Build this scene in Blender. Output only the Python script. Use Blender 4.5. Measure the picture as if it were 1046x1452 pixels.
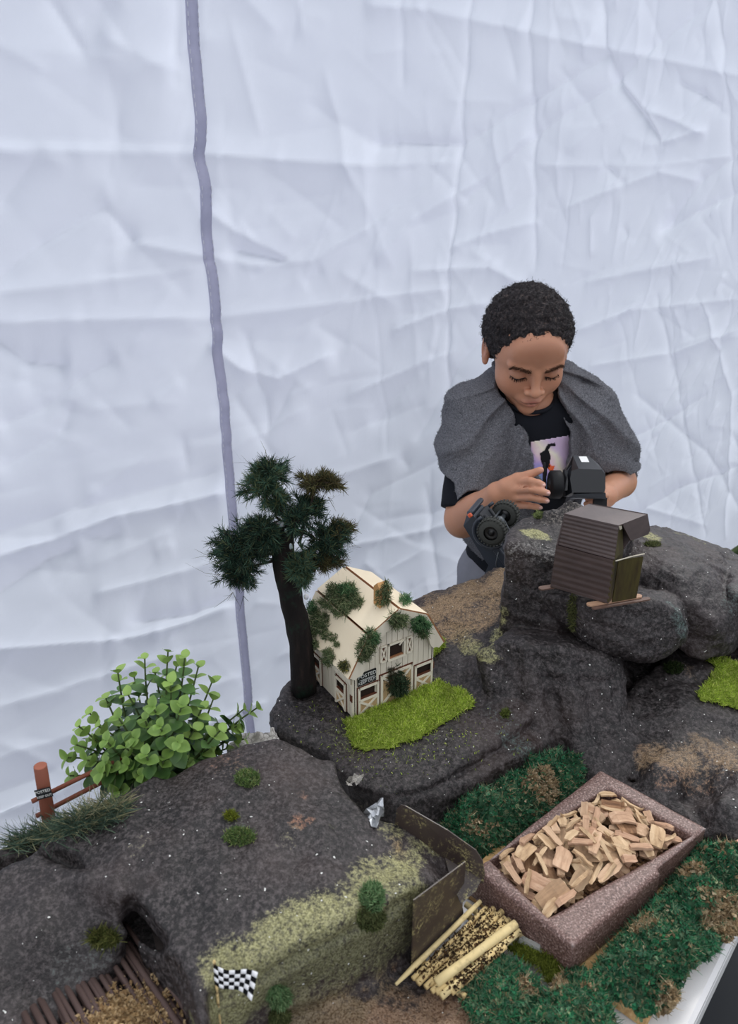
import bpy, bmesh, math, random
import numpy as np
from mathutils import Vector, Matrix, Euler
from mathutils.bvhtree import BVHTree

for _o in list(bpy.data.objects):
    bpy.data.objects.remove(_o, do_unlink=True)
random.seed(7)
RNG = np.random.default_rng(11)
SC = bpy.context.scene
COL = SC.collection

# ---------------------------------------------------------------- camera, sky, light, exposure
CAM_Z, PITCH, FPX = 1.40, math.radians(24.0), 1452 * 26.0 / 36.0
cam_data = bpy.data.cameras.new('camera')
cam_data.sensor_fit = 'VERTICAL'
cam_data.sensor_width = 36.0
cam_data.sensor_height = 36.0
cam_data.lens = 26.0
cam_data.clip_start = 0.02
cam_data.dof.use_dof = True
cam_data.dof.focus_distance = 0.98
cam_data.dof.aperture_fstop = 9.0
cam = bpy.data.objects.new('camera', cam_data)
cam.location = (0, 0, CAM_Z)
cam.rotation_euler = (math.pi / 2 - PITCH, 0, 0)
COL.objects.link(cam)
SC.camera = cam

world = bpy.data.worlds.new('overcast_sky')
SC.world = world
world.use_nodes = True
wn, wl = world.node_tree.nodes, world.node_tree.links
wn.clear()
w_out = wn.new('ShaderNodeOutputWorld')
w_bg = wn.new('ShaderNodeBackground')
w_tc = wn.new('ShaderNodeTexCoord')
w_sep = wn.new('ShaderNodeSeparateXYZ')
w_ramp = wn.new('ShaderNodeValToRGB')
wl.new(w_tc.outputs['Generated'], w_sep.inputs[0])
wl.new(w_sep.outputs['Z'], w_ramp.inputs[0])
w_ramp.color_ramp.elements[0].position = 0.0          # overcast: zenith about three times the horizon
w_ramp.color_ramp.elements[0].color = (0.42, 0.45, 0.53, 1)
w_ramp.color_ramp.elements[1].position = 0.9
w_ramp.color_ramp.elements[1].color = (0.95, 0.98, 1.02, 1)
wl.new(w_ramp.outputs[0], w_bg.inputs['Color'])
w_bg.inputs['Strength'].default_value = 1.0
wl.new(w_bg.outputs[0], w_out.inputs['Surface'])

sun_d = bpy.data.lights.new('sun_behind_tent', 'SUN')          # hazy sun behind the tent wall, filtered by the fabric
sun_d.energy = 2.1
sun_d.angle = math.radians(25)
sun_d.color = (1.0, 0.98, 0.95)
sun = bpy.data.objects.new('sun_behind_tent', sun_d)
sun.rotation_euler = (math.radians(-50), 0, math.radians(-25))
sun.location = (-1, 4, 4)
COL.objects.link(sun)

SC.view_settings.view_transform = 'Standard'
SC.view_settings.look = 'None'
SC.view_settings.gamma = 1.0
SC.view_settings.use_curve_mapping = False
SC.view_settings.exposure = 0.62
SC.cycles.use_denoising = True

# ---------------------------------------------------------------- where a sight line meets a plane
CP, SP = math.cos(PITCH), math.sin(PITCH)
def ray(px, py):
    r = (px - 523.0) / FPX
    u = -(py - 726.0) / FPX
    return np.array([r, CP + u * SP, -SP + u * CP])
def atz(px, py, z):
    d = ray(px, py); t = (z - CAM_Z) / d[2]
    return np.array([0, 0, CAM_Z]) + d * t
def aty(px, py, y):
    d = ray(px, py)
    return np.array([0, 0, CAM_Z]) + d * (y / d[1])

# ---------------------------------------------------------------- numpy noise
def _hash(ix, iy, iz, seed):
    h = (ix.astype(np.int64) * 374761393 + iy.astype(np.int64) * 668265263 + iz.astype(np.int64) * 2147483647 + seed * 974634777)
    h = (h ^ (h >> 13)) * 1274126177 & 0x7fffffff
    h = (h ^ (h >> 16)) & 0xffff
    return h.astype(np.float32) / 32767.5 - 1.0
def vnoise(P, scale, seed=0):
    Q = np.asarray(P, dtype=np.float64) * scale + 1000.37
    I = np.floor(Q); F = Q - I; U = F * F * (3 - 2 * F)
    out = 0
    for dx in (0, 1):
        wx = U[:, 0] if dx else 1 - U[:, 0]
        for dy in (0, 1):
            wy = U[:, 1] if dy else 1 - U[:, 1]
            for dz in (0, 1):
                wz = U[:, 2] if dz else 1 - U[:, 2]
                out = out + wx * wy * wz * _hash(I[:, 0] + dx, I[:, 1] + dy, I[:, 2] + dz, seed)
    return out
def fbm(P, scale, octs=4, seed=0, gain=0.5):
    s, a, n = 0, 1.0, 0
    for k in range(octs):
        s = s + a * vnoise(P, scale * 2.03 ** k, seed + k); n += a; a *= gain
    return s / n
def ridged(P, scale, octs=3, seed=0):
    s, a = 0, 1.0
    for k in range(octs):
        s = s + a * (1 - 2 * np.abs(vnoise(P, scale * 2.1 ** k, seed + k))); a *= 0.5
    return s / 1.75
def sstep(a, b, x):
    t = np.clip((x - a) / (b - a), 0, 1)
    return t * t * (3 - 2 * t)

# ---------------------------------------------------------------- mesh building
def fast_mesh(name, V, F, smooth=True):
    """V (n,3); F (m,k) array or list of index tuples"""
    me = bpy.data.meshes.new(name)
    V = np.asarray(V, dtype=np.float32)
    if isinstance(F, np.ndarray):
        m, k = F.shape
        me.vertices.add(len(V)); me.vertices.foreach_set('co', V.ravel())
        me.loops.add(m * k); me.loops.foreach_set('vertex_index', F.astype(np.int32).ravel())
        me.polygons.add(m)
        me.polygons.foreach_set('loop_start', np.arange(0, m * k, k, dtype=np.int32))
        me.polygons.foreach_set('loop_total', np.full(m, k, dtype=np.int32))
        me.update(calc_edges=True)
        me.validate()
    else:
        me.from_pydata([tuple(map(float, v)) for v in V], [], F)
        me.update()
    me.polygons.foreach_set('use_smooth', np.full(len(me.polygons), smooth))
    return me
def tag(o, label=None, cat=None, group=None, kind=None):
    if label: o['label'] = label
    if cat: o['category'] = cat
    if group: o['group'] = group
    if kind: o['kind'] = kind
    return o
def thing(name, loc, label=None, cat=None, group=None):
    o = bpy.data.objects.new(name, None)
    o.empty_display_size = 0.02
    o.location = Vector([float(c) for c in loc]); COL.objects.link(o)
    return tag(o, label, cat, group)
def wloc(o):
    p = Vector(o.location)
    while o.parent: o = o.parent; p = p + o.location
    return p
def obj(name, V, F, mat, parent=None, smooth=True, loc=None):
    """V in world coordinates; unrotated parents only"""
    V = np.asarray(V, dtype=np.float64)
    if loc is None:
        loc = np.array([(V[:, 0].min() + V[:, 0].max()) / 2, (V[:, 1].min() + V[:, 1].max()) / 2, V[:, 2].min()])
    loc = np.asarray(loc, dtype=np.float64)
    me = fast_mesh(name, V - loc, F, smooth)
    o = bpy.data.objects.new(name, me); COL.objects.link(o)
    if mat: me.materials.append(mat)
    if parent is not None:
        o.parent = parent
        o.location = Vector(loc) - wloc(parent)
    else:
        o.location = Vector(loc)
    return o
def place(name, me, parent, M):
    """link shared mesh with world matrix M, child of an unrotated parent"""
    o = bpy.data.objects.new(name, me); COL.objects.link(o)
    if parent is not None:
        o.parent = parent
        M = Matrix.Translation(-wloc(parent)) @ M
    o.matrix_local = M
    return o
def set_paint(o, rgba):
    a = o.data.color_attributes.new('paint', 'FLOAT_COLOR', 'POINT')
    a.data.foreach_set('color', np.asarray(rgba, dtype=np.float32).ravel())

class MB:
    """collects shapes for one mesh (world coordinates)"""
    def __init__(s): s.V, s.F, s.n = [], [], 0
    def add(s, V, F):
        V = np.asarray(V, dtype=np.float64)
        s.V.append(V); s.F += [tuple(int(i) + s.n for i in f) for f in F]; s.n += len(V); return s
    def box(s, c, sx, sy, sz, R=None, bev=0.0):
        """box with 45 degree chamfered edges; c centre; R 3x3 columns = axes"""
        R = np.eye(3) if R is None else np.asarray(R)
        h = np.array([sx, sy, sz]) / 2
        if bev <= 0:
            P = np.array([[i, j, k] for i in (-1, 1) for j in (-1, 1) for k in (-1, 1)]) * h
            F = [(0, 1, 3, 2), (4, 6, 7, 5), (0, 4, 5, 1), (2, 3, 7, 6), (0, 2, 6, 4), (1, 5, 7, 3)]
        else:
            b = min(bev, h.min() * 0.95)
            pts = []
            for i in (-1, 1):
                for j in (-1, 1):
                    for k in (-1, 1):
                        sg = np.array([i, j, k])
                        for a in range(3):
                            p = (h - b) * sg; p[a] = h[a] * sg[a]; pts.append(p)
            return s.hull(np.asarray(pts) @ R.T + np.asarray(c))
        return s.add(P @ R.T + np.asarray(c), F)
    def hull(s, P):
        bm = bmesh.new()
        vs = [bm.verts.new(p) for p in np.asarray(P)]
        bmesh.ops.convex_hull(bm, input=vs)
        bmesh.ops.dissolve_limit(bm, angle_limit=0.02, verts=bm.verts, edges=bm.edges)
        bad = [v for v in bm.verts if not v.link_faces]
        bmesh.ops.delete(bm, geom=bad, context='VERTS')
        bm.verts.index_update()
        V = [v.co[:] for v in bm.verts]; F = [[v.index for v in f.verts] for f in bm.faces]
        bm.free()
        return s.add(V, F)
    def prism(s, poly, axis_vec, depth):
        """poly: list of 3-D points of a planar outline, swept by axis_vec*depth"""
        P = np.asarray(poly, dtype=float); n = len(P); d = np.asarray(axis_vec, dtype=float) * depth
        V = np.vstack([P, P + d])
        F = [tuple(range(n))[::-1], tuple(range(n, 2 * n))] + [(i, (i + 1) % n, n + (i + 1) % n, n + i) for i in range(n)]
        return s.add(V, F)
    def tube(s, pts, radii, seg=8, cap=True):
        P = np.asarray(pts, dtype=float); n = len(P)
        radii = np.broadcast_to(np.asarray(radii, dtype=float), (n,))
        T = np.gradient(P, axis=0); T /= np.linalg.norm(T, axis=1)[:, None] + 1e-12
        up = np.array([0, 0, 1.0]) if abs(T[0][2]) < 0.9 else np.array([1.0, 0, 0])
        V = []
        a = np.cross(T[0], up); a /= np.linalg.norm(a)
        th = np.arange(seg) * 2 * math.pi / seg
        for i in range(n):
            a = a - T[i] * a.dot(T[i]); a /= np.linalg.norm(a) + 1e-12
            b = np.cross(T[i], a)
            V.append(P[i] + radii[i] * (np.cos(th)[:, None] * a + np.sin(th)[:, None] * b))
        V = np.vstack(V)
        F = [(i * seg + j, i * seg + (j + 1) % seg, (i + 1) * seg + (j + 1) % seg, (i + 1) * seg + j) for i in range(n - 1) for j in range(seg)]
        if cap: F += [tuple(range(seg))[::-1], tuple(range((n - 1) * seg, n * seg))]
        return s.add(V, F)
    def lathe(s, c, axis, prof, seg=24, cap=True):
        """prof list of (t along axis, radius)"""
        ax = np.asarray(axis, dtype=float); ax /= np.linalg.norm(ax)
        P = [np.asarray(c) + ax * t for t, r in prof]
        a = np.cross(ax, [0, 0, 1.0] if abs(ax[2]) < 0.9 else [1.0, 0, 0]); a /= np.linalg.norm(a); b = np.cross(ax, a)
        th = np.arange(seg) * 2 * math.pi / seg
        V = np.vstack([P[i] + prof[i][1] * (np.cos(th)[:, None] * a + np.sin(th)[:, None] * b) for i in range(len(prof))])
        n = len(prof)
        F = [(i * seg + j, i * seg + (j + 1) % seg, (i + 1) * seg + (j + 1) % seg, (i + 1) * seg + j) for i in range(n - 1) for j in range(seg)]
        if cap: F += [tuple(range(seg))[::-1], tuple(range((n - 1) * seg, n * seg))]
        return s.add(V, F)
    def build(s, name, mat, parent=None, smooth=False, loc=None):
        return obj(name, np.vstack(s.V), s.F, mat, parent, smooth, loc)

# ---------------------------------------------------------------- signed distance volumes and surface nets
def smin(a, b, k):
    if k <= 0: return np.minimum(a, b)
    h = np.clip(0.5 + 0.5 * (b - a) / k, 0, 1)
    return b + (a - b) * h - k * h * (1 - h)
def smax(a, b, k): return -smin(-a, -b, k)
class Vol:
    def __init__(s, lo, hi, h):
        s.lo = np.floor(np.asarray(lo, dtype=np.float64) / h) * h; s.h = h
        s.n = np.ceil((np.asarray(hi) - s.lo) / h).astype(int) + 1
        s.d = np.full(s.n, 1.0, dtype=np.float32)
        s.ax = [(s.lo[i] + h * np.arange(s.n[i])).astype(np.float32) for i in range(3)]
    def block(s, lo, hi):
        i0 = np.clip(np.floor((np.asarray(lo) - s.lo) / s.h).astype(int), 0, s.n - 1)
        i1 = np.clip(np.ceil((np.asarray(hi) - s.lo) / s.h).astype(int) + 1, i0 + 1, s.n)
        sl = tuple(slice(a, b) for a, b in zip(i0, i1))
        return sl, s.ax[0][sl[0]][:, None, None], s.ax[1][sl[1]][None, :, None], s.ax[2][sl[2]][None, None, :]
    def op(s, fn, lo=None, hi=None, k=0.0, mode='u'):
        if lo is None: lo, hi = s.lo, s.lo + s.h * s.n
        sl, X, Y, Z = s.block(lo, hi)
        b = fn(X, Y, Z).astype(np.float32); a = s.d[sl]
        s.d[sl] = smin(a, b, k) if mode == 'u' else (smax(a, -b, k) if mode == 's' else smax(a, b, k))
        return s
    def capsule(s, p, q, r0, r1, k=0.01, mode='u'):
        p, q = np.asarray(p, float), np.asarray(q, float); m = max(r0, r1) + 3 * k + 0.02
        L2 = float(((q - p) ** 2).sum()) + 1e-12
        def fn(X, Y, Z):
            t = np.clip(((X - p[0]) * (q[0] - p[0]) + (Y - p[1]) * (q[1] - p[1]) + (Z - p[2]) * (q[2] - p[2])) / L2, 0, 1)
            return np.sqrt((X - p[0] - t * (q[0] - p[0])) ** 2 + (Y - p[1] - t * (q[1] - p[1])) ** 2 + (Z - p[2] - t * (q[2] - p[2])) ** 2) - (r0 + (r1 - r0) * t)
        return s.op(fn, np.minimum(p, q) - m, np.maximum(p, q) + m, k, mode)
    def ellip(s, c, r, R=None, k=0.01, mode='u'):
        c, r = np.asarray(c, float), np.asarray(r, float); R = np.eye(3) if R is None else np.asarray(R)
        m = r.max() + 3 * k + 0.02
        def fn(X, Y, Z):
            x, y, z = X - c[0], Y - c[1], Z - c[2]
            a = [(x * R[0, i] + y * R[1, i] + z * R[2, i]) / r[i] for i in range(3)]
            k0 = np.sqrt(a[0] ** 2 + a[1] ** 2 + a[2] ** 2)
            k1 = np.sqrt((a[0] / r[0]) ** 2 + (a[1] / r[1]) ** 2 + (a[2] / r[2]) ** 2) + 1e-9
            return k0 * (k0 - 1) / k1
        return s.op(fn, c - m, c + m, k, mode)
    def carve(s, other, gap=0.003):
        """take another volume (same voxel size) out of this one, so that the two only touch"""
        o = np.round((other.lo - s.lo) / s.h).astype(int)
        a0 = np.maximum(o, 0); a1 = np.minimum(o + other.n, s.n)
        if (a1 <= a0).any(): return s
        A = tuple(slice(i, j) for i, j in zip(a0, a1)); B = tuple(slice(i - k, j - k) for i, j, k in zip(a0, a1, o))
        s.d[A] = np.maximum(s.d[A], gap - other.d[B]); return s
    def mesh(s):
        return surface_nets(s.d, s.lo, s.h)
    def front(s, x, z):
        """first solid sample along +y at (x, z)"""
        i = int(round((x - s.lo[0]) / s.h)); k = int(round((z - s.lo[2]) / s.h))
        col = s.d[i, :, k]; j = np.argmax(col < 0)
        if j == 0: return None
        return s.lo[1] + s.h * (j - 1 + col[j - 1] / (col[j - 1] - col[j]))
def surface_nets(d, lo, h):
    S = d < 0
    nx, ny, nz = d.shape
    cnt = np.zeros((nx - 1, ny - 1, nz - 1), dtype=np.int8)
    offs = [(i, j, k) for i in (0, 1) for j in (0, 1) for k in (0, 1)]
    for i, j, k in offs: cnt += S[i:nx - 1 + i, j:ny - 1 + j, k:nz - 1 + k]
    mix = np.argwhere((cnt > 0) & (cnt < 8))
    idx = np.full(cnt.shape, -1, dtype=np.int32); idx[mix[:, 0], mix[:, 1], mix[:, 2]] = np.arange(len(mix))
    val = {o: d[mix[:, 0] + o[0], mix[:, 1] + o[1], mix[:, 2] + o[2]] for o in offs}
    acc = np.zeros((len(mix), 3)); num = np.zeros(len(mix))
    for a in offs:
        for ax in range(3):
            if a[ax]: continue
            b = list(a); b[ax] = 1; b = tuple(b)
            va, vb = val[a], val[b]; m = (va < 0) != (vb < 0)
            t = np.where(m, va / np.where(m, va - vb, 1), 0)
            p = np.tile(np.array(a, float), (len(mix), 1)); p[:, ax] += t
            acc += p * m[:, None]; num += m
    V = lo + h * (mix + acc / num[:, None])
    F = []
    for ax in range(3):
        o1, o2 = [(1, 2), (2, 0), (0, 1)][ax]
        sl0 = [slice(None)] * 3; sl1 = [slice(None)] * 3
        sl0[ax] = slice(0, -1); sl1[ax] = slice(1, None)
        for sgn in (True, False):
            A, B = S[tuple(sl0)], S[tuple(sl1)]
            e = np.argwhere((A & ~B) if sgn else (~A & B))
            e = e[(e[:, o1] > 0) & (e[:, o2] > 0) & (e[:, o1] < d.shape[o1] - 1) & (e[:, o2] < d.shape[o2] - 1)]
            def cell(d1, d2):
                c = e.copy(); c[:, o1] -= d1; c[:, o2] -= d2
                return idx[c[:, 0], c[:, 1], c[:, 2]]
            q = np.stack([cell(1, 1), cell(0, 1), cell(0, 0), cell(1, 0)], 1)
            if not sgn: q = q[:, ::-1]
            F.append(q)
    return V, np.vstack(F)
def hull_planes(P):
    bm = bmesh.new()
    vs = [bm.verts.new(p) for p in np.asarray(P, dtype=float)]
    bmesh.ops.convex_hull(bm, input=vs)
    bmesh.ops.dissolve_limit(bm, angle_limit=0.06, verts=bm.verts, edges=bm.edges)
    out = []
    c = np.asarray(P, float).mean(0)
    for f in bm.faces:
        f.normal_update()
        n = np.array(f.normal); q = np.array(f.calc_center_median())
        if n.dot(q - c) < 0: n = -n
        out.append((n, n.dot(q)))
    bm.free()
    return out
def hull_sdf(P, k=0.012):
    pl = hull_planes(P)
    def fn(X, Y, Z):
        d = None
        for n, c in pl:
            v = n[0] * X + n[1] * Y + n[2] * Z - c
            d = v if d is None else smax(d, v, k)
        return np.broadcast_to(d, np.broadcast(X, Y, Z).shape)
    P = np.asarray(P)
    return fn, P.min(0) - 0.03, P.max(0) + 0.03
def poly2d(poly, X, Y):
    """signed distance to a closed polygon, negative inside"""
    P = np.asarray(poly, float)[:, :2]
    d = np.full(np.broadcast(X, Y).shape, 1e9); s = np.ones(d.shape)
    for i in range(len(P)):
        a, b = P[i], P[i - 1]
        e = b - a; wx, wy = X - a[0], Y - a[1]
        t = np.clip((wx * e[0] + wy * e[1]) / (e @ e + 1e-12), 0, 1)
        bx, by = wx - e[0] * t, wy - e[1] * t
        d = np.minimum(d, bx * bx + by * by)
        c1, c2, c3 = Y >= a[1], Y < b[1], e[0] * wy > e[1] * wx
        s = np.where((c1 & c2 & c3) | (~c1 & ~c2 & ~c3), -s, s)
    return s * np.sqrt(d)
def rbf(pts):
    """height surface through (x, y, z) points"""
    P = np.asarray(pts, float); n = len(P)
    D = np.linalg.norm(P[:, None, :2] - P[None, :, :2], axis=2)
    A = np.zeros((n + 3, n + 3)); A[:n, :n] = D + 1e-4 * np.eye(n)
    A[:n, n] = 1; A[:n, n + 1:] = P[:, :2]; A[n, :n] = 1; A[n + 1:, :n] = P[:, :2].T
    w = np.linalg.solve(A, np.concatenate([P[:, 2], [0, 0, 0]]))
    def fn(X, Y):
        z = w[n] + w[n + 1] * X + w[n + 2] * Y
        for i in range(n): z = z + w[i] * np.sqrt((X - P[i, 0]) ** 2 + (Y - P[i, 1]) ** 2)
        return z
    return fn
def slab_sdf(poly, H, zb, slope=0.15, k=0.014):
    def fn(X, Y, Z):
        h = H(X, Y); p = poly2d(poly, X[:, :, 0], Y[:, :, 0])[:, :, None]
        d = smax((Z - h) * 0.92, p - slope * np.maximum(h - Z, 0), k)
        return np.maximum(d, zb - Z)
    return fn

# ---------------------------------------------------------------- materials
def srgb(r, g, b):
    f = lambda c: (c / 255 / 12.92) if c / 255 <= 0.04045 else ((c / 255 + 0.055) / 1.055) ** 2.4
    return (f(r), f(g), f(b))
class NT:
    def __init__(s, name):
        s.m = bpy.data.materials.new(name); s.m.use_nodes = True
        s.t = s.m.node_tree; s.n = s.t.nodes; s.l = s.t.links
        s.b = s.n['Principled BSDF']; s.out = s.n['Material Output']
        s.tc = s.n.new('ShaderNodeTexCoord').outputs['Object']
    def noise(s, scale, detail=3, rough=0.55, vec=None, out='Fac'):
        n = s.n.new('ShaderNodeTexNoise'); n.inputs['Scale'].default_value = scale
        n.inputs['Detail'].default_value = detail; n.inputs['Roughness'].default_value = rough
        s.l.new(vec or s.tc, n.inputs['Vector']); return n.outputs[out]
    def voro(s, scale, feature='F1', out='Distance', vec=None):
        n = s.n.new('ShaderNodeTexVoronoi'); n.feature = feature; n.inputs['Scale'].default_value = scale
        s.l.new(vec or s.tc, n.inputs['Vector']); return n.outputs[out]
    def ramp(s, fac, stops):
        n = s.n.new('ShaderNodeValToRGB'); e = n.color_ramp.elements
        while len(e) < len(stops): e.new(0.5)
        for el, (p, c) in zip(e, stops):
            el.position = p; el.color = (*c, 1) if len(c) == 3 else c
        s.l.new(fac, n.inputs[0]); return n.outputs[0]
    def mix(s, fac, a, b, mode='MIX'):
        n = s.n.new('ShaderNodeMix'); n.data_type = 'RGBA'; n.blend_type = mode
        for sock, v in ((n.inputs[0], fac), (n.inputs[6], a), (n.inputs[7], b)):
            if hasattr(v, 'is_output'): s.l.new(v, sock)
            elif isinstance(v, (int, float)): sock.default_value = v
            else: sock.default_value = (*v, 1)
        return n.outputs[2]
    def math(s, op, a, b=0.5, clamp=False):
        n = s.n.new('ShaderNodeMath'); n.operation = op; n.use_clamp = clamp
        for sock, v in ((n.inputs[0], a), (n.inputs[1], b)):
            if hasattr(v, 'is_output'): s.l.new(v, sock)
            else: sock.default_value = v
        return n.outputs[0]
    def mapping(s, scale, rot=(0, 0, 0)):
        n = s.n.new('ShaderNodeMapping'); n.inputs['Scale'].default_value = scale; n.inputs['Rotation'].default_value = rot
        s.l.new(s.tc, n.inputs['Vector']); return n.outputs[0]
    def attr(s, name, out='Color'):
        n = s.n.new('ShaderNodeAttribute'); n.attribute_name = name; return n.outputs[out]
    def bump(s, h, strength=0.3, dist=0.002):
        n = s.n.new('ShaderNodeBump'); n.inputs['Strength'].default_value = strength; n.inputs['Distance'].default_value = dist
        s.l.new(h, n.inputs['Height']); s.l.new(n.outputs[0], s.b.inputs['Normal']); return n
    def done(s, color=None, rough=0.6, spec=0.3, metal=0.0):
        if color is not None:
            if hasattr(color, 'is_output'): s.l.new(color, s.b.inputs['Base Color'])
            else: s.b.inputs['Base Color'].default_value = (*color, 1)
        if hasattr(rough, 'is_output'): s.l.new(rough, s.b.inputs['Roughness'])
        else: s.b.inputs['Roughness'].default_value = rough
        s.b.inputs['Specular IOR Level'].default_value = spec
        s.b.inputs['Metallic'].default_value = metal
        return s.m
def simple(name, c, rough=0.6, spec=0.3, var=0.15, scale=60, bump=0.0, bscale=200, metal=0.0):
    t = NT(name)
    n = t.noise(scale, 3)
    col = t.mix(n, tuple(x * (1 - var) for x in c), tuple(min(1, x * (1 + var)) for x in c))
    if bump: t.bump(t.noise(bscale, 4), bump, 0.001)
    return t.done(col, rough, spec, metal)
def painted(name, var=0.35, scale=400, rough=0.9, bump=0.3, bscale=600, transl=0.0):
    """colour of each strand or flake from the mesh's 'paint' attribute"""
    t = NT(name)
    a = t.attr('paint')
    n = t.noise(scale, 2)
    col = t.mix(t.math('MULTIPLY', n, var * 1.6, True), a, (0, 0, 0))
    t.done(col, rough, 0.15)
    tr = t.n.new('ShaderNodeBsdfTranslucent'); t.l.new(col, tr.inputs['Color'])
    mx = t.n.new('ShaderNodeMixShader'); mx.inputs[0].default_value = 0.3
    t.l.new(t.b.outputs[0], mx.inputs[1]); t.l.new(tr.outputs[0], mx.inputs[2]); t.l.new(mx.outputs[0], t.out.inputs['Surface'])
    return t.m
# ================================================================ SETTING
# ---- tent wall: a crumpled white sheet standing obliquely behind the table
WO = np.array([0.0, 1.55, 0.0]); WD = np.array([0.7809, 0.6247, 0.0]); WN = np.array([0.6247, -0.7809, 0.0])  # WN faces the table
def wallpt(px, py):
    d = ray(px, py); o = np.array([0, 0, CAM_Z])
    t = (WO - o).dot(WN) / d.dot(WN)
    p = o + d * t
    return (p - WO).dot(WD), p[2]
def tent_fabric():
    t = NT('white_tent_fabric')
    n1 = t.noise(5, 3)
    col = t.mix(n1, srgb(222, 222, 240), srgb(236, 236, 248))
    weave = t.n.new('ShaderNodeTexWave'); weave.inputs['Scale'].default_value = 260; weave.inputs['Distortion'].default_value = 1.5
    t.l.new(t.tc, weave.inputs['Vector'])
    h = t.math('ADD', t.math('MULTIPLY', weave.outputs['Fac'], 0.05), t.math('ADD', t.math('MULTIPLY', t.noise(60, 5), .8), t.noise(34, 5, .6, t.mapping((1, 1, .14)))))
    t.bump(h, 0.2, 0.005)
    m = t.done(col, 0.42, 0.35)
    tr = t.n.new('ShaderNodeBsdfTranslucent'); tr.inputs['Color'].default_value = (*srgb(222, 228, 240), 1)
    mx = t.n.new('ShaderNodeMixShader'); mx.inputs[0].default_value = 0.45
    t.l.new(t.b.outputs[0], mx.inputs[1]); t.l.new(tr.outputs[0], mx.inputs[2]); t.l.new(mx.outputs[0], t.out.inputs['Surface'])
    return m
M_TENT = tent_fabric()
WS0, WS1, WZ1, WH = -1.25, 2.10, 2.45, 0.0054
ws = np.arange(WS0, WS1, WH); wz = np.arange(0.0, WZ1, WH)
SS, ZZ = np.meshgrid(ws, wz, indexing='ij')
WALLD = np.zeros(SS.shape)
def crease(pts, a, w=0.03, px=True, step=0.0):
    """a fold line: sharp cusp of height a (towards the viewer), fading over w to both sides; step adds a one-sided lap"""
    Q = [wallpt(*p) if px else p for p in pts]
    for (s0, z0), (s1, z1) in zip(Q[:-1], Q[1:]):
        L = math.hypot(s1 - s0, z1 - z0) + 1e-9
        m = 4 * w
        i0, i1 = np.searchsorted(ws, [min(s0, s1) - m, max(s0, s1) + m]); k0, k1 = np.searchsorted(wz, [min(z0, z1) - m, max(z0, z1) + m])
        if i1 <= i0 or k1 <= k0: continue
        X, Z = SS[i0:i1, k0:k1], ZZ[i0:i1, k0:k1]
        ex, ez = (s1 - s0) / L, (z1 - z0) / L
        u = (X - s0) * ex + (Z - z0) * ez; v = -(X - s0) * ez + (Z - z0) * ex
        end = np.clip(np.minimum(u, L - u) / (0.25 * L + 0.01) + 0.55, 0, 1)
        end = end * end * (3 - 2 * end)
        prof = np.exp(-np.abs(v) / w)
        if step: prof = prof + step * np.where(v > 0, np.exp(-v / (2.5 * w)), 0)
        WALLD[i0:i1, k0:k1] += a * end * prof * np.exp(-(np.maximum(0, np.maximum(-u, u - L)) / w) ** 2)
mm = 0.001
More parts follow.
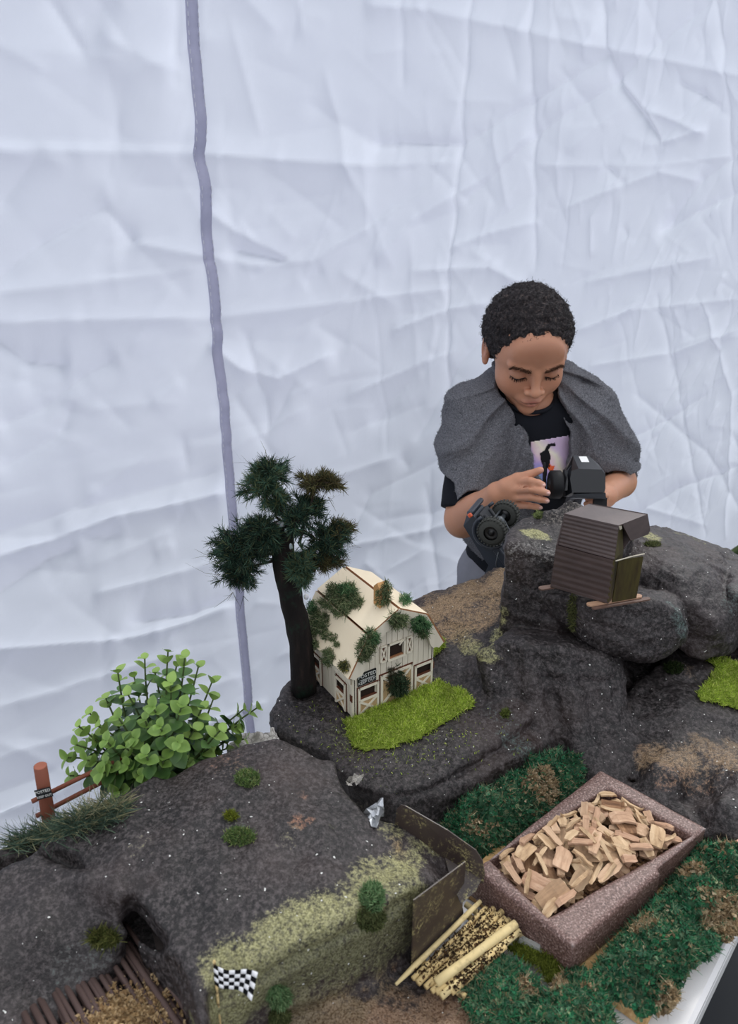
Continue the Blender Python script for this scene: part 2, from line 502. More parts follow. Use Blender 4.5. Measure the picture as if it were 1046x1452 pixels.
for pts, a, w in [
    ([(-40, 209), (120, 213), (280, 216), (400, 226), (523, 234)], 9, .035), ([(-40, 196), (280, 206)], -5, .03),
    ([(-40, 420), (130, 402), (285, 380)], 6, .03), ([(-40, 462), (110, 456), (285, 452)], 8, .03), ([(300, 453), (523, 426), (640, 410)], 6, .025),
    ([(190, 345), (280, 362), (370, 378), (445, 370), (523, 325), (648, 235)], 6, .025), ([(330, 355), (415, 372)], -9, .03),
    ([(150, 295), (190, 345)], 5, .02), ([(150, 293), (60, 345), (-20, 410)], 6, .025), ([(60, 215), (0, 292)], 4, .02),
    ([(300, 300), (340, 330), (415, 370)], -8, .03), ([(150, 50), (250, 100)], -7, .05), ([(70, 0), (120, 80)], 5, .02), ([(250, 0), (250, 115)], 4, .012),
    ([(523, 6), (600, 12), (740, 42), (870, 70), (1060, 108)], 7, .03), ([(440, 150), (530, 205), (560, 205), (645, 205)], -4, .03),
    ([(648, 205), (750, 145), (862, 78)], 7, .03), ([(660, 280), (770, 180), (870, 118), (920, 70), (1005, 2)], 7, .03),
    ([(540, 368), (590, 310), (690, 250), (745, 192)], -6, .03), ([(523, 320), (650, 234)], 6, .03),
    ([(668, -10), (648, 210), (640, 360), (632, 560)], 4, .012), ([(752, -10), (750, 120), (757, 380)], 5, .02), ([(570, -10), (568, 120)], 3, .012),
    ([(640, 352), (700, 330), (760, 315)], 6, .025), ([(590, 385), (700, 380), (740, 402)], 7, .025), ([(760, 235), (935, 235), (1060, 218)], 4, .02),
    ([(805, 294), (940, 244), (985, 256)], 7, .03), ([(935, 324), (990, 255), (1046, 215)], 9, .035), ([(935, 325), (1060, 262)], 8, .03),
    ([(850, 0), (870, 115), (940, 205)], 8, .03), ([(878, 112), (925, 165), (940, 205)], -6, .025), ([(940, 203), (1000, 185)], 6, .02),
    ([(920, 155), (1000, 187)], 7, .02), ([(960, 120), (1018, 150)], 6, .02), ([(856, 235), (890, 262)], 5, .02), ([(523, 206), (646, 205)], -5, .02), ([(523, 236), (640, 230)], 4, .02),
    ([(835, 400), (1010, 366)], 7, .03), ([(838, 360), (840, 310), (885, 245)], -4, .02), ([(1010, -5), (1030, 110), (1035, 330)], 5, .02),
    ([(-20, 470), (35, 512), (90, 515)], -10, .03), ([(0, 600), (60, 575), (110, 535), (160, 508)], 6, .025), ([(0, 660), (85, 610), (100, 575)], 5, .025),
    ([(-40, 806), (90, 764), (170, 735), (250, 720), (320, 702)], 13, .035), ([(-40, 760), (120, 715), (300, 668)], -9, .05),
    ([(-20, 850), (60, 792), (105, 775)], 8, .03), ([(140, 846), (200, 830), (260, 815), (318, 795)], 7, .025),
    ([(-40, 935), (160, 916), (230, 902), (330, 862)], 12, .035), ([(190, 880), (270, 868), (330, 842)], -11, .035), ([(-40, 1020), (160, 960), (260, 930)], 7, .03),
    ([(-40, 1090), (120, 1040), (340, 960)], 5, .03), ([(-40, 1175), (80, 1130), (160, 1090), (370, 1000)], 9, .02), ([(-40, 1130), (150, 1060)], -6, .03),
    ([(300, 490), (345, 525), (400, 540), (470, 505)], 9, .03), ([(345, 470), (375, 560), (378, 610)], 5, .02), ([(330, 560), (420, 700)], 4, .02),
    ([(430, 900), (520, 700), (640, 640)], 5, .03), ([(480, 780), (600, 755), (650, 740)], 6, .025), ([(440, 690), (560, 650)], 6, .03), ([(500, 560), (640, 500)], 6, .03),
    ([(590, 620), (640, 530), (690, 470)], 5, .02), ([(600, 690), (625, 850)], 5, .02), ([(560, 470), (640, 440), (690, 430)], 6, .02), ([(520, 800), (590, 860)], -6, .03),
    ([(820, 470), (900, 440), (1046, 425)], 6, .025), ([(840, 520), (960, 500), (1046, 470)], 6, .025), ([(900, 560), (1000, 640), (1046, 720)], 6, .025), ([(880, 740), (960, 690), (1046, 660)], 7, .025),
    ([(930, 420), (960, 560), (1000, 760)], 5, .02), ([(1000, 430), (1040, 560), (1030, 760)], -6, .02), ([(860, 640), (1000, 560)], 5, .02), ([(915, 720), (1000, 745)], 5, .02)]:
    flat = abs(pts[-1][1] - pts[0][1]) < 0.45 * abs(pts[-1][0] - pts[0][0])
    crease(pts, (-a if flat else a) * mm * 1.7, w * 0.75)
cr = np.random.default_rng(5)
for i in range(1150):
    s0, z0 = cr.uniform(WS0, WS1), cr.uniform(0.2, WZ1)
    ang = cr.choice([0.0, 0.12, 0.6, 0.75, 1.45, 1.6, 2.2, 2.5]) + cr.normal(0, 0.22)
    L = cr.uniform(0.04, 0.28) * (1.3 if i % 6 == 0 else 0.8)
    w = cr.uniform(0.005, 0.020)
    a = cr.choice([-1, 1]) * w * cr.uniform(0.10, 0.36)
    crease([(s0, z0), (s0 + L * math.cos(ang), z0 + L * math.sin(ang))], a, w, px=False)
_P = np.stack([SS.ravel(), ZZ.ravel(), np.zeros(SS.size)], 1)
WALLD += (0.010 * fbm(_P * [1, 1.6, 1], 2.6, 3, 3) + 0.0035 * fbm(_P * [0.8, 1.5, 1], 11, 2, 9)).reshape(SS.shape)
seam_s = lambda z: np.interp(z, [0.3, 2.1], [wallpt(352, 1010)[0], wallpt(268, 0)[0]])
s_hi, z_hi = wallpt(268, 0); s_lo, z_lo = wallpt(351, 1010)
seam_s = lambda z: s_lo + (z - z_lo) / (z_hi - z_lo) * (s_hi - s_lo)
dq = SS - seam_s(ZZ)
pk = vnoise(np.stack([ZZ.ravel() * 38, dq.ravel() * 9, np.zeros(SS.size)], 1), 1.0, 77).reshape(SS.shape)
WALLD += 0.0028 * pk * np.exp(-np.abs(dq) / 0.035) + 0.006 * np.exp(-np.abs(dq) / 0.03)
WALLD = np.clip(WALLD, -0.05, 0.05)
WV = WO + SS[..., None] * WD + WALLD[..., None] * WN; WV[..., 2] = ZZ
nS, nZ = SS.shape
ii = np.arange(nS * nZ).reshape(nS, nZ)
WF = np.stack([ii[:-1, :-1].ravel(), ii[1:, :-1].ravel(), ii[1:, 1:].ravel(), ii[:-1, 1:].ravel()], 1)
wall = obj('wall_back', WV.reshape(-1, 3), WF, M_TENT)
tag(wall, kind='structure')
def wall_surf(s, z, off):
    i = np.clip(np.searchsorted(ws, s), 0, nS - 1); k = np.clip(np.searchsorted(wz, z), 0, nZ - 1)
    p = WO + s * WD + (WALLD[i, k] + off) * WN; return np.array([p[0], p[1], z])
def see_light(m, frac, c):
    nt = m.node_tree; tr = nt.nodes.new('ShaderNodeBsdfTranslucent'); tr.inputs['Color'].default_value = (*c, 1)
    mx = nt.nodes.new('ShaderNodeMixShader'); mx.inputs[0].default_value = frac
    nt.links.new(nt.nodes['Principled BSDF'].outputs[0], mx.inputs[1]); nt.links.new(tr.outputs[0], mx.inputs[2]); nt.links.new(mx.outputs[0], nt.nodes['Material Output'].inputs['Surface'])
    return m
M_SEAM = see_light(simple('grey_seam_tape', srgb(188, 186, 206), 0.6, 0.2, 0.12, 90), .4, srgb(190, 190, 210))
zs = np.arange(0.02, 2.42, 0.008); V, F = [], []
for i, z in enumerate(zs):
    c = seam_s(z)
    w2 = 0.0105 + 0.0
    base = max((wall_surf(c + e, z, 0) - WO).dot(WN) for e in (-w2, 0, w2))
    for e, off in ((-w2, 0.0005), (-w2 * 0.8, 0.0035), (w2 * 0.8, 0.0035), (w2, 0.0005)):
        p = WO + (c + e) * WD + (base + off) * WN; V.append([p[0], p[1], z])
    if i: F += [((i - 1) * 4 + j, (i - 1) * 4 + j + 1, i * 4 + j + 1, i * 4 + j) for j in range(3)]
obj('seam_tape', V, F, M_SEAM, wall)
mb = MB()
for z in np.arange(0.3, 2.2, 0.012):
    for e in (-0.0085, 0.0085):
        c = seam_s(z) + e
        p = WO + c * WD + ((wall_surf(seam_s(z), z, 0) - WO).dot(WN) + 0.0042) * WN
        mb.box([p[0], p[1], z], 0.0012, 0.0012, 0.006)
tag(mb.build('stitches', simple('seam_thread', srgb(205, 205, 215), 0.7), wall), kind='stuff')

# ---- lawn under everything
def lawn_mat():
    t = NT('dark_lawn')
    c = t.ramp(t.noise(9, 6, 0.7), [(0.3, srgb(24, 34, 18)), (0.55, srgb(48, 62, 32)), (0.75, srgb(78, 84, 50))])
    t.bump(t.noise(160, 4), 0.8, 0.02)
    return t.done(c, 0.9, 0.1)
g = np.linspace(-7, 7, 57); GX, GY = np.meshgrid(g, g + 2, indexing='ij')
GP = np.stack([GX.ravel(), GY.ravel(), np.zeros(GX.size)], 1); GP[:, 2] = 0.012 * vnoise(GP, 1.3, 2) - 0.012
gi = np.arange(57 * 57).reshape(57, 57)
lawn = obj('floor', GP, np.stack([gi[:-1, :-1].ravel(), gi[1:, :-1].ravel(), gi[1:, 1:].ravel(), gi[:-1, 1:].ravel()], 1), lawn_mat())
tag(lawn, kind='structure')

# ================================================================ TABLE
TE = np.array([0.668, 0.744, 0]); TN = np.array([-0.744, 0.668, 0]); T0 = np.array([0.277, 0.400, 0])
TZ = 0.74
def tb(e, n, z): return T0 + e * TE + n * TN + np.array([0, 0, z])
M_PLASTIC = simple('white_table_plastic', srgb(214, 212, 212), 0.45, 0.4, 0.04, 40, 0.15, 900)
M_STEEL = simple('grey_leg_steel', srgb(120, 122, 126), 0.4, 0.5, 0.1, 50, metal=0.6)
RT = np.stack([TE, TN, [0, 0, 1]], 1)
ZV = np.array([0, 0, 1.0])
table = thing('folding_table', tb(0.15, 0.275, 0), 'white plastic folding table under the whole miniature landscape, its bare corner showing bottom right', 'table')
mb = MB(); mb.box(tb(0.15, 0.275, TZ - 0.008), 1.50, 0.55, 0.016, RT, 0.004); mb.build('table_top', M_PLASTIC, table)
mb = MB()
for c, sx, sy in ((tb(0.15, 0.006, TZ - 0.032), 1.496, 0.012), (tb(0.15, 0.544, TZ - 0.032), 1.496, 0.012), (tb(-0.594, 0.275, TZ - 0.032), 0.012, 0.526), (tb(0.894, 0.275, TZ - 0.032), 0.012, 0.526)):
    mb.box(c, sx, sy, 0.032, RT, 0.003)
mb.build('table_skirt', M_PLASTIC, table)
for e in (-0.48, 0.78):
    for n in (0.08, 0.47):
        mb = MB(); mb.tube([tb(e, n, 0.0), tb(e, n, TZ - 0.016)], 0.013, 10); mb.build('leg', M_STEEL, table, True)
    mb = MB(); mb.tube([tb(e, 0.08, 0.18), tb(e, 0.47, 0.18)], 0.009, 8); mb.build('leg_brace', M_STEEL, table, True)
bx = thing('storage_bin', tb(0.30, 0.02, 0), 'black plastic storage bin with a dark lid on the grass below the table edge', 'bin')
mb = MB(); mb.box(tb(0.30, 0.03, 0.17), 0.42, 0.30, 0.34, RT, 0.02); mb.build('body', simple('black_bin_plastic', srgb(24, 25, 27), 0.5, 0.4), bx)
mb = MB(); mb.box(tb(0.30, 0.03, 0.352), 0.44, 0.32, 0.024, RT, 0.008); mb.build('lid', simple('dark_bin_lid', srgb(36, 38, 42), 0.5, 0.4), bx)

# ================================================================ ROCKS
def rock_mat():
    t = NT('sprayed_foam_rock')
    n1 = t.noise(11, 6, 0.65); n2 = t.noise(230, 4, 0.75); n3 = t.noise(30, 6, 0.7); n4 = t.noise(6, 4, 0.6)
    base = t.ramp(n1, [(0.32, srgb(18, 16, 16)), (0.5, srgb(33, 29, 29)), (0.68, srgb(52, 46, 46))])
    base = t.mix(t.ramp(n4, [(0.48, (0, 0, 0)), (0.66, (0.75,) * 3)]), base, srgb(54, 42, 38))
    base = t.mix(t.ramp(n2, [(0.45, (0, 0, 0)), (0.72, (0.65,) * 3)]), base, srgb(112, 104, 104))
    base = t.mix(t.ramp(n3, [(0.52, (0, 0, 0)), (0.70, (0.5,) * 3)]), base, srgb(28, 26, 27))
    col = t.attr('paint'); al = t.attr('paint', 'Alpha')
    grain = t.noise(230, 5, 0.8)
    k = t.math('MULTIPLY', t.math('SUBTRACT', t.math('ADD', al, t.math('MULTIPLY', grain, 1.7)), 1.33), 3.0, True)
    pc = t.mix(t.ramp(t.noise(600, 2), [(.4, (0, 0, 0)), (.65, (1, 1, 1))]), t.mix(0.08, col, (1, 1, .85)), t.mix(0.5, col, (0, 0, 0)))
    base = t.mix(k, base, pc)
    sp = t.noise(300, 0)
    base = t.mix(t.ramp(sp, [(0.835, (0, 0, 0)), (0.86, (1, 1, 1))]), base, srgb(205, 205, 200))
    h = t.math('ADD', t.math('MULTIPLY', t.noise(330, 3, 0.7), 0.6), t.math('MULTIPLY', t.noise(80, 5, 0.7), 1.1))
    t.bump(h, 1.0, 0.0020)
    return t.done(base, t.ramp(n2, [(0.3, (0.42,) * 3), (0.7, (0.65,) * 3)]), 0.36)
M_ROCK = rock_mat()
ROCKS = []      # (object, BVH)
def displaced(V, F, amps, seed=0, dirn=None):
    me = fast_mesh('tmp', V, F)
    N = np.zeros(len(V) * 3, dtype=np.float32); me.vertices.foreach_get('normal', N); N = N.reshape(-1, 3)
    bpy.data.meshes.remove(me)
    d = np.zeros(len(V))
    for i, (a, sc, kind) in enumerate(amps):
        d += a * (ridged(V, sc, 3, seed + 10 * i) if kind == 'r' else fbm(V, sc, 3, seed + 10 * i))
    return V + N * d[:, None], N
def bvh_of(V, F):
    return BVHTree.FromPolygons([tuple(v) for v in V.tolist()], [tuple(f) for f in F.tolist()])
PENDING = []
def roughen(vol, amps, seed):
    """coarse relief pressed into the volume itself, so that neighbours can be carved to fit"""
    I = np.argwhere(np.abs(vol.d) < 0.013)
    P = vol.lo + I * vol.h
    n = 0
    for i, (a, sc, kind) in enumerate(amps[:2]):
        n = n + a * (ridged(P, sc, 2, seed + 10 * i) if kind == 'r' else fbm(P, sc, 2, seed + 10 * i))
    vol.d[I[:, 0], I[:, 1], I[:, 2]] -= n.astype(np.float32)

def rock(name, vol, amps, seed, label, cat='rock'):
    V, F = vol.mesh()
    V, N = displaced(V, F, amps[2:], seed)
    V[:, 2] = np.maximum(V[:, 2], TZ + 0.001)
    o = obj(name, V, F, M_ROCK)
    tag(o, label, cat)
    ROCKS.append((o, bvh_of(V, F))); PENDING.append((o, V, N))
    return o
def hit(px, py, only=None):
    """where the sight line first meets the rocks: point, normal"""
    d = Vector(ray(px, py)).normalized(); o = Vector((0, 0, CAM_Z)); best = None
    for ob, b in ROCKS:
        if only and ob not in only: continue
        p, n, i, t = b.ray_cast(o, d)
        if p is not None and (best is None or t < best[2]): best = (np.array(p), np.array(n), t)
    return best
def drop(x, y, z0=1.3, floor=TZ):
    best = floor
    for ob, b in ROCKS:
        p, n, i, t = b.ray_cast(Vector((x, y, z0)), Vector((0, 0, -1)))
        if p is not None and p.z > best: best = p.z
    return best

# ---- A: the big slab, left foreground
RH = 0.0032
A1 = [atz(px, py, z) for px, py, z in [(150, 1134, .85), (290, 1074, .855), (352, 1054, .86), (392, 1050, .86), (430, 1058, .858), (470, 1082, .85), (494, 1132, .848), (520, 1166, .842), (570, 1161, .84), (668, 1238, .811), (650, 1250, .811),
      (572, 1266, .846), (480, 1308, .848), (400, 1348, .848), (345, 1380, .846), (302, 1404, .845), (290, 1470, .845), (250, 1362, .848), (205, 1312, .85), (172, 1282, .85), (120, 1230, .85), (60, 1190, .85)]]
Hpts = [atz(*q) for q in [(150, 1134, .85), (290, 1074, .856), (392, 1052, .862), (470, 1084, .85), (492, 1132, .846), (545, 1185, .841), (648, 1240, .811), (600, 1212, .828), (560, 1168, .840), (590, 1250, .842), (572, 1264, .846), (400, 1344, .848), (302, 1400, .845), (172, 1282, .852),
      (60, 1190, .85), (330, 1200, .860), (420, 1180, .865), (470, 1240, .857), (240, 1230, .863), (300, 1310, .852), (480, 1180, .853), (200, 1180, .861), (385, 1095, .868), (420, 1215, .857), (520, 1225, .846)]]
HA = rbf(Hpts)
vA = Vol([-0.62, 0.30, TZ - 0.012], [0.14, 0.74, 0.90], RH)
vA.op(slab_sdf(A1, HA, TZ + 0.002, 0.03, 0.007))
A2 = [atz(px, py, .845) for px, py in [(60, 1196), (0, 1222), (-130, 1290), (-170, 1470), (20, 1500), (15, 1440), (48, 1408), (100, 1360), (150, 1322), (168, 1300), (172, 1276), (130, 1236)]]
HA2 = rbf([atz(*q) for q in [(60, 1196, .852), (0, 1222, .85), (-130, 1290, .84), (-170, 1470, .81), (20, 1500, .79), (48, 1408, .80), (150, 1322, .82), (172, 1276, .846), (90, 1262, .846), (40, 1320, .838), (-20, 1380, .826), (120, 1236, .862)]])
vA.op(slab_sdf(A2, HA2, TZ + 0.002, 0.12, 0.010), k=0.012)
# bench under the brown stick bridge, and the low foot in front of the mossy face
A3 = [atz(px, py, .785) for px, py in [(10, 1470), (100, 1360), (170, 1285), (210, 1290), (330, 1470), (300, 1560), (0, 1560)]]
vA.op(slab_sdf(A3, lambda X, Y: 0.776 + 0 * X + 0.03 * (Y - 0.4), TZ + 0.002, 0.2, 0.008), k=0.008)
A4 = [atz(px, py, .752) for px, py in [(300, 1440), (420, 1430), (500, 1400), (560, 1358), (636, 1372), (672, 1420), (700, 1500), (640, 1600), (300, 1600)]]
vA.op(slab_sdf(A4, lambda X, Y: 0.7595 + 0 * X, TZ + 0.002, 0.4, 0.004), k=0.010)
f, l_, h_ = hull_sdf([atz(178, 1262, .87), atz(158, 1282, .87), atz(176, 1300, .87), atz(222, 1330, .87), atz(236, 1328, .87), atz(166, 1330, .786), atz(230, 1372, .786), atz(246, 1350, .786), atz(200, 1290, .786)], 0.004); vA.op(f, l_, h_, k=0.005, mode='s')
for a, b in (((308, 1412), (400, 1362)), ((400, 1362), (480, 1322)), ((480, 1322), (566, 1282))):     # undercut below the mossy lip
    pa, pb2 = atz(*a, .834), atz(*b, .834); o_ = np.array([.003, -.004, 0]); vA.capsule(pa + o_, pb2 + o_, .0085, .0085, .004, 's')
AM = [(0.0115, 8, 'f'), (0.0048, 22, 'r'), (0.0012, 85, 'f')]
roughen(vA, AM, 3)
vA.op(slab_sdf(A4, lambda X, Y: 0.7505 + 0 * X, TZ + 0.002, 0.2, 0.003), k=0.004)
rock_slab = rock('rock_slab', vA, AM, 3, 'broad dark grey rock slab filling the left foreground, mossy on its front face')

cam_v = lambda r, u, d: np.array([r, u * SP + d * CP, u * CP - d * SP])
# ---- B-E: the sculpted foam landscape: plateau, tower, boulder and low ground grow out of one another
def col_down(P, z, grow=0.0, c=None):
    P = np.asarray(P, float).copy(); c = P.mean(0) if c is None else c
    P[:, :2] += (P[:, :2] - c[:2]) * grow; P[:, 2] = z; return P
LB = ([-0.19, 0.50, TZ - 0.012], [0.88, 1.28, 1.03], RH)
# C: tower, its foot and the ledge under the brown box
vC = Vol(*LB)
top = np.array([aty(722, 772, .862), aty(722, 755, .90), aty(742, 738, .945), aty(772, 732, .965), aty(840, 718, .97), aty(900, 742, .95), aty(872, 792, .865), aty(800, 795, .835)])
foot = np.vstack([col_down(top, .80, 0.01), col_down(top, TZ, 0.04)])
f, l_, h_ = hull_sdf(np.vstack([top, foot]), 0.004); vC.op(f, l_, h_)
f, l_, h_ = hull_sdf([aty(755, 738, .93), aty(776, 722, .935), aty(812, 709, .94), aty(838, 718, .94), aty(768, 748, .92), aty(838, 738, .92), aty(790, 765, .96), aty(830, 765, .96)], 0.003); vC.op(f, l_, h_, k=0.006)
f, l_, h_ = hull_sdf(np.vstack([[aty(680, 950, .785), aty(688, 926, .795), aty(728, 912, .785), aty(800, 925, .765), aty(866, 938, .765), aty(735, 884, .87), aty(800, 890, .86), aty(872, 910, .85), aty(884, 1010, .745), aty(872, 1052, .71)],
      [atz(726, 1050, TZ), atz(760, 1077, TZ), atz(840, 1104, TZ), atz(895, 1085, TZ), atz(930, 1035, TZ), atz(880, 950, TZ), atz(700, 960, TZ), aty(684, 990, .765)]]), 0.005); vC.op(f, l_, h_, k=0.005)
f, l_, h_ = hull_sdf([aty(850, 905, .90), aty(985, 935, .93), aty(850, 1000, .85), aty(960, 1000, .88), aty(1000, 980, .92), aty(870, 870, .98), aty(1000, 905, 1.02)] + [atz(850, 1000, TZ), atz(960, 1000, TZ), atz(1004, 965, TZ), atz(900, 880, TZ)], 0.012); vC.op(f, l_, h_, k=0.010)
for p, q_, r in ((aty(690, 935, .79), atz(735, 1062, .75), .016), (aty(745, 918, .785), atz(775, 1080, .75), .014), (aty(800, 930, .77), atz(832, 1094, .75), .016), (aty(850, 945, .765), atz(884, 1075, .75), .015)):
    vC.capsule(p, q_, r * 0.6, r, 0.010)
for p, q_, r in ((aty(700, 1000, .735), aty(748, 1045, .69), .010), (aty(715, 960, .765), aty(760, 1010, .725), .006), (aty(770, 960, .755), aty(800, 1060, .70), .007), (aty(872, 970, .745), aty(898, 1040, .715), .010)):
    vC.capsule(p, q_, r, r, 0.008, 's')
vC.ellip(aty(910, 962, .80), [.048, .060, .034], None, .008, 's')
f, l_, h_ = hull_sdf([aty(738, 838, .86), aty(834, 853, .79), aty(862, 864, .775), aty(922, 854, .785), aty(962, 868, .785), aty(974, 895, .785), aty(962, 914, .785), aty(926, 936, .765), aty(890, 930, .765), aty(852, 916, .775), aty(828, 880, .79), aty(965, 826, .90), aty(850, 846, .92), aty(945, 915, .90), aty(850, 925, .88)], 0.005); vC.op(f, l_, h_, k=0.004)
# B: plateau under the barn and its back hill
B1 = [atz(px, py, .80) for px, py in [(386, 1012), (398, 1034), (430, 1050), (462, 1060), (480, 1082), (500, 1104), (545, 1114), (600, 1106), (664, 1074), (735, 1030), (800, 980), (860, 900)]] + \
     [aty(800, 800, 1.06), aty(720, 806, 1.02), aty(650, 836, 0.985), aty(590, 862, 0.965), atz(520, 880, .80), atz(430, 945, .80), atz(398, 985, .80)]
HB = rbf([atz(*q) for q in [(386, 1012, .80), (430, 1050, .797), (480, 1082, .792), (545, 1114, .79), (600, 1106, .793), (664, 1074, .796), (735, 1030, .80), (500, 1015, .80), (612, 968, .80), (440, 950, .80), (540, 910, .80), (660, 970, .80), (620, 930, .802), (650, 920, .808), (690, 945, .82)]]
         + [aty(800, 800, 1.06), aty(720, 806, 1.0), aty(650, 834, 0.97), aty(590, 862, 0.955), aty(690, 868, .92), aty(640, 880, .91), aty(720, 880, .90), aty(800, 870, .92)])
vB = Vol(*LB)
vB.op(slab_sdf(B1, HB, TZ + 0.002, -0.12, 0.006))
B2 = [atz(px, py, .776) for px, py in [(520, 1130), (560, 1142), (620, 1130), (690, 1100), (760, 1062), (800, 1000), (700, 1000), (560, 1060), (500, 1090)]]
vB.op(slab_sdf(B2, lambda X, Y: 0.779 + 0 * X + 0.02 * X, TZ + 0.002, 0.12, 0.006), k=0.003)
f, l_, h_ = hull_sdf([aty(672, 955, .815), aty(715, 870, .90), aty(730, 880, .90), aty(700, 950, .80), aty(680, 975, .795), aty(660, 940, .83), aty(700, 880, .90)] + [atz(680, 1000, .76), atz(740, 940, .76), atz(650, 960, .76)], 0.004); vB.op(f, l_, h_, k=0.004)
# D: the large boulder overhanging at the right
vD = Vol(*LB)
f, l_, h_ = hull_sdf([aty(868, 742, 1.03), aty(930, 743, 1.05), aty(985, 762, 1.05), aty(1040, 780, 1.02), aty(870, 800, .92), aty(960, 812, .855), aty(900, 870, .87), aty(965, 850, .825), aty(985, 800, .88), aty(1012, 880, .805), aty(1022, 905, .805), aty(985, 932, .812), aty(958, 915, .825), aty(1046, 860, .845), aty(1046, 928, .84), [.36, 1.0, .84], [.52, 1.02, .83]], 0.006); vD.op(f, l_, h_)
f, l_, h_ = hull_sdf([aty(1030, 783, 1.0), aty(1060, 798, .95), aty(1120, 815, .94), aty(1180, 840, .98), aty(1040, 840, .84), aty(1110, 870, .84), aty(1036, 915, .835), aty(1100, 935, .84), aty(1170, 900, .90), [.50, 1.02, .83], [.66, 1.05, .83], aty(1040, 800, 1.08), aty(1150, 830, 1.08)], 0.006); vD.op(f, l_, h_, k=0.004)
bk = [[.36, .97, .84], [.50, .98, .84], [.66, 1.0, .84], [.36, 1.10, .82], [.66, 1.12, .82]]
f, l_, h_ = hull_sdf(bk + list(col_down(bk, TZ, 0.03)), 0.02); vD.op(f, l_, h_, k=0.01)
# E: low ground at the right
E1 = [atz(px, py, .775) for px, py in [(846, 1092), (905, 1124), (1000, 1172), (1080, 1200), (1200, 1180), (1240, 1000), (1150, 900), (1000, 905), (950, 950), (900, 985), (860, 1040)]]
HE = rbf([atz(*q) for q in [(846, 1092, .768), (905, 1124, .765), (1000, 1172, .765), (1080, 1200, .77), (1200, 1180, .78), (1240, 1000, .80), (1150, 900, .80), (1000, 905, .80), (950, 950, .80), (900, 985, .79), (860, 1040, .785),
      (925, 1085, .788), (960, 1100, .792), (1000, 1120, .774), (900, 1110, .756), (970, 1140, .757), (930, 1040, .784), (1000, 1070, .789), (1046, 1095, .798), (1046, 1050, .782), (985, 1010, .80), (960, 985, .80), (1020, 1140, .79), (1046, 1150, .79)]])
vE = Vol(*LB)
vE.op(slab_sdf(E1, HE, TZ + 0.002, 0.1, 0.006))
f, l_, h_ = hull_sdf([aty(945, 935, .84), aty(1000, 935, .88), aty(975, 960, .80), aty(1010, 950, .82), aty(940, 965, .81), aty(985, 985, .79), aty(930, 985, .80)] + [atz(930, 1000, TZ), atz(1000, 1000, TZ), atz(1030, 950, TZ)], 0.004); vE.op(f, l_, h_, k=0.006)
vL = Vol(*LB); vL.d = smin(smin(vC.d, vE.d, 0.016), vB.d, 0.007); vL.d = smin(vL.d, vD.d, 0.003)
roughen(vL, [(0.0058, 11, 'f'), (0.0036, 22, 'r')], 41)
# level beds for the barn, the tree and the plywood board
def bed(v, poly, z0, z1=2.0, grow=.002):
    sl, X, Y, Z = v.block(v.lo, v.lo + v.h * v.n)
    p2 = poly2d(poly, X[:, :, 0], Y[:, :, 0])[:, :, None] - grow
    v.d = np.maximum(v.d, -np.maximum(np.maximum(p2, z0 - Z), Z - z1)).astype(np.float32)
_f = atz(500, 1016, .802); _u = np.array([.1024, .066, 0]); _u = _u / np.linalg.norm(_u); _v = np.array([-_u[1], _u[0], 0])
BARN_Z = .8005
bed(vL, [_f + _u * a + _v * b for a, b in ((-.004, -.004), (.126, -.004), (.126, .112), (-.004, .112))], BARN_Z - .0042, .86)
_t = atz(434, 981, .80)
bed(vL, [_t + .0175 * np.array([math.cos(a), math.sin(a), 0]) for a in np.linspace(0, 6.0, 14)], .7968, .86)
_b = atz(917, 1447, .7535)
bed(vL, [_b + TE * e + TN * n for e, n in ((0, 0), (.25, 0), (.25, .125), (0, .125))], 0, .7575, .006)
_a = cam_v(.42, .36, .83); _a = _a / np.linalg.norm(_a); _c = cam_v(-.6, .8, -.03); _c = _c - _a * _c.dot(_a); _c = _c / np.linalg.norm(_c)
_q = aty(707, 741, 1.065); vL.capsule(_q - _c * .06, _q - _c * .20, .052, .056, .004, 's')       # hollow behind the tower where the toy car stands
vL.carve(vA, .004)
land = thing('rock_landscape', [0.3, 0.85, TZ], 'large dark grey sculpted rock landscape with plateau, tower and overhanging boulder filling the right side', 'rock')
PARTS = {}
for nm, me_, others in (('tower', vC, (vB, vD, vE)), ('plateau', vB, (vC, vD, vE)), ('boulder', vD, (vB, vC, vE)), ('low_ground', vE, (vB, vC, vD))):
    oth = np.minimum(np.minimum(others[0].d, others[1].d), others[2].d)
    V, F = surface_nets(np.maximum(vL.d, me_.d - oth - 0.004), vL.lo, vL.h)
    V, N = displaced(V, F, [(0.0034, 52, 'r'), (0.0014, 120, 'f')], 7)
    V[:, 2] = np.maximum(V[:, 2], TZ + 0.001)
    o = obj(nm, V, F, M_ROCK, land); ROCKS.append((o, bvh_of(V, F))); PENDING.append((o, V, N)); PARTS[nm] = o
rock_plateau = PARTS['plateau']
del vB, vD, vE
